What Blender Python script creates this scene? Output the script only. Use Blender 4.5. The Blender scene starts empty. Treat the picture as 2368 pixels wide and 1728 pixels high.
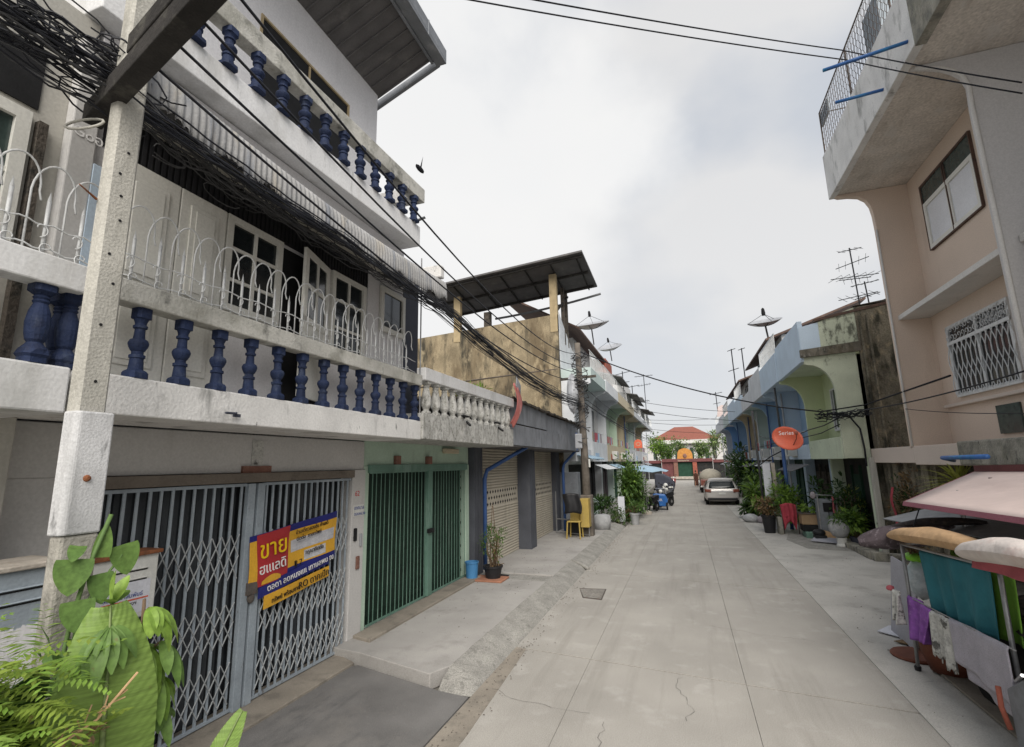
import bpy, bmesh, math, random
from mathutils import Vector, Matrix
rnd = random.Random(7)
R = math.radians
scene = bpy.context.scene
COL = scene.collection

# ---------------------------------------------------------------- camera
cam_d = bpy.data.cameras.new("camera")
cam = bpy.data.objects.new("camera", cam_d)
COL.objects.link(cam)
cam_d.sensor_width = 36.0
cam_d.lens = 36.0 * 1140.8 / 2368.0
cam_d.clip_start = 0.05
cam_d.clip_end = 2000
cam.matrix_world = Matrix(((0.94479957, 0.07805318, 0.31821608, 0.0),
                           (0.32704175, -0.16555979, -0.93039435, 0.0),
                           (-0.01993645, 0.98310613, -0.18194747, 2.75),
                           (0, 0, 0, 1)))
scene.camera = cam

# ---------------------------------------------------------------- sky, sun, exposure
SUN_EL, SUN_AZ = R(40), R(158)          # azimuth from +Y towards +X
w = bpy.data.worlds.new("World")
scene.world = w
w.use_nodes = True
nt = w.node_tree
nt.nodes.clear()
wo = nt.nodes.new("ShaderNodeOutputWorld")
bg = nt.nodes.new("ShaderNodeBackground")
sky = nt.nodes.new("ShaderNodeTexSky")
sky.sky_type = 'NISHITA'
sky.sun_disc = False
sky.sun_elevation = SUN_EL
sky.sun_rotation = SUN_AZ
sky.dust_density = 3.0
tc = nt.nodes.new("ShaderNodeTexCoord")
mp = nt.nodes.new("ShaderNodeMapping")
mp.inputs['Scale'].default_value = (1.0, 1.0, 1.6)
mp.inputs['Location'].default_value = (0.35, 0.2, 0.0)
nz = nt.nodes.new("ShaderNodeTexNoise")
nz.inputs['Scale'].default_value = 1.5
nz.inputs['Detail'].default_value = 7
nz.inputs['Roughness'].default_value = 0.45
cr = nt.nodes.new("ShaderNodeValToRGB")
cr.color_ramp.elements[0].position = 0.40
cr.color_ramp.elements[0].color = (4.7, 5.15, 5.85, 1)
cr.color_ramp.elements[1].position = 0.62
cr.color_ramp.elements[1].color = (7.0, 6.95, 6.9, 1)
e = cr.color_ramp.elements.new(0.52)
e.color = (5.4, 5.65, 6.05, 1)
# pale haze close to the horizon
sx = nt.nodes.new("ShaderNodeSeparateXYZ")
mr = nt.nodes.new("ShaderNodeMapRange")
mr.inputs['From Min'].default_value = 0.0
mr.inputs['From Max'].default_value = 0.5
mr.inputs['To Min'].default_value = 0.75
mr.inputs['To Max'].default_value = 0.0
hz = nt.nodes.new("ShaderNodeMixRGB")
hz.inputs['Color2'].default_value = (7.4, 7.34, 7.25, 1)
# brighter cloud bank ahead to the left, away from the sun lamp
vm = nt.nodes.new("ShaderNodeVectorMath"); vm.operation = 'DOT_PRODUCT'
nrm = nt.nodes.new("ShaderNodeVectorMath"); nrm.operation = 'NORMALIZE'
bd = Vector((-0.50, 0.82, 0.60)).normalized()
vm.inputs[1].default_value = bd
mr2 = nt.nodes.new("ShaderNodeMapRange")
mr2.interpolation_type = 'SMOOTHSTEP'
mr2.inputs['From Min'].default_value = 0.87
mr2.inputs['From Max'].default_value = 0.96
mr2.inputs['To Min'].default_value = 0.0
mr2.inputs['To Max'].default_value = 0.85
hb = nt.nodes.new("ShaderNodeMixRGB")
hb.inputs['Color2'].default_value = (8.7, 8.6, 8.4, 1)
mx = nt.nodes.new("ShaderNodeMixRGB")
mx.inputs['Fac'].default_value = 0.9
L = nt.links.new
L(tc.outputs['Generated'], mp.inputs['Vector'])
L(mp.outputs['Vector'], nz.inputs['Vector'])
L(nz.outputs['Fac'], cr.inputs['Fac'])
L(tc.outputs['Generated'], nrm.inputs[0])
L(nrm.outputs['Vector'], sx.inputs['Vector'])
L(nrm.outputs['Vector'], vm.inputs[0])
L(sx.outputs['Z'], mr.inputs['Value'])
nb = nt.nodes.new("ShaderNodeTexNoise"); nb.inputs['Scale'].default_value = 2.6; nb.inputs['Detail'].default_value = 8
mb = nt.nodes.new("ShaderNodeMath"); mb.operation = 'MULTIPLY_ADD'; mb.inputs[1].default_value = 0.30; mb.inputs[2].default_value = -0.15
ab = nt.nodes.new("ShaderNodeMath"); ab.operation = 'ADD'
L(tc.outputs['Generated'], nb.inputs['Vector']); L(nb.outputs['Fac'], mb.inputs[0])
L(vm.outputs['Value'], ab.inputs[0]); L(mb.outputs['Value'], ab.inputs[1]); L(ab.outputs['Value'], mr2.inputs['Value'])
L(mr2.outputs['Result'], hb.inputs['Fac'])
L(cr.outputs['Color'], hb.inputs['Color1'])
L(hb.outputs['Color'], hz.inputs['Color1'])
L(mr.outputs['Result'], hz.inputs['Fac'])
L(sky.outputs['Color'], mx.inputs['Color1'])
L(hz.outputs['Color'], mx.inputs['Color2'])
L(mx.outputs['Color'], bg.inputs['Color'])
bg.inputs['Strength'].default_value = 0.079
L(bg.outputs['Background'], wo.inputs['Surface'])

sd = bpy.data.lights.new("sun", 'SUN')
sd.energy = 3.1
sd.angle = R(50)
sd.color = (1.0, 0.95, 0.88)
sun = bpy.data.objects.new("sun", sd)
COL.objects.link(sun)
sdir = Vector((math.sin(SUN_AZ) * math.cos(SUN_EL), math.cos(SUN_AZ) * math.cos(SUN_EL), math.sin(SUN_EL)))
sun.rotation_euler = sdir.to_track_quat('Z', 'Y').to_euler()

scene.view_settings.view_transform = 'Standard'
scene.view_settings.look = 'None'
scene.view_settings.exposure = 0.6
scene.view_settings.gamma = 1.0

# ---------------------------------------------------------------- materials
def lin(c):
    if isinstance(c, str):
        c = [int(c[i:i + 2], 16) / 255 for i in (0, 2, 4)]
        c = [x / 12.92 if x <= .04045 else ((x + .055) / 1.055) ** 2.4 for x in c]
    return (c[0], c[1], c[2], 1)

def mat(name, col, rough=.85, var=.12, scale=2.5, stains=(), bump=.15, metal=0.0, spec=.3, bscale=40, fine=.08):
    """stains: (colour, lo, hi, scale, z-stretch, strength) layers of dirt, mould or streaks"""
    m = bpy.data.materials.new(name)
    m.use_nodes = True
    t = m.node_tree
    b = t.nodes['Principled BSDF']
    l = t.links.new
    tcn = t.nodes.new("ShaderNodeTexCoord")
    n1 = t.nodes.new("ShaderNodeTexNoise")
    n1.inputs['Scale'].default_value = scale
    n1.inputs['Detail'].default_value = 8
    l(tcn.outputs['Object'], n1.inputs['Vector'])
    m1 = t.nodes.new("ShaderNodeMapRange")
    m1.inputs['From Min'].default_value = .3
    m1.inputs['From Max'].default_value = .7
    m1.inputs['To Min'].default_value = 1 - var
    m1.inputs['To Max'].default_value = 1 + var * .6
    l(n1.outputs['Fac'], m1.inputs['Value'])
    n2 = t.nodes.new("ShaderNodeTexNoise")
    n2.inputs['Scale'].default_value = bscale
    n2.inputs['Detail'].default_value = 5
    l(tcn.outputs['Object'], n2.inputs['Vector'])
    m2 = t.nodes.new("ShaderNodeMapRange")
    m2.inputs['From Min'].default_value = .3
    m2.inputs['From Max'].default_value = .7
    m2.inputs['To Min'].default_value = 1 - fine
    m2.inputs['To Max'].default_value = 1 + fine
    l(n2.outputs['Fac'], m2.inputs['Value'])
    mu = t.nodes.new("ShaderNodeMath"); mu.operation = 'MULTIPLY'
    l(m1.outputs['Result'], mu.inputs[0]); l(m2.outputs['Result'], mu.inputs[1])
    sc = t.nodes.new("ShaderNodeVectorMath"); sc.operation = 'SCALE'
    sc.inputs[0].default_value = lin(col)[:3]
    l(mu.outputs['Value'], sc.inputs['Scale'])
    out = sc.outputs['Vector']
    for i, (c, lo, hi, s, zs, st, *zz) in enumerate(stains):
        mpn = t.nodes.new("ShaderNodeMapping")
        mpn.inputs['Scale'].default_value = zs if isinstance(zs, tuple) else (1, 1, zs)
        mpn.inputs['Location'].default_value = (3.1 * i + 1.7, 5.3 * i, 2.2 * i)
        l(tcn.outputs['Object'], mpn.inputs['Vector'])
        ns = t.nodes.new("ShaderNodeTexNoise")
        ns.inputs['Scale'].default_value = s
        ns.inputs['Detail'].default_value = 9
        ns.inputs['Roughness'].default_value = .65
        l(mpn.outputs['Vector'], ns.inputs['Vector'])
        r = t.nodes.new("ShaderNodeMapRange")
        r.inputs['From Min'].default_value = lo
        r.inputs['From Max'].default_value = hi
        r.inputs['To Max'].default_value = st
        if zz:                                  # run-off: denser towards one height of the wall
            sp_ = t.nodes.new("ShaderNodeSeparateXYZ"); l(tcn.outputs['Object'], sp_.inputs['Vector'])
            zr_ = t.nodes.new("ShaderNodeMapRange"); zr_.inputs['From Min'].default_value = zz[0]; zr_.inputs['From Max'].default_value = zz[1]; zr_.inputs['To Max'].default_value = zz[2]
            l(sp_.outputs['Z'], zr_.inputs['Value'])
            ad_ = t.nodes.new("ShaderNodeMath"); ad_.operation = 'ADD'; l(ns.outputs['Fac'], ad_.inputs[0]); l(zr_.outputs['Result'], ad_.inputs[1])
            l(ad_.outputs['Value'], r.inputs['Value'])
        else:
            l(ns.outputs['Fac'], r.inputs['Value'])
        mi = t.nodes.new("ShaderNodeMixRGB")
        mi.inputs['Color2'].default_value = lin(c)
        l(r.outputs['Result'], mi.inputs['Fac'])
        l(out, mi.inputs['Color1'])
        out = mi.outputs['Color']
    l(out, b.inputs['Base Color'])
    b.inputs['Roughness'].default_value = rough
    b.inputs['Metallic'].default_value = metal
    b.inputs['Specular IOR Level'].default_value = spec
    if bump:
        bp = t.nodes.new("ShaderNodeBump")
        bp.inputs['Strength'].default_value = bump
        bp.inputs['Distance'].default_value = .02
        l(n2.outputs['Fac'], bp.inputs['Height'])
        l(bp.outputs['Normal'], b.inputs['Normal'])
    return m

def leafmat(name, c1, c2, trans=.25, rough=.5, vein=None):
    m = bpy.data.materials.new(name)
    m.use_nodes = True
    t = m.node_tree
    b = t.nodes['Principled BSDF']
    l = t.links.new
    g = t.nodes.new("ShaderNodeNewGeometry")
    tcn = t.nodes.new("ShaderNodeTexCoord")
    n1 = t.nodes.new("ShaderNodeTexNoise"); n1.inputs['Scale'].default_value = 6
    l(tcn.outputs['Object'], n1.inputs['Vector'])
    a = t.nodes.new("ShaderNodeMath"); a.operation = 'MULTIPLY_ADD'
    a.inputs[1].default_value = .6; 
    l(g.outputs['Random Per Island'], a.inputs[0])
    a2 = t.nodes.new("ShaderNodeMath"); a2.operation = 'MULTIPLY_ADD'
    a2.inputs[1].default_value = .9; a2.inputs[2].default_value = -.25
    l(n1.outputs['Fac'], a2.inputs[0]); l(a2.outputs['Value'], a.inputs[2])
    mi = t.nodes.new("ShaderNodeMixRGB")
    mi.inputs['Color1'].default_value = lin(c1)
    mi.inputs['Color2'].default_value = lin(c2)
    l(a.outputs['Value'], mi.inputs['Fac'])
    n3 = t.nodes.new("ShaderNodeTexNoise"); n3.inputs['Scale'].default_value = 1 if vein else 38; n3.inputs['Detail'].default_value = 6
    mp3 = t.nodes.new("ShaderNodeMapping"); mp3.inputs['Scale'].default_value = vein or (1, 1, 1)
    l(tcn.outputs['Object'], mp3.inputs['Vector']); l(mp3.outputs['Vector'], n3.inputs['Vector'])
    r3 = t.nodes.new("ShaderNodeMapRange"); r3.inputs['From Min'].default_value = .3; r3.inputs['From Max'].default_value = .7; r3.inputs['To Min'].default_value = .72; r3.inputs['To Max'].default_value = 1.15
    l(n3.outputs['Fac'], r3.inputs['Value'])
    sv = t.nodes.new("ShaderNodeVectorMath"); sv.operation = 'SCALE'; l(mi.outputs['Color'], sv.inputs[0]); l(r3.outputs['Result'], sv.inputs['Scale'])
    n4 = t.nodes.new("ShaderNodeTexNoise"); n4.inputs['Scale'].default_value = 17; n4.inputs['Detail'].default_value = 5
    l(tcn.outputs['Object'], n4.inputs['Vector'])
    r4 = t.nodes.new("ShaderNodeMapRange"); r4.inputs['From Min'].default_value = .68; r4.inputs['From Max'].default_value = .74; r4.inputs['To Max'].default_value = .25 if vein else .8
    l(n4.outputs['Fac'], r4.inputs['Value'])
    br = t.nodes.new("ShaderNodeMixRGB"); br.inputs['Color2'].default_value = (.16, .11, .04, 1)
    l(r4.outputs['Result'], br.inputs['Fac']); l(sv.outputs['Vector'], br.inputs['Color1'])
    mi = br
    l(mi.outputs['Color'], b.inputs['Base Color'])
    b.inputs['Roughness'].default_value = rough
    b.inputs['Specular IOR Level'].default_value = .3
    tr = t.nodes.new("ShaderNodeBsdfTranslucent")
    l(mi.outputs['Color'], tr.inputs['Color'])
    ms = t.nodes.new("ShaderNodeMixShader")
    ms.inputs['Fac'].default_value = trans
    o = t.nodes['Material Output']
    l(b.outputs['BSDF'], ms.inputs[1]); l(tr.outputs['BSDF'], ms.inputs[2])
    l(ms.outputs['Shader'], o.inputs['Surface'])
    return m

BLACKMOULD = (.02, .022, .02)
GREYMOULD = (.09, .092, .085)
M = {}
def S(k, *a, **kw): M[k] = mat(k, *a, **kw)
S('road', (.362, .343, .312), .9, .14, .7, (((.25, .235, .21), .5, .74, .8, (1, .3, 1), .45), ((.47, .45, .42), .55, .7, 2.2, 1, .5), ((.24, .225, .20), .53, .66, 3.2, (1, .06, 1), .4), ((.12, .115, .105), .69, .75, 4, (1, .6, 1), .55), ((.10, .10, .095), .66, .70, 38, 1, .5)), .35, bscale=95, fine=.2)
S('road_side', (.45, .435, .405), .9, .16, .8, (((.17, .16, .145), .52, .72, 1.1, 1, .5), ((.08, .08, .07), .64, .75, 5, 1, .5)), .35, bscale=80, fine=.16)
S('walk', (.37, .355, .335), .9, .14, 1.2, (((.19, .18, .165), .52, .7, 1.8, 1, .45), ((.08, .08, .075), .65, .74, 5, 1, .5)), .35, bscale=80, fine=.14)
S('kerb', (.31, .30, .275), .95, .22, 3, (((.12, .115, .105), .54, .70, 9, 1, .6), ((.4, .38, .35), .58, .68, 14, 1, .5)), .9, bscale=55, fine=.3)
S('asphalt', (.165, .16, .155), .85, .22, 1.5, (((.24, .225, .205), .5, .70, .8, 1, .7), ((.07, .07, .072), .55, .68, 2.5, (1, .3, 1), .6), ((.28, .27, .25), .62, .68, 30, 1, .4)), .35, bscale=110, fine=.25)
S('beigecrete', (.27, .24, .20), .9, .2, 2, (((.12, .11, .095), .5, .68, 3, 1, .6),), .35, bscale=60)
S('ground', (.16, .15, .13), .95, .25, 1, (), .3)
S('white', (.70, .70, .70), .8, .08, 1.2, (((.42, .41, .38), .50, .70, 3.0, (1, 1, .12), .5), ((.22, .22, .20), .62, .72, 6, .2, .55), ((.30, .30, .28), .55, .70, 1.2, .6, .4)), .15)
S('white_dirty', (.69, .68, .66), .85, .14, 2, ((GREYMOULD, .55, .70, 2.6, .35, .75), (BLACKMOULD, .66, .72, 5, .5, .8), ((.36, .32, .24), .6, .72, 3, .25, .4)), .3)
S('railmoss', (.50, .49, .45), .9, .2, 2, (((.24, .235, .20), .46, .64, 2.2, .8, .8), (GREYMOULD, .56, .68, 5, .8, .7), (BLACKMOULD, .66, .72, 9, 1, .7)), .5)
S('white_mould', (.50, .495, .47), .9, .2, 4, (((.25, .245, .22), .44, .62, 12, .6, .8), ((.06, .06, .05), .55, .66, 22, .7, .8)), .6)
S('beige', (.42, .405, .365), .85, .1, 1.4, (((.24, .23, .2), .55, .72, 2, .2, .5), (GREYMOULD, .66, .75, 4, .3, .5)), .15)
S('greige', (.52, .51, .495), .85, .08, 1, (((.28, .26, .24), .56, .74, 1.6, .3, .4),), .1)
S('thirdwall', (.68, .67, .68), .85, .05, 1, (((.42, .41, .40), .6, .75, 2, .15, .35),), .08)
S('mint', (.41, .53, .43), .8, .1, 1.5, (((.2, .25, .2), .58, .74, 2.4, .3, .5),), .12)
S('footpaint', (.53, .53, .535), .9, .16, 3, (((.30, .30, .30), .50, .68, 6, (1, 1, .2), .6), ((.07, .07, .07), .62, .70, 5, (1, 1, .35), .8), ((.30, .20, .12), .68, .74, 7, .5, .5)), .2, bscale=70, fine=.14)
S('mossywall', (.27, .26, .22), .95, .3, 3, ((BLACKMOULD, .54, .66, 3, .5, .8), ((.12, .115, .09), .5, .64, 5, .8, .6), ((.42, .41, .38), .60, .68, 6, .7, .5)), .9, bscale=28)
S('mossy', (.17, .155, .125), .95, .4, 3, ((BLACKMOULD, .48, .64, 5, .5, .8), ((.36, .35, .31), .58, .68, 6, .6, .6), ((.12, .10, .06), .52, .66, 2, .4, .6)), .9, bscale=25)
S('greymoss', (.30, .285, .24), .95, .3, 4, ((GREYMOULD, .47, .64, 4, .7, .7), (BLACKMOULD, .60, .68, 7, .7, .8), ((.12, .12, .07), .55, .7, 2, .5, .5)), .8, bscale=30)
S('ochre', (.285, .232, .15), .95, .34, 1.6, (((.12, .09, .055), .44, .62, .9, .3, .85), (BLACKMOULD, .50, .64, 1.7, .22, .85), ((.44, .36, .23), .54, .66, 2.4, .5, .6), ((.045, .04, .03), .58, .68, 6, .35, .7)), .7, bscale=25, fine=.22)
S('ochre_post', (.38, .30, .18), .95, .2, 3, (((.14, .11, .07), .56, .7, 4, .4, .6),), .3)
S('tanmoss', (.185, .165, .125), .95, .35, 3, (((.42, .34, .22), .54, .66, 5, .6, .5), ((.03, .03, .022), .48, .62, 3.4, .35, .9), ((.05, .055, .03), .58, .68, 8, .8, .7)), .9, bscale=22, fine=.3)
S('pole', (.45, .435, .39), .9, .14, 2, (((.24, .23, .20), .52, .7, 5, .3, .55), ((.12, .115, .1), .65, .72, 9, .8, .6)), .32, bscale=60, fine=.16)
S('poledark', (.32, .305, .27), .95, .3, 4, ((BLACKMOULD, .5, .66, 4, .3, .7),), .6)
S('beam', (.035, .032, .03), .9, .4, 3, (((.10, .095, .08), .55, .68, 5, 1, .6),), .5)
S('bluebal', (.013, .024, .066), .75, .35, 6, (((.085, .105, .15), .54, .72, 8, .6, .6), ((.012, .014, .03), .55, .7, 7, 1, .7)), .35, spec=.35, bscale=50)
S('whitemetal', (.62, .63, .63), .55, .12, 8, (((.25, .22, .18), .6, .72, 12, .4, .6),), .2)
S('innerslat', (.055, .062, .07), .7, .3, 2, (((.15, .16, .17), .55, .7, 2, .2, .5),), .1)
S('gategrey', (.30, .345, .385), .55, .18, 4, (((.36, .40, .43), .5, .68, 3, .4, .5), ((.10, .07, .05), .62, .7, 14, .5, .7)), .25, spec=.4)
S('gatelattice', (.42, .44, .45), .55, .15, 5, (((.12, .09, .07), .62, .7, 14, .5, .6),), .2)
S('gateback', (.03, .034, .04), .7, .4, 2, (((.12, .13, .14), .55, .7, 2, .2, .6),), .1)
S('lintelbrown', (.17, .145, .12), .8, .2, 3, (((.08, .07, .06), .55, .7, 5, 1, .6),), .3)
S('greenmetal', (.115, .21, .165), .5, .15, 4, (((.26, .36, .31), .52, .68, 4, .3, .6),), .15, spec=.4)
S('greendark', (.010, .028, .018), .7, .4, 3, (((.015, .035, .024), .5, .65, 6, 2, .7),), .1)
S('black', (.012, .012, .013), .8, .3, 5, (), .1)
S('darkvent', (.022, .022, .025), .75, .3, 5, (((.05, .05, .05), .6, .7, 5, .3, .5),), .15)
S('interior', (.03, .03, .032), .9, .4, 2, (), .0)
S('doorwhite', (.68, .67, .62), .6, .06, 2, (((.32, .31, .27), .58, .74, 3, .2, .4),), .08)
S('panelgrey', (.05, .055, .075), .7, .2, 2, (), .1)
S('glassdark', (.018, .022, .024), .12, .3, 2, (), .0, spec=.6)
S('glasspale', (.66, .67, .70), .45, .06, 2, (), .0, spec=.5)
S('glassgreen', (.045, .065, .06), .2, .3, 9, (), .05, spec=.5)
S('asbestos', (.34, .338, .335), .9, .2, 3, (((.13, .15, .19), .52, .66, 6, .12, .75), ((.42, .36, .26), .56, .7, 4, .15, .55), (BLACKMOULD, .64, .71, 9, .35, .75)), .3)
S('roofgrey', (.17, .17, .175), .85, .2, 2, (((.09, .09, .09), .55, .7, 3, 1, .6),), .2)
S('gutter', (.20, .21, .225), .6, .2, 3, (((.36, .36, .37), .55, .7, 4, 1, .6),), .15, metal=.3)
S('soffitgrey', (.12, .115, .115), .9, .2, 2, (((.2, .19, .18), .55, .7, 3, 1, .5),), .15)
S('shutter', (.46, .42, .345), .7, .12, 1.2, (((.2, .17, .13), .55, .72, 2.5, .3, .5),), .12, spec=.4)
S('charcoal', (.075, .08, .095), .7, .2, 2, (((.11, .115, .125), .55, .7, 3, .3, .5),), .15)
S('umbrella2', (.40, .48, .56), .8, .1, 2, (), .05)
S('fasciagrey', (.21, .22, .24), .75, .2, 2, (((.06, .065, .07), .52, .68, 7, .15, .7), ((.2, .2, .2), .62, .72, 5, .2, .4)), .2)
S('woodrot', (.10, .085, .07), .95, .4, 5, ((BLACKMOULD, .5, .62, 6, 1, .8),), .8)
S('bluepipe', (.045, .10, .26), .5, .2, 4, (((.12, .16, .25), .58, .7, 8, .4, .5),), .15)
S('bluestick', (.04, .12, .33), .5, .2, 6, (((.02, .3, .42), .55, .7, 2, 1, .5),), .1)
S('salmon', (.63, .515, .425), .85, .05, .9, (((.40, .30, .23), .58, .76, 1.4, .3, .4),), .1)
S('salmonlite', (.58, .50, .44), .85, .05, .9, (((.40, .33, .28), .58, .76, 1.4, .3, .4),), .1)
S('lilacgrey', (.54, .525, .515), .85, .05, .7, (((.38, .36, .35), .58, .76, 1.2, .4, .4),), .08)
S('soffit_flake', (.58, .53, .475), .95, .15, 2, (((.60, .57, .53), .53, .62, 3, (1, .5, 1), .6), ((.32, .27, .22), .56, .70, 5, (1, .4, 1), .5)), .5, bscale=20, fine=.2)
S('trimwhite', (.60, .58, .55), .8, .08, 2, (((.38, .36, .32), .58, .72, 4, .4, .4),), .1)
S('palegreen', (.53, .60, .46), .85, .1, 1.2, (((.28, .30, .24), .58, .74, 2.4, .3, .5), (BLACKMOULD, .64, .70, 5, .5, .8)), .2)
S('palegreen_mould', (.50, .54, .42), .9, .12, 2, (((.09, .095, .075), .66, .76, 3.2, .45, .9, 5.2, 6.3, .16), (GREYMOULD, .68, .78, 9, .5, .7, 4.6, 6.4, .12), (BLACKMOULD, .70, .74, 9, .8, .8)), .4)
S('yellowgreen', (.52, .58, .36), .85, .08, 1.2, (), .1)
S('skyblue', (.50, .60, .70), .85, .08, 1.2, (((.3, .36, .42), .6, .75, 2.4, .3, .4),), .1)
S('midblue', (.32, .46, .62), .85, .1, 1.2, (((.15, .22, .34), .6, .75, 2.4, .3, .4),), .1)
S('deepblue', (.17, .32, .58), .85, .1, 1.2, (), .1)
S('creamwall', (.50, .44, .32), .85, .1, 1.2, (((.28, .25, .2), .6, .75, 3, .3, .5),), .1)
S('paleaqua', (.44, .52, .50), .85, .1, 1.2, (((.28, .32, .32), .58, .72, 3, .3, .5),), .1)
S('whitewash', (.58, .60, .62), .85, .12, 1.5, (((.34, .35, .36), .56, .72, 3, .3, .5), (BLACKMOULD, .67, .73, 6, .5, .7)), .2)
S('palegreen2', (.45, .55, .44), .85, .1, 1.2, (((.3, .36, .3), .58, .74, 3, .3, .5),), .1)
S('brownroof', (.11, .07, .055), .9, .3, 5, (((.05, .04, .04), .52, .66, 7, 1, .6),), .3)
S('redroof', (.24, .085, .06), .85, .2, 5, (((.14, .06, .05), .52, .66, 9, 1, .5),), .3)
S('maroon', (.13, .045, .045), .7, .2, 4, (), .2)
S('brickred', (.30, .09, .06), .85, .25, 5, (((.15, .06, .05), .52, .66, 6, .5, .6),), .2)
S('orange', (.48, .215, .05), .7, .2, 4, (((.35, .12, .03), .56, .7, 6, 1, .6),), .2)
S('stoneface', (.40, .36, .31), .85, .25, 5, (((.2, .15, .11), .54, .68, 8, 1, .6),), .3)
S('dishgrey', (.36, .37, .39), .5, .15, 4, (((.24, .24, .25), .55, .7, 6, 1, .5),), .1, metal=.2)
S('dishorange', (.62, .13, .07), .45, .12, 3, (((.5, .2, .14), .56, .7, 4, 1, .5),), .05)
S('rustmetal', (.10, .085, .075), .8, .3, 10, (((.2, .09, .05), .55, .68, 12, 1, .6),), .2)
S('cable', (.012, .013, .018), .6, .3, 3, (), .0)
S('cablegrey', (.06, .06, .062), .7, .4, 3, (), .0)
S('bark', (.15, .13, .11), .95, .35, 4, (((.07, .06, .05), .5, .65, 8, .25, .7),), .7, bscale=30)
S('terracotta', (.34, .16, .10), .9, .2, 4, (), .2)
S('blackplastic', (.018, .018, .02), .5, .2, 4, (), .05)
S('blueplastic', (.06, .20, .40), .45, .15, 4, (((.12, .3, .48), .56, .7, 4, .3, .4),), .05)
S('yellowplastic', (.40, .29, .08), .5, .15, 4, (((.35, .26, .12), .56, .7, 4, .3, .5),), .1)
S('mailwhite', (.60, .60, .57), .6, .1, 3, (((.42, .40, .33), .56, .7, 4, .4, .4), ((.22, .10, .05), .68, .73, 9, .5, .7)), .15)
S('mailblue', (.27, .31, .345), .65, .15, 3, (((.62, .61, .62), .62, .64, 3.0, .8, .95, .46, .30, .4), ((.18, .21, .24), .6, .7, 6, .3, .5)), .2)
S('rust', (.24, .09, .04), .9, .35, 8, (((.10, .05, .03), .5, .65, 12, 1, .7),), .4)
S('bannerblue', (.018, .022, .16), .5, .15, 3, (), .05)
S('bannerred', (.38, .03, .035), .5, .12, 3, (), .05)
S('banneryellow', (.66, .36, .035), .5, .12, 3, (((.5, .25, .03), .56, .7, 5, 1, .5),), .05)
S('bannergrey', (.50, .50, .52), .5, .12, 8, (((.32, .33, .38), .5, .62, 14, 3, .6),), .05)
S('inkblack', (.02, .015, .012), .6, .1, 3, (), .0)
S('inkwhite', (.72, .71, .70), .6, .1, 3, (), .0)
S('inkyellow', (.78, .52, .01), .6, .1, 3, (), .0)
S('inkblue', (.04, .07, .25), .6, .1, 3, (), .0)
S('inkred', (.5, .05, .05), .6, .1, 3, (), .0)
S('plaque', (.20, .10, .075), .8, .25, 8, (((.35, .25, .2), .56, .66, 30, 1, .5),), .2)
S('awningpink', (.60, .49, .455), .8, .07, 1.5, (((.45, .35, .32), .52, .72, 1.6, (1, .4, 1), .5), ((.3, .25, .22), .66, .72, 9, 1, .4)), .3, bscale=9, fine=.03)
S('awningtrim', (.26, .09, .12), .75, .1, 3, (), .1)
S('teal', (.03, .155, .19), .9, .16, 3, (((.05, .2, .235), .52, .7, 6, .3, .5),), .55, bscale=11, fine=.07)
S('lime', (.21, .43, .06), .9, .14, 4, (), .5, bscale=12, fine=.07)
S('purple', (.27, .10, .40), .8, .3, 9, (((.4, .25, .5), .56, .68, 18, 1, .6),), .3)
S('towel', (.46, .44, .50), .95, .12, 8, (((.5, .49, .53), .5, .62, 40, 1, .6),), .8, bscale=120, fine=.2)
S('ragwhite', (.55, .55, .52), .95, .2, 8, (((.06, .06, .055), .56, .62, 7, 1, .9), ((.25, .25, .24), .5, .62, 25, 1, .6)), .6)
S('bolster', (.085, .068, .075), .95, .3, 6, (((.28, .24, .26), .54, .66, 16, 1, .6), ((.03, .025, .028), .52, .66, 7, 1, .6)), .4)
S('cushiontan', (.55, .36, .20), .95, .14, 3, (((.40, .25, .13), .52, .7, 5, 1, .55), ((.2, .14, .1), .66, .72, 7, 1, .5)), .7, bscale=12, fine=.08)
S('cushionwhite', (.66, .60, .56), .95, .1, 3, (((.55, .36, .32), .5, .66, 3, 1, .6),), .7, bscale=11, fine=.06)
S('clothred', (.36, .05, .07), .9, .18, 4, (), .5, bscale=10, fine=.08)
S('clothpink', (.40, .10, .12), .85, .15, 4, (), .15)
S('clothgrey', (.30, .27, .29), .9, .15, 4, (), .5, bscale=12, fine=.07)
S('steel', (.33, .335, .34), .4, .2, 6, (((.22, .12, .07), .62, .7, 12, .3, .7),), .1, metal=.6)
S('cardboard', (.32, .22, .13), .9, .15, 3, (), .15)
S('boardgrey', (.38, .38, .42), .8, .1, 3, (), .1)
S('paperwhite', (.60, .61, .66), .8, .1, 3, (), .1)
S('claypot', (.16, .052, .03), .7, .2, 4, (((.25, .12, .08), .56, .7, 6, 1, .5),), .2)
S('plasticclear', (.45, .52, .56), .3, .2, 9, (((.6, .64, .66), .52, .6, 16, 1, .6),), .3)
S('limebag', (.25, .62, .05), .5, .2, 9, (), .2)
S('darkstuff', (.03, .026, .026), .85, .4, 9, (((.08, .06, .05), .52, .64, 14, 1, .6),), .3)
S('carpaint', (.50, .48, .455), .3, .04, 2, (), .0, metal=.25, spec=.6)
S('carred', (.22, .06, .04), .3, .1, 2, (), .0, spec=.6)
S('canvas', (.48, .44, .36), .9, .12, 4, (((.3, .27, .22), .56, .7, 4, 1, .5),), .2)
S('tyre', (.014, .014, .015), .85, .3, 8, (), .2)
S('taillight', (.24, .08, .055), .25, .1, 5, (), .0, spec=.6)
S('umbrella', (.30, .42, .52), .8, .08, 2, (), .05)
S('paintblue', (.02, .13, .42), .4, .15, 4, (((.1, .25, .5), .56, .66, 8, 1, .6),), .05, spec=.5)
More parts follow.
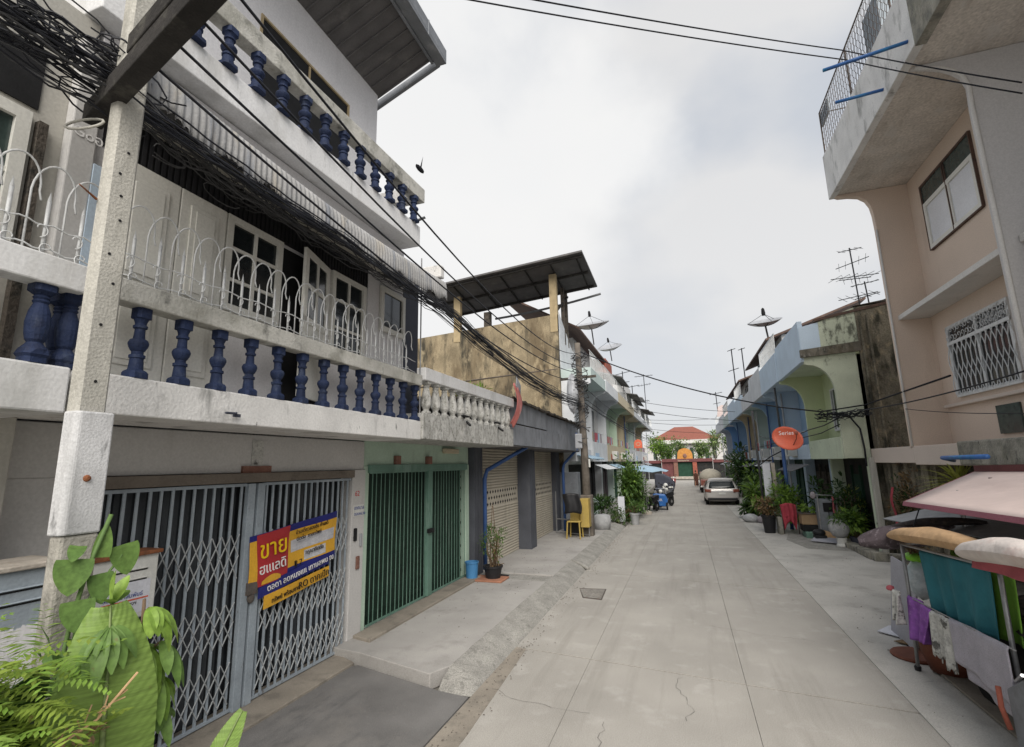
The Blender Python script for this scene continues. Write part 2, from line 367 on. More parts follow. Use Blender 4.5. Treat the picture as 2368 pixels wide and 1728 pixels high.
S('paintred', (.38, .03, .035), .4, .15, 4, (), .05, spec=.5)
S('chrome', (.45, .45, .46), .3, .1, 6, (), .0, metal=.8)
S('potgrey', (.34, .345, .35), .85, .2, 5, (((.55, .55, .54), .54, .66, 8, 1, .6),), .3)
S('washgrey', (.20, .215, .235), .6, .2, 4, (((.12, .12, .13), .55, .7, 4, 1, .6),), .1)
S('skin', (.36, .20, .13), .6, .05, 6, (), .0)
S('robe', (.10, .042, .03), .9, .15, 6, (), .1)
S('hair', (.02, .016, .014), .7, .2, 9, (), .0)
S('pinkplastic', (.55, .17, .15), .45, .2, 4, (((.6, .42, .4), .55, .66, 3, 1, .6),), .1)
S('shopdark', (.022, .022, .022), .9, .4, 2, (((.05, .042, .035), .52, .66, 3, .4, .7),), .1)
S('greenshop', (.015, .05, .03), .8, .3, 2, (), .1)
S('curtain', (.075, .062, .068), .9, .2, 2, (((.05, .042, .046), .52, .6, 9, .1, .6),), .1)
S('stemgreen', (.10, .17, .05), .7, .2, 6, (), .1)
S('stembrown', (.16, .11, .07), .9, .2, 6, (), .2)
S('birddark', (.02, .02, .025), .8, .2, 6, (), .0)
M['leaf_bright'] = leafmat('leaf_bright', (.12, .23, .03), (.28, .42, .08))
M['leaf_mid'] = leafmat('leaf_mid', (.035, .085, .018), (.13, .22, .05))
M['leaf_dark'] = leafmat('leaf_dark', (.016, .045, .014), (.06, .12, .03))
M['leaf_fern'] = leafmat('leaf_fern', (.15, .24, .03), (.36, .46, .09), .38)
M['leaf_yellow'] = leafmat('leaf_yellow', (.22, .26, .04), (.5, .5, .14))
M['leaf_banana'] = leafmat('leaf_banana', (.17, .27, .055), (.24, .36, .09), .3, .45, (5, 5, 95))
M['leaf_vine'] = leafmat('leaf_vine', (.09, .17, .04), (.17, .28, .07), .3)
M['leaf_dry'] = leafmat('leaf_dry', (.16, .11, .06), (.3, .2, .1), .2)
M['leaf_pale'] = leafmat('leaf_pale', (.12, .2, .06), (.38, .45, .2), .3)

# ---------------------------------------------------------------- helpers
V = Vector
ORG = {}

def tag(o, label=None, cat=None, group=None, kind=None):
    if label: o['label'] = label
    if cat: o['category'] = cat
    if group: o['group'] = group
    if kind: o['kind'] = kind
    return o

def thing(name, label, cat, loc, group=None):
    o = bpy.data.objects.new(name, None)
    o.empty_display_size = .2
    COL.objects.link(o)
    o.location = loc
    ORG[o.name] = V(loc)
    return tag(o, label, cat, group)

class MB:
    def __init__(s):
        s.v = []; s.f = []
    def add(s, vs, fs):
        k = len(s.v)
        s.v += [V(p) for p in vs]
        s.f += [tuple(i + k for i in f) for f in fs]
        return s
    def box(s, x0, x1, y0, y1, z0, z1):
        vs = [(x, y, z) for x in (x0, x1) for y in (y0, y1) for z in (z0, z1)]
        return s.add(vs, [(0, 1, 3, 2), (4, 6, 7, 5), (0, 4, 5, 1), (2, 3, 7, 6), (0, 2, 6, 4), (1, 5, 7, 3)])
    def obox(s, c, ax, ay, az, hx, hy, hz):
        c = V(c); ax, ay, az = V(ax).normalized(), V(ay).normalized(), V(az).normalized()
        vs = [c + ax * hx * i + ay * hy * j + az * hz * k for i in (-1, 1) for j in (-1, 1) for k in (-1, 1)]
        return s.add(vs, [(0, 1, 3, 2), (4, 6, 7, 5), (0, 4, 5, 1), (2, 3, 7, 6), (0, 2, 6, 4), (1, 5, 7, 3)])
    def bar(s, a, b, wd, ht, up=(0, 0, 1)):
        a, b = V(a), V(b); d = (b - a)
        u = V(up); sdv = d.cross(u)
        if sdv.length < 1e-5: sdv = d.cross(V((1, 0, 0)))
        sdv.normalize(); u = sdv.cross(d).normalized()
        return s.obox((a + b) / 2, d, sdv, u, d.length / 2, wd / 2, ht / 2)
    def quad(s, *p):
        return s.add(p, [tuple(range(len(p)))])
    def prism(s, poly, ax, a, b):
        """poly in the two other axes (order x,y,z without ax), extruded from a to b along ax"""
        def mk(p, t):
            q = list(p); q.insert(ax, t); return q
        n = len(poly)
        vs = [mk(p, a) for p in poly] + [mk(p, b) for p in poly]
        fs = [tuple(range(n - 1, -1, -1)), tuple(range(n, 2 * n))]
        fs += [(i, (i + 1) % n, n + (i + 1) % n, n + i) for i in range(n)]
        return s.add(vs, fs)
    def tube(s, pts, r, n=6, cap=True, r2=None):
        pts = [V(p) for p in pts]; m = len(pts)
        rings = []
        prev = None
        for i, p in enumerate(pts):
            d = (pts[min(i + 1, m - 1)] - pts[max(i - 1, 0)])
            if d.length < 1e-7: d = V((0, 0, 1))
            d.normalize()
            if prev is None:
                u = d.orthogonal().normalized()
            else:
                u = (prev - d * prev.dot(d))
                u = u.normalized() if u.length > 1e-6 else d.orthogonal().normalized()
            prev = u
            w_ = d.cross(u)
            rr = r if r2 is None else r + (r2 - r) * i / (m - 1)
            rings.append([p + (u * math.cos(2 * math.pi * k / n) + w_ * math.sin(2 * math.pi * k / n)) * rr for k in range(n)])
        vs = [q for rg in rings for q in rg]
        fs = []
        for i in range(m - 1):
            for k in range(n):
                fs.append((i * n + k, i * n + (k + 1) % n, (i + 1) * n + (k + 1) % n, (i + 1) * n + k))
        if cap:
            fs.append(tuple(range(n - 1, -1, -1))); fs.append(tuple((m - 1) * n + k for k in range(n)))
        return s.add(vs, fs)
    def lathe(s, prof, c, n=16, ax=(0, 0, 1), sq=None):
        c = V(c); az = V(ax).normalized(); axx = az.orthogonal().normalized() if abs(az.z) < .99 else V((1, 0, 0)); ay = az.cross(axx)
        vs = []; m = len(prof)
        for i, (r, z) in enumerate(prof):
            for k in range(n):
                t = 2 * math.pi * (k + .5) / n
                rr = r
                if sq and sq(i):
                    rr = r / max(abs(math.cos(t)), abs(math.sin(t)))
                vs.append(c + axx * rr * math.cos(t) + ay * rr * math.sin(t) + az * z)
        fs = [(i * n + k, i * n + (k + 1) % n, (i + 1) * n + (k + 1) % n, (i + 1) * n + k) for i in range(m - 1) for k in range(n)]
        fs.append(tuple(range(n - 1, -1, -1))); fs.append(tuple((m - 1) * n + k for k in range(n)))
        return s.add(vs, fs)
    def blob(s, c, rx, ry, rz, nu=14, nv=9, jit=0, seed=1, rot=0):
        rr = random.Random(seed); c = V(c); vs = []; fs = []
        ca, sa = math.cos(rot), math.sin(rot)
        for j in range(nv + 1):
            th = math.pi * j / nv
            for i in range(nu):
                ph = 2 * math.pi * i / nu
                k = 1 + rr.uniform(-jit, jit)
                x, y, z = rx * k * math.sin(th) * math.cos(ph), ry * k * math.sin(th) * math.sin(ph), rz * k * math.cos(th)
                vs.append(c + V((x * ca - y * sa, x * sa + y * ca, z)))
        for j in range(nv):
            for i in range(nu):
                fs.append((j * nu + i, (j + 1) * nu + i, (j + 1) * nu + (i + 1) % nu, j * nu + (i + 1) % nu))
        return s.add(vs, fs)
    def grid(s, fn, nu, nv):
        vs = [fn(i / nu, j / nv) for j in range(nv + 1) for i in range(nu + 1)]
        fs = [(j * (nu + 1) + i, j * (nu + 1) + i + 1, (j + 1) * (nu + 1) + i + 1, (j + 1) * (nu + 1) + i) for j in range(nv) for i in range(nu)]
        return s.add(vs, fs)
    def leaf(s, base, d, nrm, ln, wd, bend=.3, fold=.15, n=4, shape=None):
        """one leaf blade with a midrib fold, drooping by bend"""
        base = V(base); d = V(d).normalized(); nrm = V(nrm)
        sd_ = d.cross(nrm)
        if sd_.length < 1e-4: sd_ = d.orthogonal()
        sd_.normalize(); up = sd_.cross(d).normalized()
        vs = []; fs = []
        p = base.copy(); dd = d.copy()
        for i in range(n + 1):
            t = i / n
            hw = wd / 2 * (shape(t) if shape else math.sin(math.pi * min(1, t * .93 + .05)) ** .8)
            u2 = sd_.cross(dd).normalized()
            vs += [p - sd_ * hw + u2 * hw * fold, p.copy(), p + sd_ * hw + u2 * hw * fold]
            dd = (dd - V((0, 0, 1)) * bend / n).normalized()
            p = p + dd * ln / n
        for i in range(n):
            a = i * 3
            fs += [(a, a + 1, a + 4, a + 3), (a + 1, a + 2, a + 5, a + 4)]
        return s.add(vs, fs)
    def leaves(s, c, rad, n, size, seed=0, up=.4, asp=.45, bend=.3, shell=.35, zmin=None, seg=2):
        rr = random.Random(seed); c = V(c)
        # irregular crown: a few sub-clumps
        cl = [(V((rr.gauss(0, .45), rr.gauss(0, .45), rr.gauss(0, .45))), rr.uniform(.35, .7)) for _ in range(max(3, n // 60))]
        for _ in range(n):
            o, q = rr.choice(cl)
            g = V((rr.gauss(0, 1), rr.gauss(0, 1), rr.gauss(0, 1))).normalized()
            p = o * .8 + g * q * (shell + (1 - shell) * rr.random())
            p = V((p.x * rad[0], p.y * rad[1], p.z * rad[2]))
            d = (g + V((rr.uniform(-.6, .6), rr.uniform(-.6, .6), rr.uniform(-.3, .7) * up * 2))).normalized()
            q = c + p
            if zmin is not None and q.z < zmin: q.z = zmin + rr.random() * .1
            ln = size * rr.uniform(.6, 1.3)
            s.leaf(q, d, (rr.uniform(-.5, .5), rr.uniform(-.5, .5), 1), ln, ln * asp, bend, .15, seg)
        return s
    def build(s, name, m, parent=None, label=None, cat=None, group=None, kind=None, smooth=False, bevel=0, loc=None, solid=0):
        if parent is not None:
            org = ORG[parent.name]
        elif loc is not None:
            org = V(loc)
        elif kind == 'structure':
            org = V((0, 0, 0))
        else:
            xs = [p.x for p in s.v]; ys = [p.y for p in s.v]; zs = [p.z for p in s.v]
            org = V(((min(xs) + max(xs)) / 2, (min(ys) + max(ys)) / 2, min(zs)))
        me = bpy.data.meshes.new(name)
        me.from_pydata([p - org for p in s.v], [], s.f)
        me.update()
        bm = bmesh.new(); bm.from_mesh(me)
        bmesh.ops.recalc_face_normals(bm, faces=bm.faces)
        bm.to_mesh(me); bm.free()
        me.materials.append(M[m])
        if smooth:
            for p in me.polygons: p.use_smooth = True
        o = bpy.data.objects.new(name, me)
        COL.objects.link(o)
        ORG[o.name] = org
        if parent is not None:
            o.parent = parent
        else:
            o.location = org
        if bevel:
            b = o.modifiers.new("bevel", 'BEVEL'); b.width = bevel; b.segments = 2; b.limit_method = 'ANGLE'
        if solid:
            b = o.modifiers.new("solid", 'SOLIDIFY'); b.thickness = solid; b.offset = 0
        return tag(o, label, cat, group, kind)

def copy_part(o, parent, off):
    c = o.copy(); COL.objects.link(c); c.parent = parent
    c.location = o.location + V(off)
    ORG[c.name] = ORG[o.name]
    for ch in list(o.children):
        copy_part(ch, c, (0, 0, 0))
    return c

def dup(root, loc, label, rz=None):
    kids = list(root.children)
    c = root.copy(); COL.objects.link(c); c.location = loc
    c['label'] = label
    if rz is not None: c.rotation_euler = (0, 0, rz)
    ORG[c.name] = V(loc)
    for ch in kids: copy_part(ch, c, (0, 0, 0))
    return c

def text(parent, name, body, m, origin, right, up, size, thick=.002, shear=0, align='LEFT'):
    """real lettering, laid on a surface; origin = lower left of the line"""
    cu = bpy.data.curves.new(name, 'FONT')
    cu.body = body; cu.size = size; cu.extrude = thick; cu.shear = shear
    cu.align_x = align; cu.resolution_u = 3
    to = bpy.data.objects.new(name, cu); COL.objects.link(to)
    bpy.context.view_layer.update()
    me = bpy.data.meshes.new_from_object(to.evaluated_get(bpy.context.evaluated_depsgraph_get()))
    bpy.data.objects.remove(to)
    r, u = V(right).normalized(), V(up).normalized()
    u = (u - r * u.dot(r)).normalized()
    n = r.cross(u)
    mt = Matrix((r, u, n)).transposed().to_4x4()
    mt.translation = V(origin) - (ORG[parent.name] if parent is not None else V((0, 0, 0)))
    me.transform(mt)
    me.materials.clear(); me.materials.append(M[m])
    o = bpy.data.objects.new(name, me); COL.objects.link(o)
    ORG[o.name] = ORG[parent.name] if parent is not None else V((0, 0, 0))
    o.parent = parent
    return o

def sag(a, b, s_, n=14, wob=0, seed=0):
    rr = random.Random(seed); a, b = V(a), V(b); out = []
    for i in range(n + 1):
        t = i / n
        p = a.lerp(b, t); p.z -= s_ * 4 * t * (1 - t)
        if 0 < i < n and wob: p += V((rr.uniform(-wob, wob), rr.uniform(-wob, wob), rr.uniform(-wob, wob)))
        out.append(p)
    return out

def window(parent, x, y0, y1, z0, z1, side, nx=2, nz=1, fr='whitemetal', gl='glassdark', fw=.06, name='window', dep=.05, mull=.035):
    """framed window lying in a plane x = const; side = +1 when it looks towards +X"""
    f = MB()
    a, b = sorted((x, x + side * dep))
    f.box(a, b, y0, y1, z0, z0 + fw); f.box(a, b, y0, y1, z1 - fw, z1)
    f.box(a, b, y0, y0 + fw, z0 + fw, z1 - fw); f.box(a, b, y1 - fw, y1, z0 + fw, z1 - fw)
    a2, b2 = sorted((x, x + side * (dep - .012)))
    for i in range(1, nx):
        yy = y0 + (y1 - y0) * i / nx
        f.box(a2, b2, yy - mull / 2, yy + mull / 2, z0 + fw, z1 - fw)
    a3, b3 = sorted((x, x + side * (dep - .016)))
    for i in range(1, nz):
        zz = z0 + (z1 - z0) * i / nz
        f.box(a3, b3, y0 + fw, y1 - fw, zz - mull / 2, zz + mull / 2)
    o = f.build(name, fr, parent)
    p = MB(); a, b = sorted((x + side * .004, x + side * .014))
    p.box(a, b, y0 + fw * .6, y1 - fw * .6, z0 + fw * .6, z1 - fw * .6)
    p.build('pane', gl, o)
    return o

BAL = [(.088, 0), (.088, .045), (.078, .06), (.064, .075), (.060, .12), (.056, .165), (.068, .172), (.068, .195), (.050, .202), (.050, .225), (.060, .232), (.078, .262), (.086, .285), (.086, .30), (.074, .322),
       (.050, .335), (.046, .37), (.044, .415), (.060, .422), (.062, .442), (.048, .45), (.048, .465), (.056, .485), (.064, .50), (.070, .505), (.070, .59)]
def baluster(parent, x, y, z, m, h=.59, k=.84, prof=BAL):
    s_ = h / prof[-1][1]
    pr = [(r * k, zz * s_) for r, zz in prof]
    nn = len(pr)
    return MB().lathe(pr, (x, y, z), 16, sq=lambda i: i < 3 or i >= nn - 2).build('baluster', m, parent)
VASE = [(.07, 0), (.07, .04), (.045, .06), (.05, .09), (.085, .16), (.09, .24), (.08, .34), (.06, .46), (.048, .52), (.06, .545), (.045, .57), (.07, .60), (.07, .65)]

# ================================================================ ground
MB().box(-160, 160, -12, 260, -.30, -.06).build('ground', 'ground', kind='structure')
XL, XJ, XC, XR = -2.68, -1.5, .5, 2.2
def jy(x, base, sl): return base + sl * (x - XL)
cuts = [(-9.5, -.14), (1.95, -.14), (7.76, -.143), (13.42, -.2), (18.9, -.18), (24.4, -.16), (30.2, -.12), (36.2, -.1), (42.2, -.08), (48.2, -.05), (54.2, -.03), (60.2, 0), (66.2, 0), (72.2, 0), (78.2, 0)]
road = MB(); shoulder = MB()
g = .0022
for (b0, s0), (b1, s1) in zip(cuts[:-1], cuts[1:]):
    for x0, x1 in ((XL, XJ), (XJ, XC), (XC, XR)):
        ext = 0
        road.prism([(x0 + g, jy(x0, b0, s0) + .022), (x1 - g, jy(x1, b0, s0) + .022), (x1 - g, jy(x1, b1, s1) - .018), (x0 + g, jy(x0, b1, s1) - .018)], 2, -.05, 0)
    shoulder.prism([(XR + g, jy(XR, b0, s0) + g), (5.05, jy(5.05, b0, s0) + g), (5.05, jy(5.05, b1, s1) - g), (XR + g, jy(XR, b1, s1) - g)], 2, -.05, .004)
road.build('road', 'road', kind='structure', bevel=.002)
shoulder.build('shoulder', 'road_side', kind='structure', bevel=.002)
# fine cracks in the slabs, raised dirt lines
ck = MB(); rc = random.Random(3)
for st, dr, ln in (((-1.05, 5.9), (.3, -1), 1.1), ((-.25, 7.3), (-.1, -1), 1.2), ((-2.5, 6.3), (1, -.12), 1.3), ((.2, 9.6), (1, -.1), 1.6), ((3.6, 15.6), (.5, -.6), 1.4), ((2.6, 8.0), (1, -.2), 1.9)):
    p = V((st[0], st[1], 0)); d = V((dr[0], dr[1], 0)).normalized(); k = 0
    while k < ln:
        q = p + (d + V((rc.uniform(-.6, .6), rc.uniform(-.6, .6), 0))).normalized() * .09
        sd_ = (q - p).cross(V((0, 0, 1))).normalized() * rc.uniform(.0008, .002)
        ck.quad(*[V((a.x, a.y, .0075)) for a in (p - sd_, q - sd_, q + sd_, p + sd_)])
        p = q; k += .09
ck.build('crack', 'black', kind='structure')
# asphalt forecourt in front of the grey gate
MB().prism([(-4.66, -6), (-2.69, -6), (-2.69, 6.0), (-3.1, 6.05), (-4.6, 6.46), (-4.66, 6.4)], 2, -.05, .010).build('forecourt', 'asphalt', kind='structure')
MB().prism([(-5.3, -6), (-4.66, -6), (-4.66, 6.45), (-5.3, 6.75)], 2, -.05, .045).build('gate_apron', 'beigecrete', kind='structure', bevel=.01)
MB().prism([(-2.69, -6), (-2.32, -6), (-2.36, 5.2), (-2.5, 7.7), (-2.67, 7.75)], 2, -.04, .005).build('gutter_strip', 'beigecrete', kind='structure')
# raised footpath and its sloping kerb
MB().prism([(-4.62, 6.52), (-3.3, 6.15), (-3.14, 6.5), (-3.15, 11.35), (-5.3, 11.5), (-5.3, 6.62)], 2, -.05, .15).build('footpath', 'walk', kind='structure', bevel=.012)
MB().prism([(-3.15, 12.05), (-3.15, 23), (-3.4, 46), (-3.6, 80), (-5.3, 80), (-5.3, 12.1)], 2, -.05, .148).build('footpath', 'walk', kind='structure', bevel=.012)
MB().box(-5.3, -3.16, 11.4, 12.08, -.05, .115).build('drain_cover', 'kerb', kind='structure')
kb = MB()
ys = [6.0 + .25 * i for i in range(68)]
kr = random.Random(5)
def kz(t, y): return .155 * (1 - t) ** .8 + .006
rows = []
for y in ys:
    row = []
    for j in range(6):
        t = j / 5
        x = -3.16 + t * .47 + kr.uniform(-.012, .012)
        z = kz(t, y) + (kr.uniform(-.006, .006) if 0 < j < 5 else 0)
        if j == 5 or y < 6.05: z = -.03
        elif y < 6.3: z *= .55
        row.append((x, y + (0 if y > 6.2 else .1), z))
    rows.append(row)
n_ = 6
vs = [p for r_ in rows for p in r_]
kb.add(vs, [(i * n_ + j, i * n_ + j + 1, (i + 1) * n_ + j + 1, (i + 1) * n_ + j) for i in range(len(rows) - 1) for j in range(n_ - 1)])
kb.build('kerb', 'kerb', kind='structure', smooth=True)
MB().prism([(-5.1, 7.0), (-4.72, 6.9), (-4.74, 11.35), (-5.1, 11.35)], 2, .1, .195).build('door_step', 'beigecrete', kind='structure', bevel=.012)
# pipe mouth across the kerb
MB().tube(sag((-3.14, 13.9, .15), (-2.62, 13.55, .02), -.02, 6), .045, 8).build('drain_pipe', 'kerb', label='short concrete drain pipe lying across the sloping kerb', cat='pipe')
# drain grating in the road
gr = thing('drain_grate', 'square rusty drain grating set in the road slab', 'drain', (-2.1, 11.2, 0))
MB().prism([(-2.46, 11.56), (-1.87, 11.63), (-1.83, 10.72), (-2.24, 10.79)], 2, .002, .007).build('frame', 'rustmetal', gr)
mg = MB()
for i in range(9):
    t = (i + .5) / 9
    a = V((-2.44, 11.5, .010)).lerp(V((-2.22, 10.83, .010)), t); b = V((-1.89, 11.57, .010)).lerp(V((-1.86, 10.78, .010)), t)
    mg.bar(a, b, .03, .006)
mg.build('bar', 'kerb', gr)
# the channel beside the blue bucket
MB().prism([(-4.85, 11.75), (-4.25, 11.65), (-4.25, 11.95), (-4.85, 12.05)], 2, .116, .122).build('drain_grate', 'black', label='dark slotted drain strip across the footpath by the potted shrub', cat='drain')

# ---------------- right verge: broken kerb, planting strip
MB().prism([(5.05, -10), (12, -10), (12, 80), (5.05, 80)], 2, -.05, .02).build('yard', 'beigecrete', kind='structure')
ve = MB()
rr_ = random.Random(11)
y = 16.6
while y < 19.6:
    l_ = rr_.uniform(.5, .8)
    ve.box(4.55 + rr_.uniform(-.04, .04), 4.85, y, y + l_ - .03, 0, rr_.uniform(.13, .2)); y += l_
ve.build('verge_kerb', 'greymoss', kind='structure', bevel=.03)
ve = MB(); x = 4.6
while x < 7.2:
    l_ = rr_.uniform(.4, .7); ve.box(x, x + l_ - .03, 16.35, 16.6, 0, rr_.uniform(.12, .24)); x += l_
ve.build('verge_kerb', 'greymoss', kind='structure', bevel=.03)
MB().prism([(3.4, 18.2), (4.55, 17.9), (4.55, 21.8), (3.5, 21.9), (3.1, 20)], 2, 0, .012).build('mud_patch', 'kerb', kind='structure')

# litter of dry leaves, grit and pebbles along the kerb and verge
lt_ = MB(); rl_ = random.Random(77)
for k in range(900):
    if rl_.random() < .6: x, y, z = -2.64 + abs(rl_.gauss(0, .16)), rl_.uniform(4.5, 24), .006
    elif rl_.random() < .5: x, y, z = rl_.uniform(-5.0, -3.3), rl_.uniform(7, 20), .152
    else: x, y, z = rl_.uniform(2.3, 4.5), rl_.uniform(7, 22), .008
    s_ = rl_.uniform(.006, .02); a = rl_.uniform(0, 6.28); u = V((math.cos(a) * s_, math.sin(a) * s_, 0)); v_ = V((-u.y * .6, u.x * .6, 0)); c = V((x, y, z + s_ * .3))
    lt_.add([c - u, c - v_ + V((0, 0, s_ * .3)), c + u, c + v_, c + V((0, 0, s_ * .55))], [(0, 1, 4), (1, 2, 4), (2, 3, 4), (3, 0, 4)])
tag(lt_.build('litter', 'bark', label='dry leaf scraps and grit scattered along the kerb and verge', cat='litter', loc=(0, 10, 0)), kind='stuff')


# ================================================================ left row
def lattice_gate(parent, x, y0, y1, z0, z1, post, n, barm, latm, lat=True, bw=.026, name='folding_gate'):
    g_ = MB()
    ybars = [y0 + (y1 - y0) * (i + .5) / n for i in range(n)]
    rg = random.Random(n)
    for yb in ybars:
        yb += rg.uniform(-.008, .008)
        g_.box(x - min(.008, bw * .35), x + min(.008, bw * .35), yb - bw / 2, yb + bw / 2, z0 + .02, z1 - .01)
    g_.box(x - .015, x + .015, y0, y1, z0, z0 + .03)
    g_.box(x - .015, x + .015, y0, y1, z1 - .015, z1 + .02)
    o = g_.build(name, barm, parent)
    if lat:
        for za, zb in ((z0 + .10, z0 + .54), (z0 + .74, z0 + 1.18), (z0 + 1.44, z0 + 1.94)):
            lt = MB()
            for i in range(n - 1):
                a, b = ybars[i], ybars[i + 1]
                zm = (za + zb) / 2
                for q0, q1 in ((za, zm), (zm, zb)):
                    lt.bar((x + .017, a, q0), (x + .017, b, q1), .005, .014, (1, 0, 0))
                    lt.bar((x + .022, a, q1), (x + .022, b, q0), .005, .014, (1, 0, 0))
            lt.build('lattice', latm, o)
    return o

def arch_rail(parent, x, y0, y1, z, step=.215, m='whitemetal', tall=.68):
    r_ = MB(); n = int((y1 - y0) / step); rg = random.Random(int(y0 * 10))
    for i in range(n):
        a = y0 + i * step; wdt = step * 1.22
        pts = []
        for k in range(13):
            t = k / 12; ang = math.pi * (1 - t)
            pts.append((x + .035 * math.sin(math.pi * t), a + wdt / 2 + wdt / 2 * math.cos(ang), z + tall - .22 + .22 * math.sin(ang)))
        pts = [(x, a, z)] + pts + [(x + .02, a + wdt + .006, z + tall - .29)]
        r_.tube(pts, .0075, 5)
        ym = a + step * .52
        h = tall * rg.uniform(.66, .74)
        r_.box(x - .006, x + .006, ym - .012, ym + .012, z, z + h - .08)
        r_.add([(x, ym - .014, z + h - .08), (x, ym + .014, z + h - .08), (x + .01, ym, z + h - .08), (x, ym, z + h)], [(0, 2, 3), (2, 1, 3)])
        for zz, sg in ((z + .06, 1), (z + .19, -1)):
            sp = []
            for k in range(12):
                t = k / 11 * 4.6; rr = .012 + .011 * t
                sp.append((x + .012, a + step * .5 + sg * .03 + rr * math.cos(t) * sg, zz + rr * math.sin(t)))
            r_.tube(sp, .0045, 4)
    for zz in (z + .05, z + .23):
        r_.tube([(x + .004, y0 + (y1 - y0) * k / 40, zz + .012 * math.sin(k * 1.7)) for k in range(41)], .006, 5)
    return r_.build('railing', m, parent, smooth=True)

# ---------------- white house with the grey folding gate
A = thing('town_house', 'white three storey house with blue balusters and a grey folding gate', 'house', (-5.2, 4.8, 0))
w_ = MB()
w_.box(-12, -5.14, 2.36, 7.2, 2.72, 3.19)
w_.box(-5.36, -5.10, 6.86, 7.2, 0, 2.72)
w_.box(-5.36, -5.14, 2.36, 3.2, 0, 2.72)
w_.box(-12, -5.9, 2.36, 7.2, 0, 2.72)
w_.build('ground_floor_wall', 'greige', A, bevel=.01)
MB().box(-5.9, -5.33, 3.2, 6.86, 0, 2.72).build('gate_backing', 'gateback', A)  # dark colour painted in for the shaded interior behind the gate bars
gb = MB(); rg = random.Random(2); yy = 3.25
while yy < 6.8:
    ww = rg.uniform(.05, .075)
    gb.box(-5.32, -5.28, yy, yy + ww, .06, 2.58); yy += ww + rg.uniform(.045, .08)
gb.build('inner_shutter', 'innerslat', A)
MB().box(-5.16, -5.06, 3.0, 6.86, 2.60, 2.715).build('gate_lintel', 'lintelbrown', A, bevel=.008)
lattice_gate(A, -5.12, 3.2, 4.80, .06, 2.57, True, 13, 'gategrey', 'gatelattice', True, .028)
lattice_gate(A, -5.12, 5.06, 6.82, .06, 2.57, True, 15, 'gategrey', 'gatelattice', True, .028)
for a_, b_ in ((4.80, 4.91), (4.95, 5.06)):
    MB().box(-5.14, -5.075, a_, b_, .045, 2.585).build('gate_post', 'gategrey', A, bevel=.006)
MB().box(-5.10, -5.03, 4.86, 5.0, 1.28, 1.42).blob((-5.06, 4.93, 1.24), .035, .05, .06).build('padlock', 'rustmetal', A, bevel=.01)
w_ = MB()
w_.box(-12, -4.5, 2.36, 7.28, 3.5, 6.56)
w_.box(-4.5, -4.46, 6.2, 6.5, 3.5, 5.87)
w_.build('first_floor_wall', 'thirdwall', A)
MB().box(-12, -4.49, 7.28, 7.8, 3.55, 6.3).build('side_panel', 'panelgrey', A)
vt = MB(); yy = 2.7
vt.box(-4.52, -4.488, 2.45, 6.18, 5.5, 5.86)
while yy < 6.18:
    vt.box(-4.488, -4.47, yy, yy + .035, 5.5, 5.86); yy += .062
vt.build('louvre', 'darkvent', A)
MB().box(-4.5, -4.38, 2.4, 7.25, 5.87, 6.02).build('beam', 'beige', A, bevel=.01)
# door pair, windows, open casement
dr = MB()
for y0, y1 in ((2.55, 3.14), (3.15, 3.66)):
    dr.box(-4.5, -4.452, y0, y1, 3.52, 5.49)
do = dr.build('door', 'doorwhite', A, bevel=.008)
dp = MB()
for y0, y1 in ((2.66, 3.03), (3.25, 3.56)):
    for z0, z1 in ((3.65, 4.3), (4.42, 5.36)):
        dp.box(-4.452, -4.436, y0, y1, z0, z1)
        dp.box(-4.436, -4.425, y0 + .05, y1 - .05, z0 + .05, z1 - .05)
dp.build('panel', 'doorwhite', do, bevel=.006)
window(A, -4.5, 3.68, 4.46, 4.42, 5.49, 1, 2, 3, 'doorwhite', 'glassdark', .075)
MB().box(-4.499, -4.49, 4.48, 5.30, 3.52, 5.45).build('doorway_shade', 'black', A)  # flat black sheet painted in for the shade of the open doorway
window(A, -4.5, 5.38, 6.15, 4.30, 5.49, 1, 2, 3, 'doorwhite', 'glassdark', .07)
window(A, -4.47, 6.52, 7.24, 4.92, 5.66, 1, 1, 1, 'doorwhite', 'glassdark', .075)
cs = MB(); a_, b_ = V((-4.47, 5.31, 0)), V((-4.26, 4.62, 0)); d_ = (b_ - a_); n3 = V((d_.y, -d_.x, 0)).normalized()
def cz(t0, t1, z0, z1, th=.02):
    p, q = a_ + d_ * t0, a_ + d_ * t1
    cs.bar(p + V((0, 0, (z0 + z1) / 2)), q + V((0, 0, (z0 + z1) / 2)), th * 2, z1 - z0)
cz(0, 1, 3.6, 3.72); cz(0, 1, 4.52, 4.6); cz(0, 1, 5.38, 5.47)
cz(0, .12, 3.72, 5.38); cz(.88, 1, 3.72, 5.38); cz(.47, .53, 4.6, 5.38); cz(.12, .88, 4.98, 5.03)
cz(.12, .88, 3.72, 4.52, .008)
co = cs.build('open_casement', 'doorwhite', A)
cs = MB(); cz(.12, .88, 4.6, 5.38, .004); cs.build('pane', 'glassdark', co)
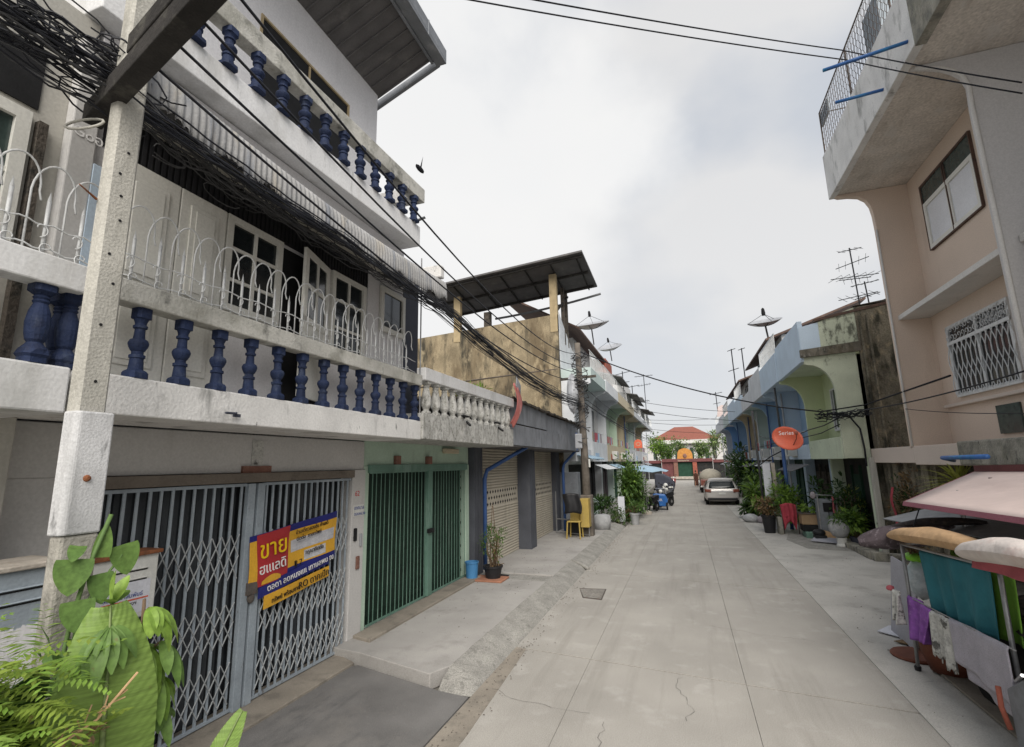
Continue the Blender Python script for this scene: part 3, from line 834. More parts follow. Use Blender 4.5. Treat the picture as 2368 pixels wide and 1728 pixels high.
# lower balcony
MB().box(-5.0, -4.12, 2.3, 7.3, 3.19, 3.50).build('balcony_slab', 'white_dirty', A, bevel=.012)
MB().box(-4.27, -4.10, 2.3, 7.3, 4.09, 4.275).build('balcony_rail', 'railmoss', A, bevel=.012)
for i in range(13):
    baluster(A, -4.19, 2.74 + .372 * i, 3.5, 'bluebal')
arch_rail(A, -4.19, 2.5, 7.2, 4.275)
rp = MB(); rp.tube([(-4.16, 7.32, 3.5), (-4.16, 7.32, 6.4)], .012, 6); rp.build('conduit', 'steel', A)
sp = MB(); sp.box(-4.10, -4.085, 3.62, 3.70, 3.26, 3.29); sp.tube([(-4.10, 3.66, 3.30), (-4.06, 3.62, 3.29), (-4.05, 3.5, 3.285)], .012, 6)
sp.build('drain_spout', 'panelgrey', A)
# awning of old corrugated sheets, its skirt bent down
aw = MB(); na = 420; Y0, Y1 = 2.2, 7.45
ra = random.Random(4)
def awsag(y): return -.12 * math.sin(math.pi * (y - 2.2) / 5.3)
def awf(u, v):
    y = Y0 + (Y1 - Y0) * u
    wv = .010 * math.sin(u * 78 * 2 * math.pi)
    pts = [(-4.48, 6.36), (-4.1, 6.13), (-3.86, 6.0), (-3.745, 5.92), (-3.725, 5.82), (-3.72, 5.60)]
    k = v * 5; i = min(4, int(k)); t = k - i
    x = pts[i][0] * (1 - t) + pts[i + 1][0] * t; z = pts[i][1] * (1 - t) + pts[i + 1][1] * t
    nx, nz = (.4, .9) if i < 3 else (1, 0)
    rag = (ra.uniform(-.03, .02) - .05 * max(0, math.sin(y * 5.1)) + .04 * math.sin(y * 13)) if v > .99 else 0
    return V((x + wv * nx, y, z + wv * nz + awsag(y) + rag))
aw.grid(awf, na, 10)
ao = aw.build('awning', 'asbestos', A, smooth=True, solid=.006)
rf = MB()
for i in range(15):
    yb = 2.5 + i * .35
    rf.bar((-4.48, yb, 6.28 + awsag(yb)), (-3.78, yb, 5.82 + awsag(yb)), .05, .04)
for xx, zz in ((-4.2, 6.06), (-3.86, 5.85)):
    rf.tube([(xx, 2.3 + k * .5, zz + awsag(2.3 + k * .5)) for k in range(11)], .028, 5)
rf.build('awning_frame', 'beam', ao)
MB().box(-5.14, -3.8, 7.36, 7.5, 6.02, 6.25).build('awning_end', 'white_dirty', A, bevel=.02)
# upper balcony
MB().prism([(-5.14, 2.2), (-4.3, 2.2), (-4.14, 7.22), (-5.14, 7.22)], 2, 6.58, 6.95).build('balcony_slab', 'white', A, bevel=.012)
MB().prism([(-4.42, 2.2), (-4.25, 2.2), (-4.08, 7.26), (-4.26, 7.26)], 2, 7.42, 7.68).build('balcony_rail', 'railmoss', A, bevel=.012)
MB().box(-5.14, -4.2, 7.06, 7.24, 7.421, 7.679).build('balcony_rail', 'white_dirty', A, bevel=.012)
for i in range(13):
    yy = 2.62 + .365 * i
    baluster(A, -4.30 + (yy - 2.6) * .034, yy, 6.95, 'bluebal', .48, .95)
for xx in (-4.5, -4.82):
    baluster(A, xx, 7.13, 6.95, 'bluebal', .48)
w_ = MB()
w_.box(-12, -5.14, 2.3, 7.24, 7.0, 7.2); w_.box(-12, -5.14, 2.3, 7.24, 9.06, 10.0)
w_.box(-12, -5.14, 2.3, 4.46, 7.2, 9.06); w_.box(-12, -5.14, 6.4, 7.24, 7.2, 9.06)
w_.build('second_floor_wall', 'thirdwall', A)
window(A, -5.16, 4.46, 6.4, 7.2, 9.06, 1, 2, 1, 'ochre_post', 'black', .035, dep=.04)
# mono-pitch roof rising towards the street
MB().prism([(-12, 7.0), (-3.95, 10.42), (-3.95, 10.50), (-12, 7.1)], 1, -2, 7.3).build('roof', 'soffitgrey', A)
rb = MB()
for i in range(24):
    yy = 1.5 + i * .25
    rb.bar((-5.12, yy, 9.90), (-3.98, yy, 10.385), .02, .02)
rb.build('roof_rib', 'soffitgrey', A)
gt = MB(); gt.box(-3.95, -3.74, -2, 7.42, 10.34, 10.40); gt.box(-3.79, -3.74, -2, 7.42, 10.40, 10.64); gt.box(-4.0, -3.95, -2, 7.3, 10.30, 10.56)
for yy in (2.5, 4.6, 6.7): gt.box(-3.80, -3.732, yy, yy + .03, 10.33, 10.65)
gt.build('gutter', 'gutter', A, bevel=.008)
MB().prism([(-5.3, 9.80), (-3.9, 10.37), (-3.9, 10.52), (-5.3, 9.95)], 1, 7.40, 7.47).build('barge_board', 'gutter', A)
bk = MB(); bk.bar((-4.2, 7.0, 6.93), (-3.95, 7.05, 7.02), .07, .012); bk.build('bracket', 'gutter', A)
# plaque and paper charm above the gate, small signs on the pier
MB().box(-5.14, -5.10, 4.72, 5.16, 2.70, 2.80).build('plaque', 'plaque', A)
MB().box(-5.139, -5.125, 4.86, 5.03, 2.80, 3.12).build('paper_charm', 'ragwhite', A)
st = MB(); st.box(-5.10, -5.092, 6.9, 7.16, 1.98, 2.16); so = st.build('sticker', 'mailwhite', A)
text(so, 'lettering', 'เทศบาล', 'inkblue', (-5.091, 6.91, 2.085), (0, 1, 0), (0, 0, 1), .085)
text(so, 'lettering', 'ดอนหลวง', 'inkblue', (-5.091, 6.91, 1.995), (0, 1, 0), (0, 0, 1), .075)
text(so, 'lettering', '62', 'inkred', (-5.098, 6.93, 2.30), (0, 1, 0), (0, 0, 1), .12)
for (y0, z0, dy, dz, mm) in ((6.92, 1.60, .07, .2, 'black'), (7.08, 1.5, .05, .2, 'dishgrey'), (7.0, 1.16, .08, .2, 'plaque')):
    MB().box(-5.10, -5.07, y0, y0 + dy, z0, z0 + dz).build('switch_box', mm, A, bevel=.012)

# ---------------- for-sale banner wired to the gate
bn = thing('banner', 'red, yellow and blue for sale banner tied across the grey folding gate', 'banner', (-5.07, 5.4, 1.3))
bx = -5.055
def bpt(u, v):      # u along, v up; the sheet bulges a little and dips to the left
    y = 4.86 + 1.56 * u
    ztop = 1.95 + .17 * u; zbot = 1.33 + .14 * u
    return V((bx + .018 * math.sin(u * 9) + .012 * math.sin(v * 5 + u * 3), y, zbot + (ztop - zbot) * v))
MB().grid(bpt, 16, 6).build('sheet', 'bannerblue', bn, solid=.003)
def patch(u0, u1, v0, v1, m, off, nm='print', pts=None):
    f_ = lambda u, v: bpt(u0 + (u1 - u0) * u, v0 + (v1 - v0) * v) + V((off, 0, 0))
    return MB().grid(f_, 14, 4).build(nm, m, bn)
patch(.0, .085, .0, .89, 'banneryellow', .004)
MB().grid(lambda u, v: bpt(.06 + .02 * (1 - v) + (.36 - .04 * (1 - v)) * u, .0 + .99 * v) + V((.006, 0, 0)), 10, 6).build('print', 'bannerred', bn)
MB().grid(lambda u, v: bpt(.42 - .05 * (1 - v) ** .6 + (.58 + .05 * (1 - v) ** .6) * u, .14 + .72 * v) + V((.005, 0, 0)), 12, 6).build('print', 'banneryellow', bn)
patch(.44, .97, .42, .66, 'bannergrey', .008)
patch(.60, .86, .17, .37, 'bannergrey', .008)
MB().grid(lambda u, v: bpt(.12 + .2 * u, .02 + .14 * v * math.sin(math.pi * (.15 + .7 * u))) + V((.009, 0, 0)), 10, 2).build('print', 'banneryellow', bn)
# lower loose strips
MB().grid(lambda u, v: V((bx + .012 + .01 * math.sin(u * 7), 5.02 + 1.26 * u, 1.20 + .19 * u + .15 * v)), 12, 2).build('strip', 'bannerblue', bn, solid=.003)
MB().grid(lambda u, v: V((bx + .018 + .01 * math.sin(u * 6), 5.11 + 1.19 * u, 1.06 + .155 * u + (.16 - .02 * u) * v)), 12, 2).build('strip', 'banneryellow', bn, solid=.003)
sl = (0, 1, .10)
text(bn, 'lettering', 'ขาย', 'inkyellow', (bx + .034, 4.99, 1.665), sl, (0, 0, 1), .30, .004)
text(bn, 'lettering', 'ฮแเลดิ', 'inkwhite', (bx + .034, 5.00, 1.48), sl, (0, 0, 1), .17, .004)
text(bn, 'lettering', 'ตลดา ลดหนงแแ เทาบลพน ณ', 'inkwhite', (bx + .036, 5.14, 1.265), (0, 1, .15), (0, 0, 1), .105, .003)
text(bn, 'lettering', 'ทรัพย์ พร้อมขาย', 'inkblack', (bx + .040, 5.22, 1.115), (0, 1, .13), (0, 0, 1), .075, .003)
text(bn, 'lettering', 'RO ตากเปีก', 'inkblack', (bx + .040, 5.68, 1.17), (0, 1, .13), (0, 0, 1), .125, .003)
text(bn, 'lettering', 'บ้านเดี่ยวสองชั้น ทำเลดี', 'inkblack', (bx + .032, 5.58, 1.885), (0, 1, .11), (0, 0, 1), .07, .003)
text(bn, 'lettering', 'ติดต่อ  ขายทรัพย์', 'inkblack', (bx + .032, 5.60, 1.80), (0, 1, .11), (0, 0, 1), .07, .003)
text(bn, 'lettering', '฿ 7', 'inkblack', (bx + .032, 5.58, 1.47), (0, 1, .09), (0, 0, 1), .11, .003)
text(bn, 'lettering', 'กรุณาติดต่อ', 'inkblack', (bx + .032, 5.78, 1.60), (0, 1, .09), (0, 0, 1), .075, .003)

# ---------------- neighbour on the far left
Ln = thing('town_house', 'pale house with blue balusters behind the near concrete pole, cut by the frame', 'house', (-5.2, 0, 0))
w_ = MB(); w_.box(-12, -5.0, -3, 2.32, 0, 3.19); w_.build('ground_floor_wall', 'mossywall', Ln)
MB().box(-5.0, -4.86, 2.08, 2.36, 0, 3.19).build('pilaster', 'beige', Ln, bevel=.01)
MB().box(-12, -4.5, -3, 2.32, 3.5, 6.56).build('first_floor_wall', 'beige', Ln)
MB().box(-4.5, -4.40, 2.18, 2.36, 3.5, 6.3).build('pilaster', 'greige', Ln, bevel=.01)
MB().box(-4.44, -4.39, 2.36, 2.43, 4.28, 5.25).build('door_edge', 'skyblue', Ln)
window(Ln, -4.5, 1.2, 1.96, 4.4, 5.44, 1, 2, 2, 'doorwhite', 'glassgreen', .09)
MB().box(-4.5, -4.485, .6, 2.0, 5.5, 6.0).build('louvre', 'black', Ln)
MB().box(-4.5, -4.44, 2.0, 2.06, 3.5, 5.4).build('door_post', 'woodrot', Ln)
MB().box(-5.0, -4.12, -3, 2.26, 3.17, 3.50).build('balcony_slab', 'white', Ln, bevel=.015)
MB().box(-4.27, -4.10, -3, 2.28, 4.06, 4.27).build('balcony_rail', 'white', Ln, bevel=.012)
BIG = [(.085, 0), (.085, .04), (.10, .06), (.10, .10), (.07, .13), (.055, .15), (.07, .17), (.082, .22), (.088, .30), (.075, .38), (.05, .44), (.062, .455), (.05, .47), (.062, .485), (.05, .50), (.085, .53), (.085, .59)]
for yy in (1.7, 2.06):
    baluster(Ln, -4.19, yy, 3.5, 'bluebal', .57, .8, BIG)
for xx in (-4.25, -4.35, -4.45):
    baluster(Ln, xx, 2.27, 3.5, 'bluebal', .57, .8, BIG)
arch_rail(Ln, -4.19, .4, 2.35, 4.27)
text(Ln, 'lettering', 'Goอทฝ', 'inkwhite', (-4.395, 2.185, 5.42), (0, 1, -.0), (0, 0, 1), .12)

# ---------------- green shophouse
B = thing('shophouse', 'mint green single storey shophouse with dark green folding gate and mouldy vase balusters', 'house', (-5.2, 9.4, 0))
w_ = MB()
w_.box(-12, -5.14, 7.2, 11.5, 2.78, 3.25); w_.box(-5.36, -5.13, 7.2, 7.34, .1, 2.78); w_.box(-5.36, -5.12, 11.3, 11.5, .1, 2.78); w_.box(-12, -5.9, 7.2, 11.5, 0, 2.78)
w_.build('wall', 'mint', B, bevel=.008)
MB().box(-5.9, -5.26, 7.34, 11.3, 0, 2.78).build('gate_backing', 'greendark', B)
sh = MB()
for k in range(9):
    sh.box(-5.27, -5.24, 7.36, 11.28, .3 + k * .27, .3 + k * .27 + .06)
sh.build('inner_shutter', 'greendark', B)
MB().box(-5.16, -5.08, 7.3, 11.32, 2.66, 2.80).build('gate_lintel', 'greenmetal', B, bevel=.008)
lattice_gate(B, -5.12, 7.36, 9.34, .2, 2.66, True, 15, 'greenmetal', 'greenmetal', False, .014)
lattice_gate(B, -5.12, 9.52, 11.28, .2, 2.66, True, 13, 'greenmetal', 'greenmetal', False, .014)
MB().box(-5.15, -5.07, 9.34, 9.52, .2, 2.67).build('gate_post', 'greenmetal', B, bevel=.006)
MB().box(-5.08, -5.0, 9.3, 9.5, 1.42, 1.50).build('bolt', 'black', B, bevel=.01)
MB().box(-5.14, -5.06, 9.3, 9.48, 2.8, 2.96).build('shrine_shelf', 'plaque', B, bevel=.01)
MB().box(-5.14, -5.08, 8.1, 8.28, 2.8, 2.96).build('name_plate', 'plaque', B, bevel=.01)
MB().box(-5.13, -5.03, 10.05, 10.75, 3.03, 3.14).build('tube_lamp', 'creamwall', B, bevel=.02)
MB().box(-9, -4.08, 7.3, 11.95, 3.2, 3.64).build('balcony_slab', 'white_mould', B, bevel=.015)
MB().box(-4.24, -4.06, 7.34, 11.98, 4.2, 4.42).build('balcony_rail', 'white', B, bevel=.012)
for i in range(13):
    baluster(B, -4.15, 7.52 + .346 * i, 3.64, 'white_mould', .56, 1.0, VASE)
for k, yy in enumerate((8.6, 10.4)):
    bk = MB(); bk.bar((-4.1, yy + .5, 3.62), (-3.8, yy, 3.5), .035, .035); bk.box(-4.08, -4.03, yy + .2, yy + .5, 3.7, 3.73)
    bk.build('cable_bracket', 'black', B)

# ---------------- shop with roller shutters
Cs = thing('shutter_shop', 'low shop with two brown roller shutters under a charcoal board fascia', 'shop', (-5.2, 16, 0))
w_ = MB(); w_.box(-12, -5.3, 11.52, 20.9, 0, 3.3); w_.build('wall', 'charcoal', Cs)
for (y0, y1, xf) in ((11.56, 12.1, -5.0), (15.4, 16.02, -4.74), (19.72, 20.3, -4.95)):
    p_ = MB(); p_.box(-5.3, xf, y0, y1, 0.1, 3.3)
    for k in range(3): p_.box(xf, xf + .012, y0 + .05 + k * (y1 - y0) / 3, y0 + .05 + k * (y1 - y0) / 3 + .05, .1, 3.28)
    p_.build('pillar', 'charcoal', Cs, bevel=.01)
for y0, y1 in ((12.1, 15.4), (16.02, 19.72)):
    prof = []; z = .14; up = 0
    while z < 3.25:
        if 1.62 < z < 2.12:
            prof += [(-5.16, z), (-5.16, z + .08)]; z += .1
            continue
        prof += [(-5.19, z), (-5.15, z + .015), (-5.145, z + .045), (-5.155, z + .07)]
        z += .078
    s_ = MB()
    vs = [(x, y, z) for y in (y0, y1) for x, z in prof]; n = len(prof)
    s_.add(vs, [(i, i + 1, n + i + 1, n + i) for i in range(n - 1)])
    so = s_.build('roller_shutter', 'shutter', Cs)
    rg_ = MB(); rr2 = random.Random(9)
    for row in range(3):
        yy = y0 + .12 + (row % 2) * .1
        while yy < y1 - .1:
            zc = 1.70 + row * .16
            if row < 3:
                rg_.prism([(yy - .055, zc), (yy, zc - .05), (yy + .055, zc), (yy, zc + .05)], 0, -5.158, -5.154)
            yy += .2
    rg_.build('ventilation_slot', 'black', so)
MB().box(-5.3, -4.2, 12.0, 20.9, 3.22, 3.27).build('soffit', 'soffitgrey', Cs)
def boards(y0, y1, z0, z1, x):
    b_ = MB(); yy = y0; r_ = random.Random(int(y0 * 7))
    while yy < y1:
        ww = min(.16, y1 - yy)
        b_.box(x - .03, x + r_.uniform(0, .006), yy, yy + ww - .008, z0, z1); yy += ww
    b_.box(x - .05, x - .02, y0, y1, z0, z1)
    return b_.build('fascia', 'fasciagrey', Cs)
boards(12.05, 20.9, 3.26, 3.80, -4.18)
boards(12.05, 15.7, 3.84, 4.42, -4.20)
boards(15.7, 20.9, 3.80, 4.34, -4.22)
rw = MB(); rr3 = random.Random(8)
rw.grid(lambda u, v: V((-4.12 - 8 * v, 12.0 + 9.1 * u, 4.47 + .55 * v - .12 * u + rr3.uniform(-.03, .03))), 46, 10)
rw.build('roof', 'woodrot', Cs, solid=.06)
for yy, nm in ((13.2, 0), (20.55, 1)):
    d_ = MB()
    if nm == 0: d_.tube([(-4.25, 13.6, 3.24), (-4.98, 12.35, 2.62), (-5.02, 12.28, 2.4), (-5.02, 12.28, .16)], .055, 10)
    else: d_.tube([(-4.2, 20.3, 4.0), (-4.2, 20.25, 3.3), (-4.62, 19.75, 2.75), (-4.66, 19.7, 2.55), (-4.66, 19.7, .16)], .055, 10)
    d_.build('downpipe', 'bluepipe', Cs, smooth=True)

# ---------------- ochre house with the roofed terrace
D = thing('ochre_house', 'tall house with stained ochre side wall and a grey roofed rooftop terrace', 'house', (-6, 23, 0))
MB().prism([(-13, 0), (-4.96, 0), (-4.96, 9.42), (-13, 8.95)], 1, 21.0, 21.2).build('side_wall', 'ochre', D)
MB().box(-13, -4.95, 21.2, 25.4, 0, 6.9).build('wall', 'whitewash', D)
MB().prism([(21.2, 6.9), (25.3, 6.9), (25.3, 8.2), (23.8, 8.35), (22.6, 8.9), (21.2, 9.6)], 0, -5.05, -4.94).build('terrace_wall', 'whitewash', D)
for x, z1 in ((-5.13, 11.35), (-9.95, 10.9)):
    MB().box(x - .17, x + .17, 20.98, 21.22, 8.6, z1).build('post', 'ochre_post', D, bevel=.01)
MB().box(-8.75, -8.45, 21.5, 21.8, 8.6, 10.1).build('post', 'woodrot', D)
for yy in (22.3, 23.0):
    MB().box(-5.08, -4.92, yy, yy + .14, 8.3, 11.1).build('post', 'woodrot', D)
MB().add([(-11.4, 20.0, 11.12), (-3.5, 19.8, 11.68), (-3.42, 23.2, 11.25), (-11.4, 23.4, 10.66), (-11.4, 20.0, 11.2), (-3.5, 19.8, 11.76), (-3.42, 23.2, 11.33), (-11.4, 23.4, 10.74)],
         [(0, 1, 2, 3), (4, 7, 6, 5), (0, 4, 5, 1), (1, 5, 6, 2), (2, 6, 7, 3), (3, 7, 4, 0)]).build('terrace_roof', 'soffitgrey', D)
pu = MB()
for t in (.06, .5, .93):
    a_ = V((-11.2, 20 + 3.4 * t, 11.08 - .46 * t)); b_ = V((-3.55, 19.85 + 3.3 * t, 11.62 - .42 * t)); pu.bar(a_, b_, .08, .1)
for k in range(7):
    t = .05 + k / 6.6
    pu.bar(V((-11.4 + 7.9 * t, 20.05, 11.08 + .55 * t)), V((-11.4 + 7.9 * t, 23.2, 10.64 + .55 * t)), .05, .06)
pu.bar((-5.1, 21.1, 9.5), (-4.9, 23.1, 10.9), .08, .08)
pu.build('purlin', 'beam', D)
MB().tube(sag((-8.9, 23.5, 10.35), (-3.3, 23.4, 10.95), .1, 8), .06, 8).build('gutter', 'roofgrey', D)
MB().prism([(-4.5, 9.35), (-4.5, 9.45), (-9, 12.0), (-9, 11.9)], 1, 23.6, 33).build('main_roof', 'brownroof', D)
MB().box(-9, -5.2, 25.4, 33, 6.9, 9.4).build('wall', 'greige', D)
w_ = MB(); w_.tube([(-5.0, 21.02, 6.9), (-11.9, 20.97, 6.55)], .03, 6); w_.build('conduit', 'rustmetal', D)
# grass tuft growing out of the stained wall
MB().leaves((-9.0, 20.8, 6.1), (.7, .3, .35), 120, .3, 5, .6, .25).build('wall_weed', 'leaf_bright', label='tuft of green weed growing from the stained ochre wall', cat='weed')

# ================================================================ row houses with curved brackets
def curve_fin(xf, xc, xw, zl, zc):
    """bracket outline in |x|, z : wall -> front edge -> concave curve out to the canopy tip"""
    p = [(xw, zl), (xf, zl), (xf, zc - 1.15)]
    for k in range(1, 7):
        a = math.pi / 2 * k / 6
        p.append((xf - (xf - xc - .12) * (1 - math.cos(a)), zc - 1.15 + .92 * math.sin(a)))
    p += [(xc + .05, zc - .2), (xc + .05, zc), (xw, zc)]
    return p

def rowhouse(sd_, y0, y1, nm, label, xf, xc, xw, zc, zt, cw, cfin, cpar, cin, zp=3.45, zb=2.75, group=None, arch=False, xfin_end=None, clutter=True, shop='shopdark', win=True, rail=True, seed=0, parapet_mat=None):
    T = thing(nm, label, 'house', (sd_ * (xw + 2), (y0 + y1) / 2, 0), group)
    rr = random.Random(seed * 13 + int(y0 * 10))
    def X(a, b): return tuple(sorted((sd_ * a, sd_ * b)))
    MB().box(*X(xw, xw + 7), y0, y1, zb, zt).build('wall', cin, T)
    MB().box(*X(xw + .3, xw + 7), y0, y1, 0, zb).build('shop_front', shop, T)  # solid dark block, its colour standing for shade in the shop recess
    for yy in (y0 + .02, y1 - .2): MB().box(*X(xw - .1, xw + .3), yy, yy + .18, 0, zb).build('pillar', cw, T, bevel=.01)
    sf = MB()
    for k in range(4):
        yy = y0 + .3 + k * (y1 - y0 - .6) / 4
        sf.box(*X(xw + .22, xw + .3), yy, yy + .05, .1, 2.5)
        if rr.random() < .6: sf.box(*X(xw + .25, xw + .3), yy + .08, yy + .8, .2, 2.2)
    sf.build('shop_panel', rr.choice(['curtain', 'greenshop', 'darkvent', 'woodrot']), T)
    pf = [(sd_ * a, z) for a, z in curve_fin(xf, xc, xfin_end or xw, zb, zc)]
    MB().prism(pf, 1, y0, y0 + .14).build('fin', cfin, T)
    MB().box(*X(xc, xw + .5), y0 + .01, y1, zc, zc + .14).build('canopy', cw, T)
    MB().box(*X(xc - .025, xc + .12), y0 + .012, y1 - .01, zc - .12, zt - .0).build('canopy_parapet', parapet_mat or cpar, T, bevel=.01)
    MB().box(*X(xf - .02, xf + .1), y0 + .14, y1, zb - .02, zp).build('balcony_parapet', cpar, T, bevel=.012)
    MB().box(*X(xf + .11, xw), y0 + .14, y1, zb - .015, zb + .12).build('balcony_slab', cw, T)
    # clutter of a lived-in front: awning, air conditioner, pipe, washing
    if clutter and rr.random() < .8:
        ya, yb = y0 + rr.uniform(.2, .8), y1 - rr.uniform(.2, .9); dpt = rr.uniform(.5, .95); zz = rr.uniform(2.45, 2.7)
        am = rr.choice(['whitewash', 'umbrella', 'roofgrey', 'dishgrey', 'paleaqua'])
        MB().grid(lambda u, v: V((sd_ * (xf - dpt * v), ya + (yb - ya) * u, zz - .25 * v + .015 * math.sin(u * 50))), 40, 4).build('shop_awning', am, T, solid=.015)
    if clutter and rr.random() < .7:
        ya = y0 + rr.uniform(.8, 2.6)
        ac = MB().box(*X(xf - .36, xf - .03), ya, ya + .75, zb + .12, zb + .62).build('air_conditioner', 'mailwhite', T, bevel=.02)
        MB().lathe([(.2, -.004), (.2, .004)], (sd_ * (xf - .363), ya + .32, zb + .37), 16, (1, 0, 0)).build('fan_grille', 'washgrey', ac)
    if clutter and rr.random() < .7:
        MB().tube([(sd_ * (xf - .05), y1 - .12, zc - .1), (sd_ * (xf - .05), y1 - .12, .2)], .04, 6).build('downpipe', rr.choice(['dishgrey', 'bluepipe', 'whitewash']), T)
    if clutter and rr.random() < .75:
        ya = y0 + .6; MB().tube([(sd_ * (xf + .12), ya, zp + .55), (sd_ * (xf + .12), y1 - .6, zp + .55)], .014, 5).build('washing_line', 'steel', T)
        k = ya + .1
        while k < y1 - 1.0:
            wc = rr.uniform(.3, .5); hh = rr.uniform(.35, .6)
            if rr.random() < .7:
                MB().grid(lambda u, v: V((sd_ * (xf + .12 + .02 * math.sin(u * 6)), k + wc * u, zp + .54 - hh * v)), 5, 3).build('washing', rr.choice(['clothgrey', 'clothpink', 'ragwhite', 'umbrella', 'cardboard']), T, solid=.012)
            k += wc + .06
    if clutter and rr.random() < .6:
        ya = y0 + rr.uniform(.5, 2.5)
        MB().box(*X(xf - .06, xf - .02), ya, ya + rr.uniform(.6, 1.1), zb + .08, zb + rr.uniform(.4, .6)).build('name_board', rr.choice(['mailwhite', 'creamwall', 'midblue', 'brickred']), T, bevel=.01)
    if win:
        s_ = -sd_
        if arch:
            for yy in (y0 + .7, y0 + 2.3):
                pl = [(yy, 4.3), (yy + .9, 4.3), (yy + .9, 5.3)] + [(yy + .45 + .45 * math.cos(math.pi * k / 8), 5.3 + .4 * math.sin(math.pi * k / 8)) for k in range(1, 8)] + [(yy, 5.3)]
                wn = MB().prism(pl, 0, *X(xw - .04, xw)).build('window', 'whitemetal', T)
                pl2 = [(yy + .45 + (a - yy - .45) * .84, 4.95 + (b - 4.95) * .88) for a, b in pl]
                MB().prism(pl2, 0, *X(xw - .05, xw - .03)).build('pane', rr.choice(['glassdark', 'maroon']), wn)
        else:
            window(T, sd_ * xw, y0 + .9, y1 - 1.3, zb + 1.0, zc - .7, s_, 3, 1, 'whitemetal', 'glassdark')
    return T

# ---------------- right row beyond the alley
GRN = rowhouse(1, 17.5, 21.7, 'row_house', 'pale green row house with mouldy curved bracket beside the brown alley wall', 4.55, 3.75, 5.22, 5.9, 7.1, 'palegreen', 'palegreen_mould', 'palegreen', 'yellowgreen', zp=3.4, group='row houses on the right', xfin_end=5.32, clutter=False, shop='shopdark', seed=1, parapet_mat='skyblue')
MB().prism([(4.3, 6.0), (5.36, 6.0), (5.36, 7.38), (4.3, 7.0)], 1, 17.44, 17.52).build('end_parapet', 'palegreen_mould', GRN)
MB().prism([(3.74, 6.0), (4.3, 6.0), (4.3, 7.0), (3.74, 6.88)], 1, 17.45, 17.53).build('end_parapet', 'skyblue', GRN)
MB().prism([(5.32, 0), (9.0, 0), (9.0, 7.5), (6.3, 7.42), (5.32, 7.36)], 1, 17.42, 17.55).build('side_wall', 'tanmoss', GRN)
for xx in (5.42, 5.62): MB().tube([(xx, 17.38, 2.9), (xx, 17.38, 7.1)], .035, 8).build('downpipe', 'tanmoss', GRN)
MB().prism([(5.3, 7.40), (7.5, 7.52), (7.5, 7.85), (6.9, 7.78), (6.1, 7.5)], 1, 17.4, 19).build('roof', 'woodrot', GRN)
MB().prism([(3.7, 5.9), (5.36, 5.98), (5.36, 6.28), (3.7, 6.14)], 1, 17.40, 17.5).build('fascia', 'mossy', GRN)
window(GRN, 5.20, 19.0, 20.6, 3.7, 5.2, -1, 1, 2, 'whitemetal', 'glassgreen')
MB().prism([(4.2, 7.02), (6.4, 7.40), (6.4, 7.48), (4.2, 7.10)], 1, 17.40, 21).build('coping', 'brownroof', GRN)
MB().prism([(5.46, 3.35), (5.66, 3.35), (5.66, 5.2), (5.46, 5.2)], 1, 18.6, 19.4).build('cupboard', 'yellowgreen', GRN)
cols = [('skyblue', 'yellowgreen', 'skyblue', 'midblue', 'sky blue row house next to the pale green one'),
        ('skyblue', 'skyblue', 'whitewash', 'midblue', 'sky blue row house, second in the blue pair'),
        ('paleaqua', 'midblue', 'whitewash', 'paleaqua', 'pale aqua row house beyond the blue pair'),
        ('creamwall', 'paleaqua', 'skyblue', 'creamwall', 'cream row house with tan curved bracket'),
        ('skyblue', 'creamwall', 'skyblue', 'deepblue', 'row house with deep blue balcony walls'),
        ('whitewash', 'midblue', 'paleaqua', 'skyblue', 'whitewashed row house past the deep blue balcony'),
        ('skyblue', 'deepblue', 'whitewash', 'deepblue', 'far blue row house with rounded arch near the gate'),
        ('whitewash', 'whitewash', 'whitewash', 'skyblue', 'last pale row house before the orange gate')]
y = 21.7
for i, (cw, cf, cp, ci, lb) in enumerate(cols):
    stp = 4.4 + (i > 3) * 1.6
    T = rowhouse(1, y, y + stp, 'row_house', lb, 4.55 - (.2 if i > 3 else 0), 3.72, 5.22, 5.9, [6.95, 7.15, 6.6, 6.9, 7.2, 6.7, 7.1, 6.8][i], cw, cf, cp, ci, zp=3.3, group='row houses on the right', seed=i + 3, shop=['shopdark', 'greenshop', 'shopdark', 'curtain'][i % 4])
    ur = MB()
    for k in range(int(stp / .22)): ur.tube([(3.76, y + .1 + k * .22, 7.0), (3.76, y + .1 + k * .22, 7.75)], .014, 4)
    ur.tube([(3.76, y, 7.75), (3.76, y + stp, 7.75)], .02, 4)
    if i in (0, 3, 5, 7): ur.build('terrace_rail', 'whitemetal', T)
    if i in (1, 2, 4, 5):
        yy = y + .3
        MB().box(4.9, 12, yy, y + stp, 7.0, 8.75).build('upper_room', ['whitewash', 'greige', 'skyblue'][i % 3], T)
        window(T, 4.9, yy + .8, yy + 2.8, 7.3, 8.3, -1, 2, 1, 'whitemetal', 'glassdark')
        MB().prism([(4.15, 8.45), (4.15, 8.55), (8.5, 10.1), (8.5, 10.0)], 1, yy - .3, y + stp).build('roof', 'brownroof', T)
        MB().prism([(3.9, 7.2), (3.9, 7.26), (5.2, 7.75), (5.2, 7.69)], 1, yy, y + stp - 1.2).build('lean_to', 'woodrot', T)
    y += stp
YRE = y

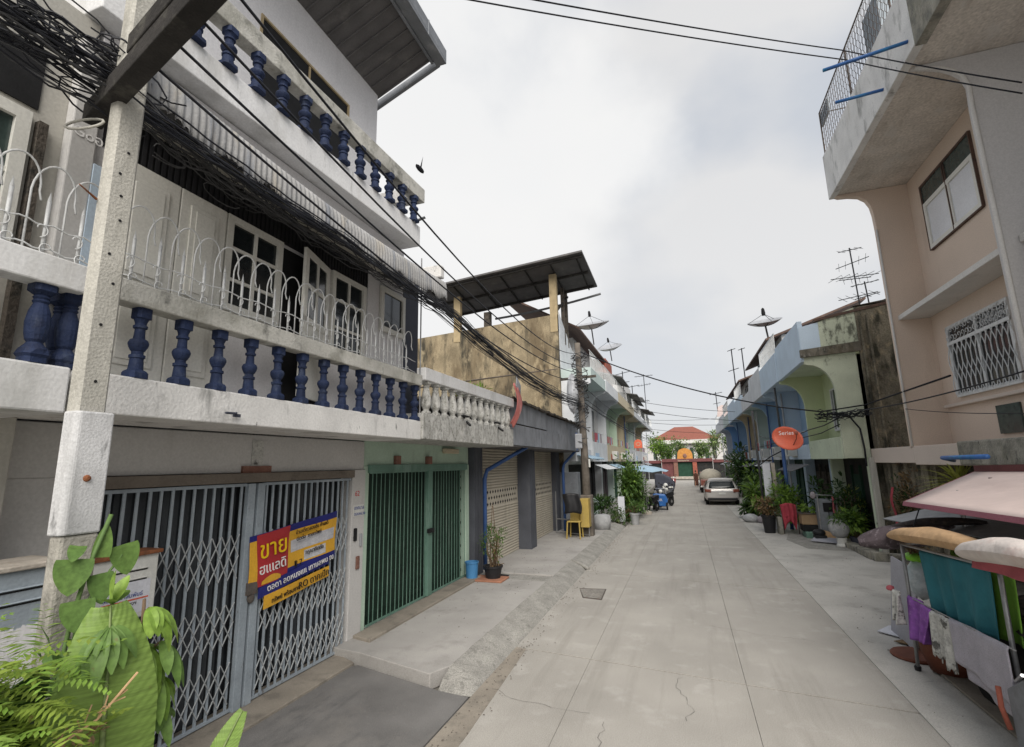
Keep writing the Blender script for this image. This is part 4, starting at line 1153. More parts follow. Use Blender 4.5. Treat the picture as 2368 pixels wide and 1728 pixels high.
# ---------------- salmon house and its near neighbour
Sm = thing('salmon_house', 'tall salmon pink house with flaking overhang and curved bracket wall', 'house', (6.5, 12.2, 0))
MB().box(6.0, 12, 9.96, 14.5, 2.9, 9.74).build('wall', 'salmon', Sm)
MB().box(5.2, 6.0, 9.0, 14.5, 2.56, 3.0).build('balcony_slab', 'salmonlite', Sm, bevel=.015)
MB().box(5.2, 6.6, 14.5, 17.42, 2.60, 3.0).build('balcony_slab', 'salmonlite', Sm, bevel=.015)
finp = [(6.05, 2.95), (5.2, 2.95), (5.2, 8.6), (5.185, 9.05), (5.15, 9.3), (5.07, 9.48), (4.93, 9.6), (4.7, 9.66), (4.47, 9.68), (4.36, 9.745), (6.05, 9.745)]
MB().prism(finp, 1, 14.5, 14.66).build('fin', 'salmon', Sm, bevel=.012)
MB().prism([(12, 0), (6.05, 0), (6.05, 11.2), (12, 11.2)], 1, 14.5, 14.62).build('side_wall', 'salmon', Sm)
finn = [(8.2, 2.95), (5.2, 2.95), (5.2, 8.7), (5.22, 9.15), (5.16, 9.36), (5.06, 9.48), (4.9, 9.6), (4.7, 9.68), (4.46, 9.745), (8.2, 9.745)]
MB().prism(finn, 1, 9.84, 9.97).build('fin', 'lilacgrey', Sm, bevel=.012)
tr = MB(); tr.tube([(5.2, 9.835, z) for z in (3.0, 5, 7, 8.7)] + [(5.215, 9.835, 9.15), (5.15, 9.835, 9.36), (5.05, 9.835, 9.48), (4.88, 9.835, 9.6), (4.5, 9.835, 9.70)], .035, 6); tr.build('fin_trim', 'trimwhite', Sm, smooth=True)
tr = MB(); tr.tube([(5.2, 14.5, z) for z in (3.0, 5, 7, 8.6)], .025, 6); tr.build('fin_trim', 'trimwhite', Sm, smooth=True)
MB().box(4.32, 9, 3.0, 14.62, 9.75, 9.9).build('overhang', 'soffit_flake', Sm)
MB().box(4.28, 4.44, 9.2, 14.66, 9.72, 11.02).build('parapet', 'white_dirty', Sm, bevel=.012)
MB().box(4.27, 4.44, 3.0, 9.2, 9.66, 11.02).build('parapet', 'greymoss', Sm, bevel=.012)
MB().box(4.44, 7, 14.5, 14.66, 9.9, 11.02).build('parapet', 'white_dirty', Sm, bevel=.012)
fl = MB()       # chain-link screen on the parapet
zf0, zf1 = 11.0, 12.35
for k in range(5): fl.tube([(4.34, 5.2 + k * 2.35, zf0), (4.34, 5.2 + k * 2.35, zf1)], .02, 5)
fl.tube([(4.34, 5.2, zf1), (4.34, 14.6, zf1)], .018, 5); fl.tube([(4.34, 14.6, zf1), (6.8, 14.6, zf1)], .014, 5)
nv = 62
for k in range(nv):
    yy = 5.3 + k * .15
    pts = [(4.34 + .01 * (j % 2), yy + (.038 if j % 2 else -.038), zf0 + (zf1 - zf0) * j / 14) for j in range(15)]
    fl.tube(pts, .006, 4, False)
    pts = [(4.34 - .01 * (j % 2), yy + .075 + (-.038 if j % 2 else .038), zf0 + (zf1 - zf0) * j / 14) for j in range(15)]
    fl.tube(pts, .006, 4, False)
fl.build('mesh_screen', 'rustmetal', Sm)
MB().box(4.36, 4.40, 13.9, 14.6, 11.9, 12.3).build('screen_board', 'mailblue', Sm); MB().box(4.44, 5.6, 10.6, 11.4, 11.02, 12.2).build('screen_board', 'mailblue', Sm)
MB().box(5.34, 6.0, 9.97, 14.5, 6.12, 6.24).build('ledge', 'trimwhite', Sm, bevel=.01)
# upper casement pair with green lights above
uw = window(Sm, 6.0, 11.6, 13.78, 7.62, 8.78, -1, 2, 1, 'doorwhite', 'glasspale', .10, dep=.05, mull=.15)
cw_ = MB(); cw_.box(5.945, 5.97, 12.67, 12.70, 7.62, 9.24); cw_.box(5.945, 6.0, 11.6, 13.78, 9.21, 9.26); cw_.box(5.945, 6.0, 11.57, 11.60, 7.6, 9.26); cw_.box(5.945, 6.0, 13.78, 13.82, 7.6, 9.26); cw_.box(5.945, 6.0, 11.6, 13.78, 7.585, 7.62)
cw_.box(5.945, 5.999, 12.64, 12.74, 8.78, 9.21)
fo = cw_.build('window_frame', 'brownroof', Sm)
MB().box(5.97, 5.985, 11.6, 13.78, 8.78, 9.21).build('pane', 'glassgreen', fo)
# lower window behind a white grille
lw = window(Sm, 6.0, 11.45, 13.8, 4.05, 5.68, -1, 2, 1, 'whitemetal', 'glassdark', .08, mull=.08, dep=.06)
gr_ = MB()
gr_.box(5.925, 5.955, 11.45, 13.8, 5.24, 5.31)
n = 12
for i in range(n + 1):
    yb = 11.5 + 2.25 * i / n
    pts = []; pts2 = []
    for k in range(9):
        z = 4.1 + 1.14 * k / 8
        o_ = .10 * math.sin(k / 8 * math.pi * 2 + .4)
        pts.append((5.935, yb + o_, z)); pts2.append((5.928, yb - o_, z))
    gr_.tube(pts, .011, 5); gr_.tube(pts2, .011, 5)
rs = random.Random(6)
for i in range(15):
    for r_ in range(2):
        yc, zc = 11.53 + i * .155, 5.40 + r_ * .17
        t0 = rs.uniform(0, 6)
        gr_.tube([(5.93, yc + (.02 + .011 * t) * math.cos(t + t0), zc + (.02 + .011 * t) * math.sin(t + t0)) for t in [k * .62 for k in range(11)]], .008, 4)
gr_.build('grille', 'whitemetal', lw)
MB().box(5.9, 6.0, 10.0, 14.4, 3.86, 3.93).build('sill', 'salmonlite', Sm, bevel=.012)
vn = MB(); vn.box(5.96, 6.0, 11.75, 12.5, 3.16, 3.72)
vn.build('vent_panel', 'glassgreen', Sm, bevel=.008)
for y0_, z0_, x1_, y1_, z1_ in ((9.41, 9.95, 2.97, 9.45, 9.81), (10.58, 9.92, 3.46, 10.6, 9.88)):
    MB().tube([(4.3, y0_, z0_), (x1_, y1_, z1_)], .032, 8).build('clothes_rod', 'bluestick', Sm, smooth=True)
MB().box(5.45, 6.5, 14.6, 17.4, 0, 2.6).build('ground_floor_wall', 'tanmoss', Sm)
MB().box(5.1, 5.24, 17.25, 17.42, 0, 2.75).build('pier', 'pole', Sm, bevel=.015)
MB().box(7.2, 12, 9.0, 14.6, 0, 2.6).build('shop_front', 'shopdark', Sm)  # near-black block painted as the shade of the shop under the slab
MB().box(5.5, 7.2, 14.3, 14.6, 0, 2.6).build('ground_floor_wall', 'tanmoss', Sm)

Nr = thing('lilac_house', 'lilac grey house at the right edge of the frame above the stall', 'house', (7, 6, 0))
MB().box(6.3, 12, 2.0, 9.84, 2.9, 9.74).build('wall', 'lilacgrey', Nr)
MB().box(5.42, 6.3, 3.0, 9.82, 6.14, 6.27).build('ledge', 'trimwhite', Nr, bevel=.01)
MB().box(4.95, 7.0, 3.0, 11.86, 2.575, 3.02).build('balcony_slab', 'greymoss', Nr, bevel=.03)
MB().box(7.2, 12, 2.0, 9.0, 0, 2.6).build('shop_front', 'shopdark', Nr)  # dark colour again stands for the shaded shop behind the stall
MB().tube([(4.95, 12.05, 2.66), (4.2, 10.6, 2.72), (4.0, 8.8, 2.73)], .035, 8).build('awning_pole', 'bluestick', label='blue and grey pole lying below the mossy concrete slab', cat='pole', smooth=True)

# ---------------- left row beyond the ochre house
lcols = [('whitewash', 'whitewash', 'whitewash', 'greige', 'whitewashed row house with iron terrace rail behind the leaning utility pole', False),
         ('paleaqua', 'whitewash', 'creamwall', 'palegreen2', 'pale green row house with arched window on the left row', True),
         ('palegreen2', 'palegreen2', 'creamwall', 'creamwall', 'cream and green row house past the arched window', True),
         ('creamwall', 'creamwall', 'whitewash', 'palegreen2', 'green walled row house with cream canopy on the left row', False),
         ('palegreen2', 'paleaqua', 'whitewash', 'creamwall', 'far pale green row house beside the red dish', False),
         ('whitewash', 'creamwall', 'whitewash', 'paleaqua', 'last row house on the left before the gate', False)]
y = 25.4
for i, (cw, cf, cp, ci, lb, ar) in enumerate(lcols):
    stp = 5.0 + (i > 2) * 3.0
    T = rowhouse(-1, y, y + stp, 'row_house', lb, 4.42, 3.6, 4.9, 6.5, 7.0 - (i > 2) * .2, cw, cf, cp, ci, zp=3.85, zb=2.85, group='row houses on the left', arch=ar, seed=i + 20, shop=['shopdark', 'shopdark', 'greenshop'][i % 3])
    rl = MB()
    for k in range(int(stp / .3)):
        yy = y + .1 + k * .3
        rl.tube([(-3.66, yy, 7.0), (-3.66, yy, 7.75)], .015, 4)
    rl.tube([(-3.66, y, 7.75), (-3.66, y + stp, 7.75)], .02, 4)
    rl.build('terrace_rail', 'whitemetal', T)
    if i in (1, 3):
        MB().box(-7, -4.5, y + 2, y + stp, 7.0, 9.6).build('upper_room', 'brickred' if i == 1 else 'greige', T)
        MB().prism([(-3.3, 7.9), (-3.3, 7.97), (-6.5, 8.9), (-6.5, 8.83)], 1, y, y + stp - .3).build('roof', 'roofgrey', T)
    y += stp
YLE = y
MB().prism([(-5.0, 6.4), (-3.6, 6.4), (-3.6, 6.9), (-5.0, 6.9)], 1, 21.2, 25.38).build('terrace_slab', 'paleaqua', D)
rl = MB()
for k in range(14):
    rl.tube([(-3.66, 21.5 + k * .28, 6.9), (-3.66, 21.5 + k * .28, 7.7)], .015, 4)
rl.tube([(-3.66, 21.3, 7.7), (-3.66, 25.4, 7.7)], .02, 4); rl.build('terrace_rail', 'whitemetal', D)
MB().prism([(-a, z) for a, z in curve_fin(4.42, 3.6, 5.0, 2.85, 6.4)], 1, 21.2, 21.36).build('fin', 'whitewash', D)
MB().box(-5.9, -4.5, 21.36, 25.3, 2.85, 3.4).build('balcony_parapet', 'whitewash', D)
MB().box(-4.97, -4.93, 22, 25, .1, 2.7).build('shop_front', 'shopdark', D)  # thin dark sheet painted as shade inside the open shop
MB().box(-4.9, -4.2, 22.2, 25.2, .1, 1.05).build('counter', 'paleaqua', D, bevel=.02)
aw = MB(); aw.grid(lambda u, v: V((-4.9 + 1.1 * v, 21.8 + 3.4 * u, 3.15 - .22 * v * v + .02 * math.sin(u * 40))), 30, 6)
aw.build('shop_awning', 'umbrella', D, smooth=True, solid=.02)

# ---------------- end of the street: gate, hall, trees
G = thing('temple_gate', 'small red and orange gateway closing the far end of the street', 'gate', (0, 84, 0))
for x0 in (-1.5, 1.35):
    MB().box(x0 - .32, x0 + .32, 83.7, 84.3, 0, 2.7).build('pillar', 'plaque' if x0 < 0 else 'brickred', G, bevel=.03)
MB().box(-3.6, 4.0, 83.6, 84.4, 2.65, 3.15).build('lintel', 'maroon', G, bevel=.03)
ga = [(-1.2, 3.15), (1.15, 3.15), (1.1, 3.9)] + [(-.03 + 1.08 * math.cos(math.pi * k / 10), 3.95 + .85 * math.sin(math.pi * k / 10)) for k in range(1, 10)] + [(-1.12, 3.9)]
MB().prism(ga, 1, 83.8, 84.2).build('pediment', 'orange', G)
MB().blob((-.02, 83.75, 3.6), .3, .08, .36).build('emblem', 'plaque', G)
MB().box(-1.18, 1.03, 84.0, 84.1, .4, 2.65).build('gate_leaf', 'greenshop', G)
MB().box(-3.6, -1.82, 83.95, 84.2, 0, 2.65).build('side_panel', 'maroon', G)
MB().box(1.67, 4.0, 83.95, 84.2, 0, 2.65).build('side_panel', 'shopdark', G)
MB().box(-2.4, 2.0, 83.3, 84.5, 0, .4).build('step', 'stoneface', G, bevel=.04)
text(G, 'lettering', 'วัดดอนหลวง', 'creamwall', (-1.2, 83.59, 2.76), (1, 0, 0), (0, 0, 1), .34)
for x0, x1, lb in ((-9, -3.7, 'red boundary wall left of the orange gateway'), (4.1, 12, 'red boundary wall right of the orange gateway')):
    wl = thing('boundary_wall', lb, 'wall', ((x0 + x1) / 2, 84.6, 0))
    MB().box(x0, x1, 84.4, 84.7, 0, 2.5).build('wall', 'shopdark', wl)
    MB().box(x0, x1, 84.2, 84.9, 2.5, 2.95).build('coping', 'maroon', wl)
Hh = thing('hall', 'long white hall with a low red tiled hip roof behind the gate', 'building', (0, 112, 0))
MB().box(-12, 12, 105, 125, 0, 6.2).build('wall', 'lilacgrey', Hh)
hv = [(-6.5, 104, 6.9), (6.6, 104, 6.9), (6.6, 126, 6.9), (-6.5, 126, 6.9), (-1.7, 112, 10.0), (2.0, 112, 10.0), (2.0, 118, 10.0), (-1.7, 118, 10.0)]
MB().add(hv, [(0, 1, 5, 4), (1, 2, 6, 5), (2, 3, 7, 6), (3, 0, 4, 7), (4, 5, 6, 7), (0, 3, 2, 1)]).build('roof', 'redroof', Hh)
MB().box(-6.6, 6.7, 103.9, 104.4, 6.2, 6.95).build('eave', 'mailwhite', Hh, bevel=.05)
for k in range(9): MB().box(-6 + k * 1.4, -5.3 + k * 1.4, 104.95, 105.0, 3.2, 5.4).build('window', 'glassgreen', Hh)
Hb = thing('hall', 'plain grey flat roofed block to the right of the red roof', 'building', (9, 110, 0))
MB().box(6.9, 14, 106, 120, 0, 8.6).build('wall', 'dishgrey', Hb); MB().box(6.8, 14.1, 105.8, 120.2, 8.6, 8.9).build('roof', 'roofgrey', Hb)

def tree(x, y, h, r, label, m1='leaf_mid', m2='leaf_dark', n=900, seed=0, trunk=.16, size=.4, squash=1.0):
    T = thing('tree', label, 'tree', (x, y, 0), 'trees at the far end')
    rr = random.Random(seed); tk = MB()
    base = V((x, y, 0)); top = V((x + rr.uniform(-.3, .3), y, h - r * .7))
    tk.tube([base, base.lerp(top, .5) + V((rr.uniform(-.15, .15), 0, 0)), top], trunk, 8, True, trunk * .5)
    for k in range(6):
        a = rr.uniform(0, 6.28); st = base.lerp(top, rr.uniform(.55, 1))
        tk.tube([st, st + V((math.cos(a) * r * .35, math.sin(a) * r * .35, r * .35)), st + V((math.cos(a) * r * .75, math.sin(a) * r * .75, r * rr.uniform(.4, .8)))], trunk * .4, 5, True, trunk * .12)
    tk.build('trunk', 'bark', T, smooth=True)
    c = MB(); c.leaves((x, y, h - r * .5), (r, r, r * squash), n, size, seed, .4, .5, .3)
    c.build('crown', m1, T)
    c = MB(); c.leaves((x, y, h - r * .55), (r * .8, r * .8, r * .8 * squash), n // 2, size, seed + 50, .4, .5, .3)
    c.build('crown', m2, T)
    return T
tree(-4.7, 92, 6.6, 2.3, 'round leafy tree left of the orange pediment', 'leaf_bright', 'leaf_mid', 900, 1)
tree(-1.2, 97, 6.5, 1.7, 'thin pale tree directly behind the orange pediment', 'leaf_pale', 'leaf_mid', 420, 2)
tree(5.0, 93, 7.0, 2.0, 'light crowned tree right of the orange pediment', 'leaf_pale', 'leaf_mid', 600, 3, squash=1.2)
tree(8.0, 95, 6.8, 2.2, 'bushy tree beside the far blue house', 'leaf_mid', 'leaf_dark', 700, 4)

tree(-3.0, 90, 5.2, 1.5, 'low bushy tree between the left wall and the pediment', 'leaf_mid', 'leaf_bright', 700, 6, size=.35)
tree(2.6, 91, 5.4, 1.6, 'low tree just right of the pediment', 'leaf_mid', 'leaf_pale', 700, 7, size=.35)

# ================================================================ poles and cables
P1 = thing('utility_pole', 'near square concrete pole with a painted white foot and a dark cross arm', 'pole', (-3.72, 2.12, 0))
MB().prism([(-3.72, 2.06), (-3.69, 2.03), (-3.62, 2.03), (-3.60, 2.05), (-3.60, 2.19), (-3.62, 2.21), (-3.72, 2.21)], 2, 3.12, 7.2).build('shaft', 'pole', P1)
MB().prism([(-3.69, 2.015), (-3.59, 2.015), (-3.565, 2.04), (-3.565, 2.24), (-3.69, 2.24)], 2, 2.38, 3.14).build('painted_foot', 'footpaint', P1, bevel=.012)
MB().prism([(-3.69, 2.03), (-3.58, 2.03), (-3.57, 2.24), (-3.69, 2.24)], 2, 0, 2.38).build('base', 'poledark', P1, bevel=.02)
ba, bb = V((-4.08, 2.14, 5.43)), V((-.9, 1.30, 5.43))
MB().bar(ba, bb, .125, .15).build('cross_arm', 'beam', P1, bevel=.008)
MB().bar(V((-3.3, 1.95, 5.58)), V((-.9, 1.32, 5.60)), .17, .15).build('cross_arm', 'beam', P1, bevel=.01)
for z in (3.34, 3.72, 4.02, 4.22, 4.48, 4.66, 4.82, 5.0):
    MB().lathe([(.010, -.006), (.010, .004)], (-3.60, 2.12 + rnd.uniform(-.03, .05), z), 10, (1, 0, 0)).build('bolt_hole', 'black', P1)
st = MB(); st.tube([(-3.68, 2.02, 4.60), (-3.62, 1.88, 4.62)], .009, 6, True, .004); st.build('step_spike', 'rust', P1)
rb_ = MB(); rb_.lathe([(.022, 0), (.019, .012), (.008, .018)], (-3.565, 2.12, 2.72), 10, (1, 0, 0)); rb_.build('rusty_bolt', 'rust', P1)
lp = MB(); lp.tube([(-3.86 + .19 * math.cos(t), 1.98 + .05 * math.sin(t), 5.2 + .075 * math.sin(t) - .05 * math.cos(t)) for t in [k * .42 for k in range(16)]], .009, 6)
lp.build('wire_loop', 'pole', P1, smooth=True)

P2 = thing('utility_pole', 'weathered utility pole wrapped in cables beside the blue downpipe', 'pole', (-3.58, 18.75, .1))
MB().tube([(-3.56, 18.75, .1), (-3.58, 18.75, 3), (-3.66, 18.7, 7.4)], .17, 10, True, .11).build('shaft', 'bark', P2, smooth=True)
MB().box(-3.78, -3.36, 18.55, 18.95, .1, 1.6).build('base', 'bark', P2, bevel=.03)
MB().box(-3.42, -3.36, 18.6, 18.68, 2.6, 2.9).build('meter', 'mailwhite', P2, bevel=.01)
cl = MB(); rc_ = random.Random(31)
for k in range(46):
    z = rc_.uniform(3.6, 7.0); a = rc_.uniform(0, 6.28); q = V((-3.6, 18.7, z))
    pts = []
    for j in range(9):
        a += rc_.uniform(.3, .9); z += rc_.uniform(-.16, .12); rr = rc_.uniform(.15, .34)
        pts.append((-3.62 + rr * math.cos(a), 18.7 + rr * math.sin(a), z))
    cl.tube(pts, .016, 4)
cl.build('cable_wrap', 'cablegrey', P2)
MB().blob((-3.9, 18.55, 5.4), .22, .12, .75, 12, 8, .12, 3).build('sheet_wrap', 'dishgrey', P2)
MB().box(-3.86, -3.6, 18.42, 18.55, 3.3, 3.85).build('junction_box', 'dishgrey', P2, bevel=.03)
MB().bar((-4.4, 18.7, 6.0), (-3.0, 18.75, 6.05), .09, .09).build('cross_arm', 'woodrot', P2)

rc_ = random.Random(12)
def bundle(nm, label, a, b, spread, n, sagv, r0=.006, r1=.012, seed=1, m='cable', wob=.012):
    rr = random.Random(seed); c = MB(); a, b = V(a), V(b)
    for i in range(n):
        o = V((rr.gauss(0, spread[0]), 0, rr.gauss(0, spread[1]))); o2 = V((rr.gauss(0, spread[0]), 0, rr.gauss(0, spread[1]))) * .8
        c.tube(sag(a + o, b + o2, sagv * rr.uniform(.7, 1.3), 20, wob, rr.randint(0, 9999)), rr.uniform(r0, r1), 5)
    return c.build(nm, m, label=label, cat='cables')
def bundle2(nm, label, pts, spread, n, sags, r0, r1, seed, m, wob):
    rr = random.Random(seed); c = MB()
    for i in range(n):
        off = [V((rr.gauss(0, spread[0]), 0, rr.gauss(0, spread[1]))) for _ in pts]; line = []
        for k in range(len(pts) - 1):
            s_ = sag(V(pts[k]) + off[k], V(pts[k + 1]) + off[k + 1], sags[k] * rr.uniform(.6, 1.5), 14, wob, rr.randint(0, 9999))
            line += s_ if k == 0 else s_[1:]
        c.tube(line, rr.uniform(r0, r1), 5)
    return c.build(nm, m, label=label, cat='cables')
bundle2('cable_bundle', 'thick bundle of black cables hung under the old awning and drooping to the far pole', [(-3.68, 2.02, 5.46), (-3.7, 4.6, 5.42), (-3.66, 7.3, 5.40), (-3.6, 18.6, 4.95)], (.055, .065), 19, (.03, .03, .26), .004, .009, 2, 'cable', .012)
bundle2('cable_bundle', 'grey cables sagging just behind the main black bundle', [(-3.8, 2.02, 5.52), (-3.85, 4.6, 5.46), (-3.75, 7.3, 5.42), (-3.7, 18.6, 5.1)], (.09, .06), 13, (.05, .05, .3), .004, .009, 21, 'cablegrey', .03)
bundle('cable_bundle', 'dark cables running from the near pole out of the frame at upper left', (-3.72, 2.06, 5.5), (-3.8, -1.2, 5.85), (.07, .10), 16, .1, .005, .011, seed=4, wob=.03)
bundle('cable_bundle', 'paler cables mixed in the mass at upper left', (-3.74, 2.06, 5.52), (-3.85, -1.2, 5.8), (.09, .10), 14, .1, .004, .009, seed=41, m='cablegrey', wob=.04)
bundle('cable_bundle', 'sparse cables beyond the leaning pole along the left balconies', (-3.6, 18.8, 5.2), (-3.3, 60, 5.0), (.1, .2), 6, .3, .01, .014, seed=8, m='cable', wob=.02)
tg = MB()
for k in range(40):
    c_ = V((-3.98 + rc_.gauss(0, .1), rc_.uniform(2.4, 4.6), 5.52 + rc_.gauss(0, .06))); a = rc_.uniform(0, 6.28); rr = rc_.uniform(.05, .13); pts = []
    for j in range(10):
        a += .55; pts.append(c_ + V((rr * .5 * math.cos(a), rr * 1.5 * math.cos(a + .6) + j * .015, rr * .7 * math.sin(a))))
    tg.tube(pts, .0055, 4)
tg.build('cable_tangle', 'cablegrey', label='tangled coils of thin wire hanging under the awning near the pole', cat='cables')
tg = MB()
for k in range(46):
    c_ = V((-3.85 + rc_.gauss(0, .12), rc_.uniform(1.0, 2.2), 5.72 + rc_.gauss(0, .10))); a = rc_.uniform(0, 6.28); rr = rc_.uniform(.05, .2); pts = []
    for j in range(10):
        a += .55; pts.append(c_ + V((rr * .6 * math.cos(a), rr * 1.6 * math.cos(a + .6) + j * .015, rr * .7 * math.sin(a))))
    tg.tube(pts, .007, 4)
tg.build('cable_tangle', 'cable', label='black mass of tangled cable at the top left corner', cat='cables')
def cable(label, pts, r=.012, m='cable', group='single overhead wires'):
    return MB().tube(pts, r, 5).build('cable', m, label=label, cat='cable', group=group, smooth=True)
cable('black wire from the cross arm crossing in front of the upper balusters, uppermost of four', sag((-2.35, 1.70, 5.62), (-3.5, 18.6, 7.0), .75, 22), .011)
cable('black wire from the cross arm crossing the white upper slab, second of four', sag((-2.7, 1.79, 5.60), (-3.52, 18.6, 6.5), .62, 22), .011)
cable('black wire from the cross arm running along the awning skirt, third of four', sag((-3.0, 1.87, 5.58), (-3.55, 18.6, 6.2), .55, 22), .012)
cable('black wire from the cross arm just above the bundle, lowest of four', sag((-3.3, 1.95, 5.56), (-3.6, 18.6, 5.9), .6, 22), .012)
cable('thin wire hung in a loop below the awning at the door', sag((-4.4, 3.1, 5.9), (-4.2, 4.1, 5.75), .24, 10), .006, 'cablegrey')
cable('upper of two wires strung high across the street to the salmon house', sag((-5.12, 1.97, 7.75), (3.64, 10.4, 10.88), .10, 20) + sag((3.64, 10.4, 10.88), (5.18, 8.61, 8.2), .03, 5)[1:], .012)
cable('lower of two wires strung high across the street to the salmon house', sag((-5.12, 3.2, 8.75), (3.68, 10.4, 10.64), .10, 20) + sag((3.68, 10.4, 10.64), (5.18, 8.65, 8.05), .03, 5)[1:], .012)
cable('thick black cable sagging across the street to the pale green house', sag((-3.66, 18.7, 7.1), (2.9, 17.2, 4.35), .25, 16) + [(4.0, 17.2, 4.15), (5.2, 17.3, 4.3), (5.2, 12.2, 4.35)], .022)
for k, (z0, z1, yy) in enumerate(((6.6, 5.4, 36), (7.4, 6.2, 38), (6.2, 5.7, 44), (5.9, 5.2, 48), (7.0, 6.9, 52), (5.5, 4.9, 56))):
    cable(['thin wire crossing the far street below the red dish', 'far street wire sagging under the dish bracket', 'far wire meeting the blue arch house', 'wire level with the red hall ridge', 'topmost far wire against the sky', 'lowest far wire over the gateway'][k],
          sag((-3.6, yy, z0), (3.7, yy + 1, z1), .15, 10), .016)
cable('pair end wire along the low parapets of the blue houses', sag((4.5, 17.3, 3.95), (4.5, 45, 3.6), .2, 14, .03, 2), .02)
cable('cable along the parapet under the orange dish', sag((4.48, 17.3, 3.75), (3.4, 26, 3.85), .3, 12, .03, 3), .016)
cable('loose cable bending down the pale green wall', [(4.2, 17.35, 4.1), (4.75, 17.33, 4.0), (4.98, 17.3, 3.6), (5.02, 17.3, 3.0), (5.0, 17.28, 2.5)], .028)
cable('cable stretched across the salmon wall below the grille', sag((4.5, 17.3, 4.1), (5.15, 9.5, 4.05), .12, 12), .015)
cable('second thin wire below the salmon window', sag((5.18, 14.5, 3.9), (5.15, 9.5, 3.35), .05, 8), .008)
bn_ = bundle('cable_bundle', 'knotted cables on the wall between the green and salmon houses', (3.9, 17.15, 4.05), (5.25, 17.2, 4.1), (.05, .08), 12, .05, .008, .016, 9, 'cable', .05)
pb = MB(); pb.blob((3.2, 17.2, 3.0), .01, .01, .01)

# ---------------- slim posts at the right and the orange dish
T = thing('dish_mast', 'tall blue mast carrying the orange dish among the pots', 'mast', (3.80, 22.9, 0))
MB().tube([(3.80, 22.9, 0), (3.80, 22.9, 3.4)], .07, 8).build('pole', 'bluepipe', T, smooth=True)
MB().tube([(3.80, 22.9, 3.4), (3.76, 22.9, 5.7)], .04, 6).build('upper_pole', 'cablegrey', T, smooth=True)
MB().tube([(3.78, 22.9, 3.1), (3.3, 22.9, 2.85), (2.9, 22.9, 2.55)], .025, 5).build('stay', 'cable', T)
dd_ = MB(); dd_.lathe([(.02, -.02), (.3, .0), (.55, .06), (.66, .11), (.66, .125), (.54, .08), (.3, .02), (.01, 0)], (3.02, 17.2, 3.37), 22, (-.35, -1, .12))
for i, p in enumerate(dd_.v):
    q = p - V((3.02, 17.2, 3.37)); dd_.v[i] = V((3.02, 17.2, 3.37)) + V((q.x * .62, q.y, q.z * .55 - q.x * .12)) 
DO = dd_.build('satellite_dish', 'dishorange', label='round orange red satellite dish facing the street on the blue mast', cat='dish', smooth=True, loc=(3.02, 17.2, 3.37))
fa = MB(); fa.tube([(3.1, 17.12, 3.1), (3.2, 16.9, 3.35), (3.2, 16.8, 3.5)], .014, 5); fa.blob((3.2, 16.8, 3.52), .05, .05, .07); fa.build('feed_arm', 'brickred', DO)
text(DO, 'lettering', 'Series', 'inkwhite', (2.76, 17.0, 3.48), (1, .0, .0), (0, 0, 1), .17)
MB().tube([(3.80, 22.9, 3.3), (3.05, 17.3, 3.35)], .02, 5).build('mount', 'cablegrey', DO)
MB().tube([(3.05, 24.2, 0), (2.98, 24.2, 4.9)], .05, 6).build('post', 'cablegrey', label='thin dark post left of the blue mast', cat='post', smooth=True)
T = thing('signboard', 'narrow white upright board standing among the plants', 'board', (3.1, 23, 0))
MB().box(2.98, 3.26, 22.9, 22.98, 0, 2.6).build('board', 'paperwhite', T); MB().box(3.3, 3.44, 22.9, 22.98, .1, 2.62).build('post', 'stoneface', T)
RD = MB().prism([(-.28, 0), (.28, 0), (.28, .38), (.2, .55), (0, .62), (-.2, .55), (-.28, .38)], 1, -.03, .03)
RD.v = [p + V((-3.05, 36, 3.72)) for p in RD.v]
RS = RD.build('sign', 'dishorange', label='small salmon red arched sign hanging on the far left balcony', cat='sign', bevel=.02)
ri = MB(); ri.tube([(-3.05 + .14 * math.cos(k * .42), 35.96, 4.0 + .12 * math.sin(k * .42)) for k in range(16)], .018, 5); ri.build('ring_mark', 'creamwall', RS)
RD2 = MB().prism([(-.55, 0), (.55, 0), (.55, .8), (.3, 1.1), (0, 1.2), (-.4, 1.0)], 1, -.04, .04); RD2.v = [p + V((4.0, 55, 7.2)) for p in RD2.v]
RD2.build('sign', 'awningpink', label='faded salmon panel on the far right parapet', cat='sign')

# ---------------- mesh satellite dishes and antennas
def dish(x, y, z, r, tilt, label):
    T = thing('satellite_dish', label, 'dish', (x, y, z - r * .9), 'mesh satellite dishes on the roofs')
    ax = V(tilt).normalized(); d_ = MB()
    pr = [(r * k / 6 + .01, .30 * r * (k / 6) ** 2) for k in range(7)]
    pr2 = [(a, b + .02) for a, b in reversed(pr)]
    d_.lathe(pr + pr2, (x, y, z), 20, ax)
    d_.build('reflector', 'dishgrey', T)
    rb = MB(); u = ax.orthogonal().normalized(); v_ = ax.cross(u)
    for k in range(8):
        a = k * math.pi / 4; dv = u * math.cos(a) + v_ * math.sin(a)
        rb.tube([V((x, y, z)) + dv * r * j / 5 + ax * (.30 * r * (j / 5) ** 2 - .025) for j in range(6)], .016, 4)
    rb.build('rib', 'cablegrey', T)
    f_ = V((x, y, z)) + ax * r * .75
    fd = MB()
    for k in range(3):
        a = k * 2.09; dv = u * math.cos(a) + v_ * math.sin(a)
        fd.tube([V((x, y, z)) + dv * r * .95 + ax * .27 * r, f_], .014, 4)
    fd.lathe([(.09, -.1), (.11, .05), (.08, .3), (.02, .36)], f_, 8, ax)
    fd.build('feed', 'black', T)
    MB().tube([(x, y, z), (x + .1, y + .1, z - r * .9)], .05, 6).build('mount', 'cablegrey', T)
    return T
dish(-5.9, 36, 12.7, 1.35, (-.05, -.35, 1), 'larger mesh dish above the dark roof of the ochre house')
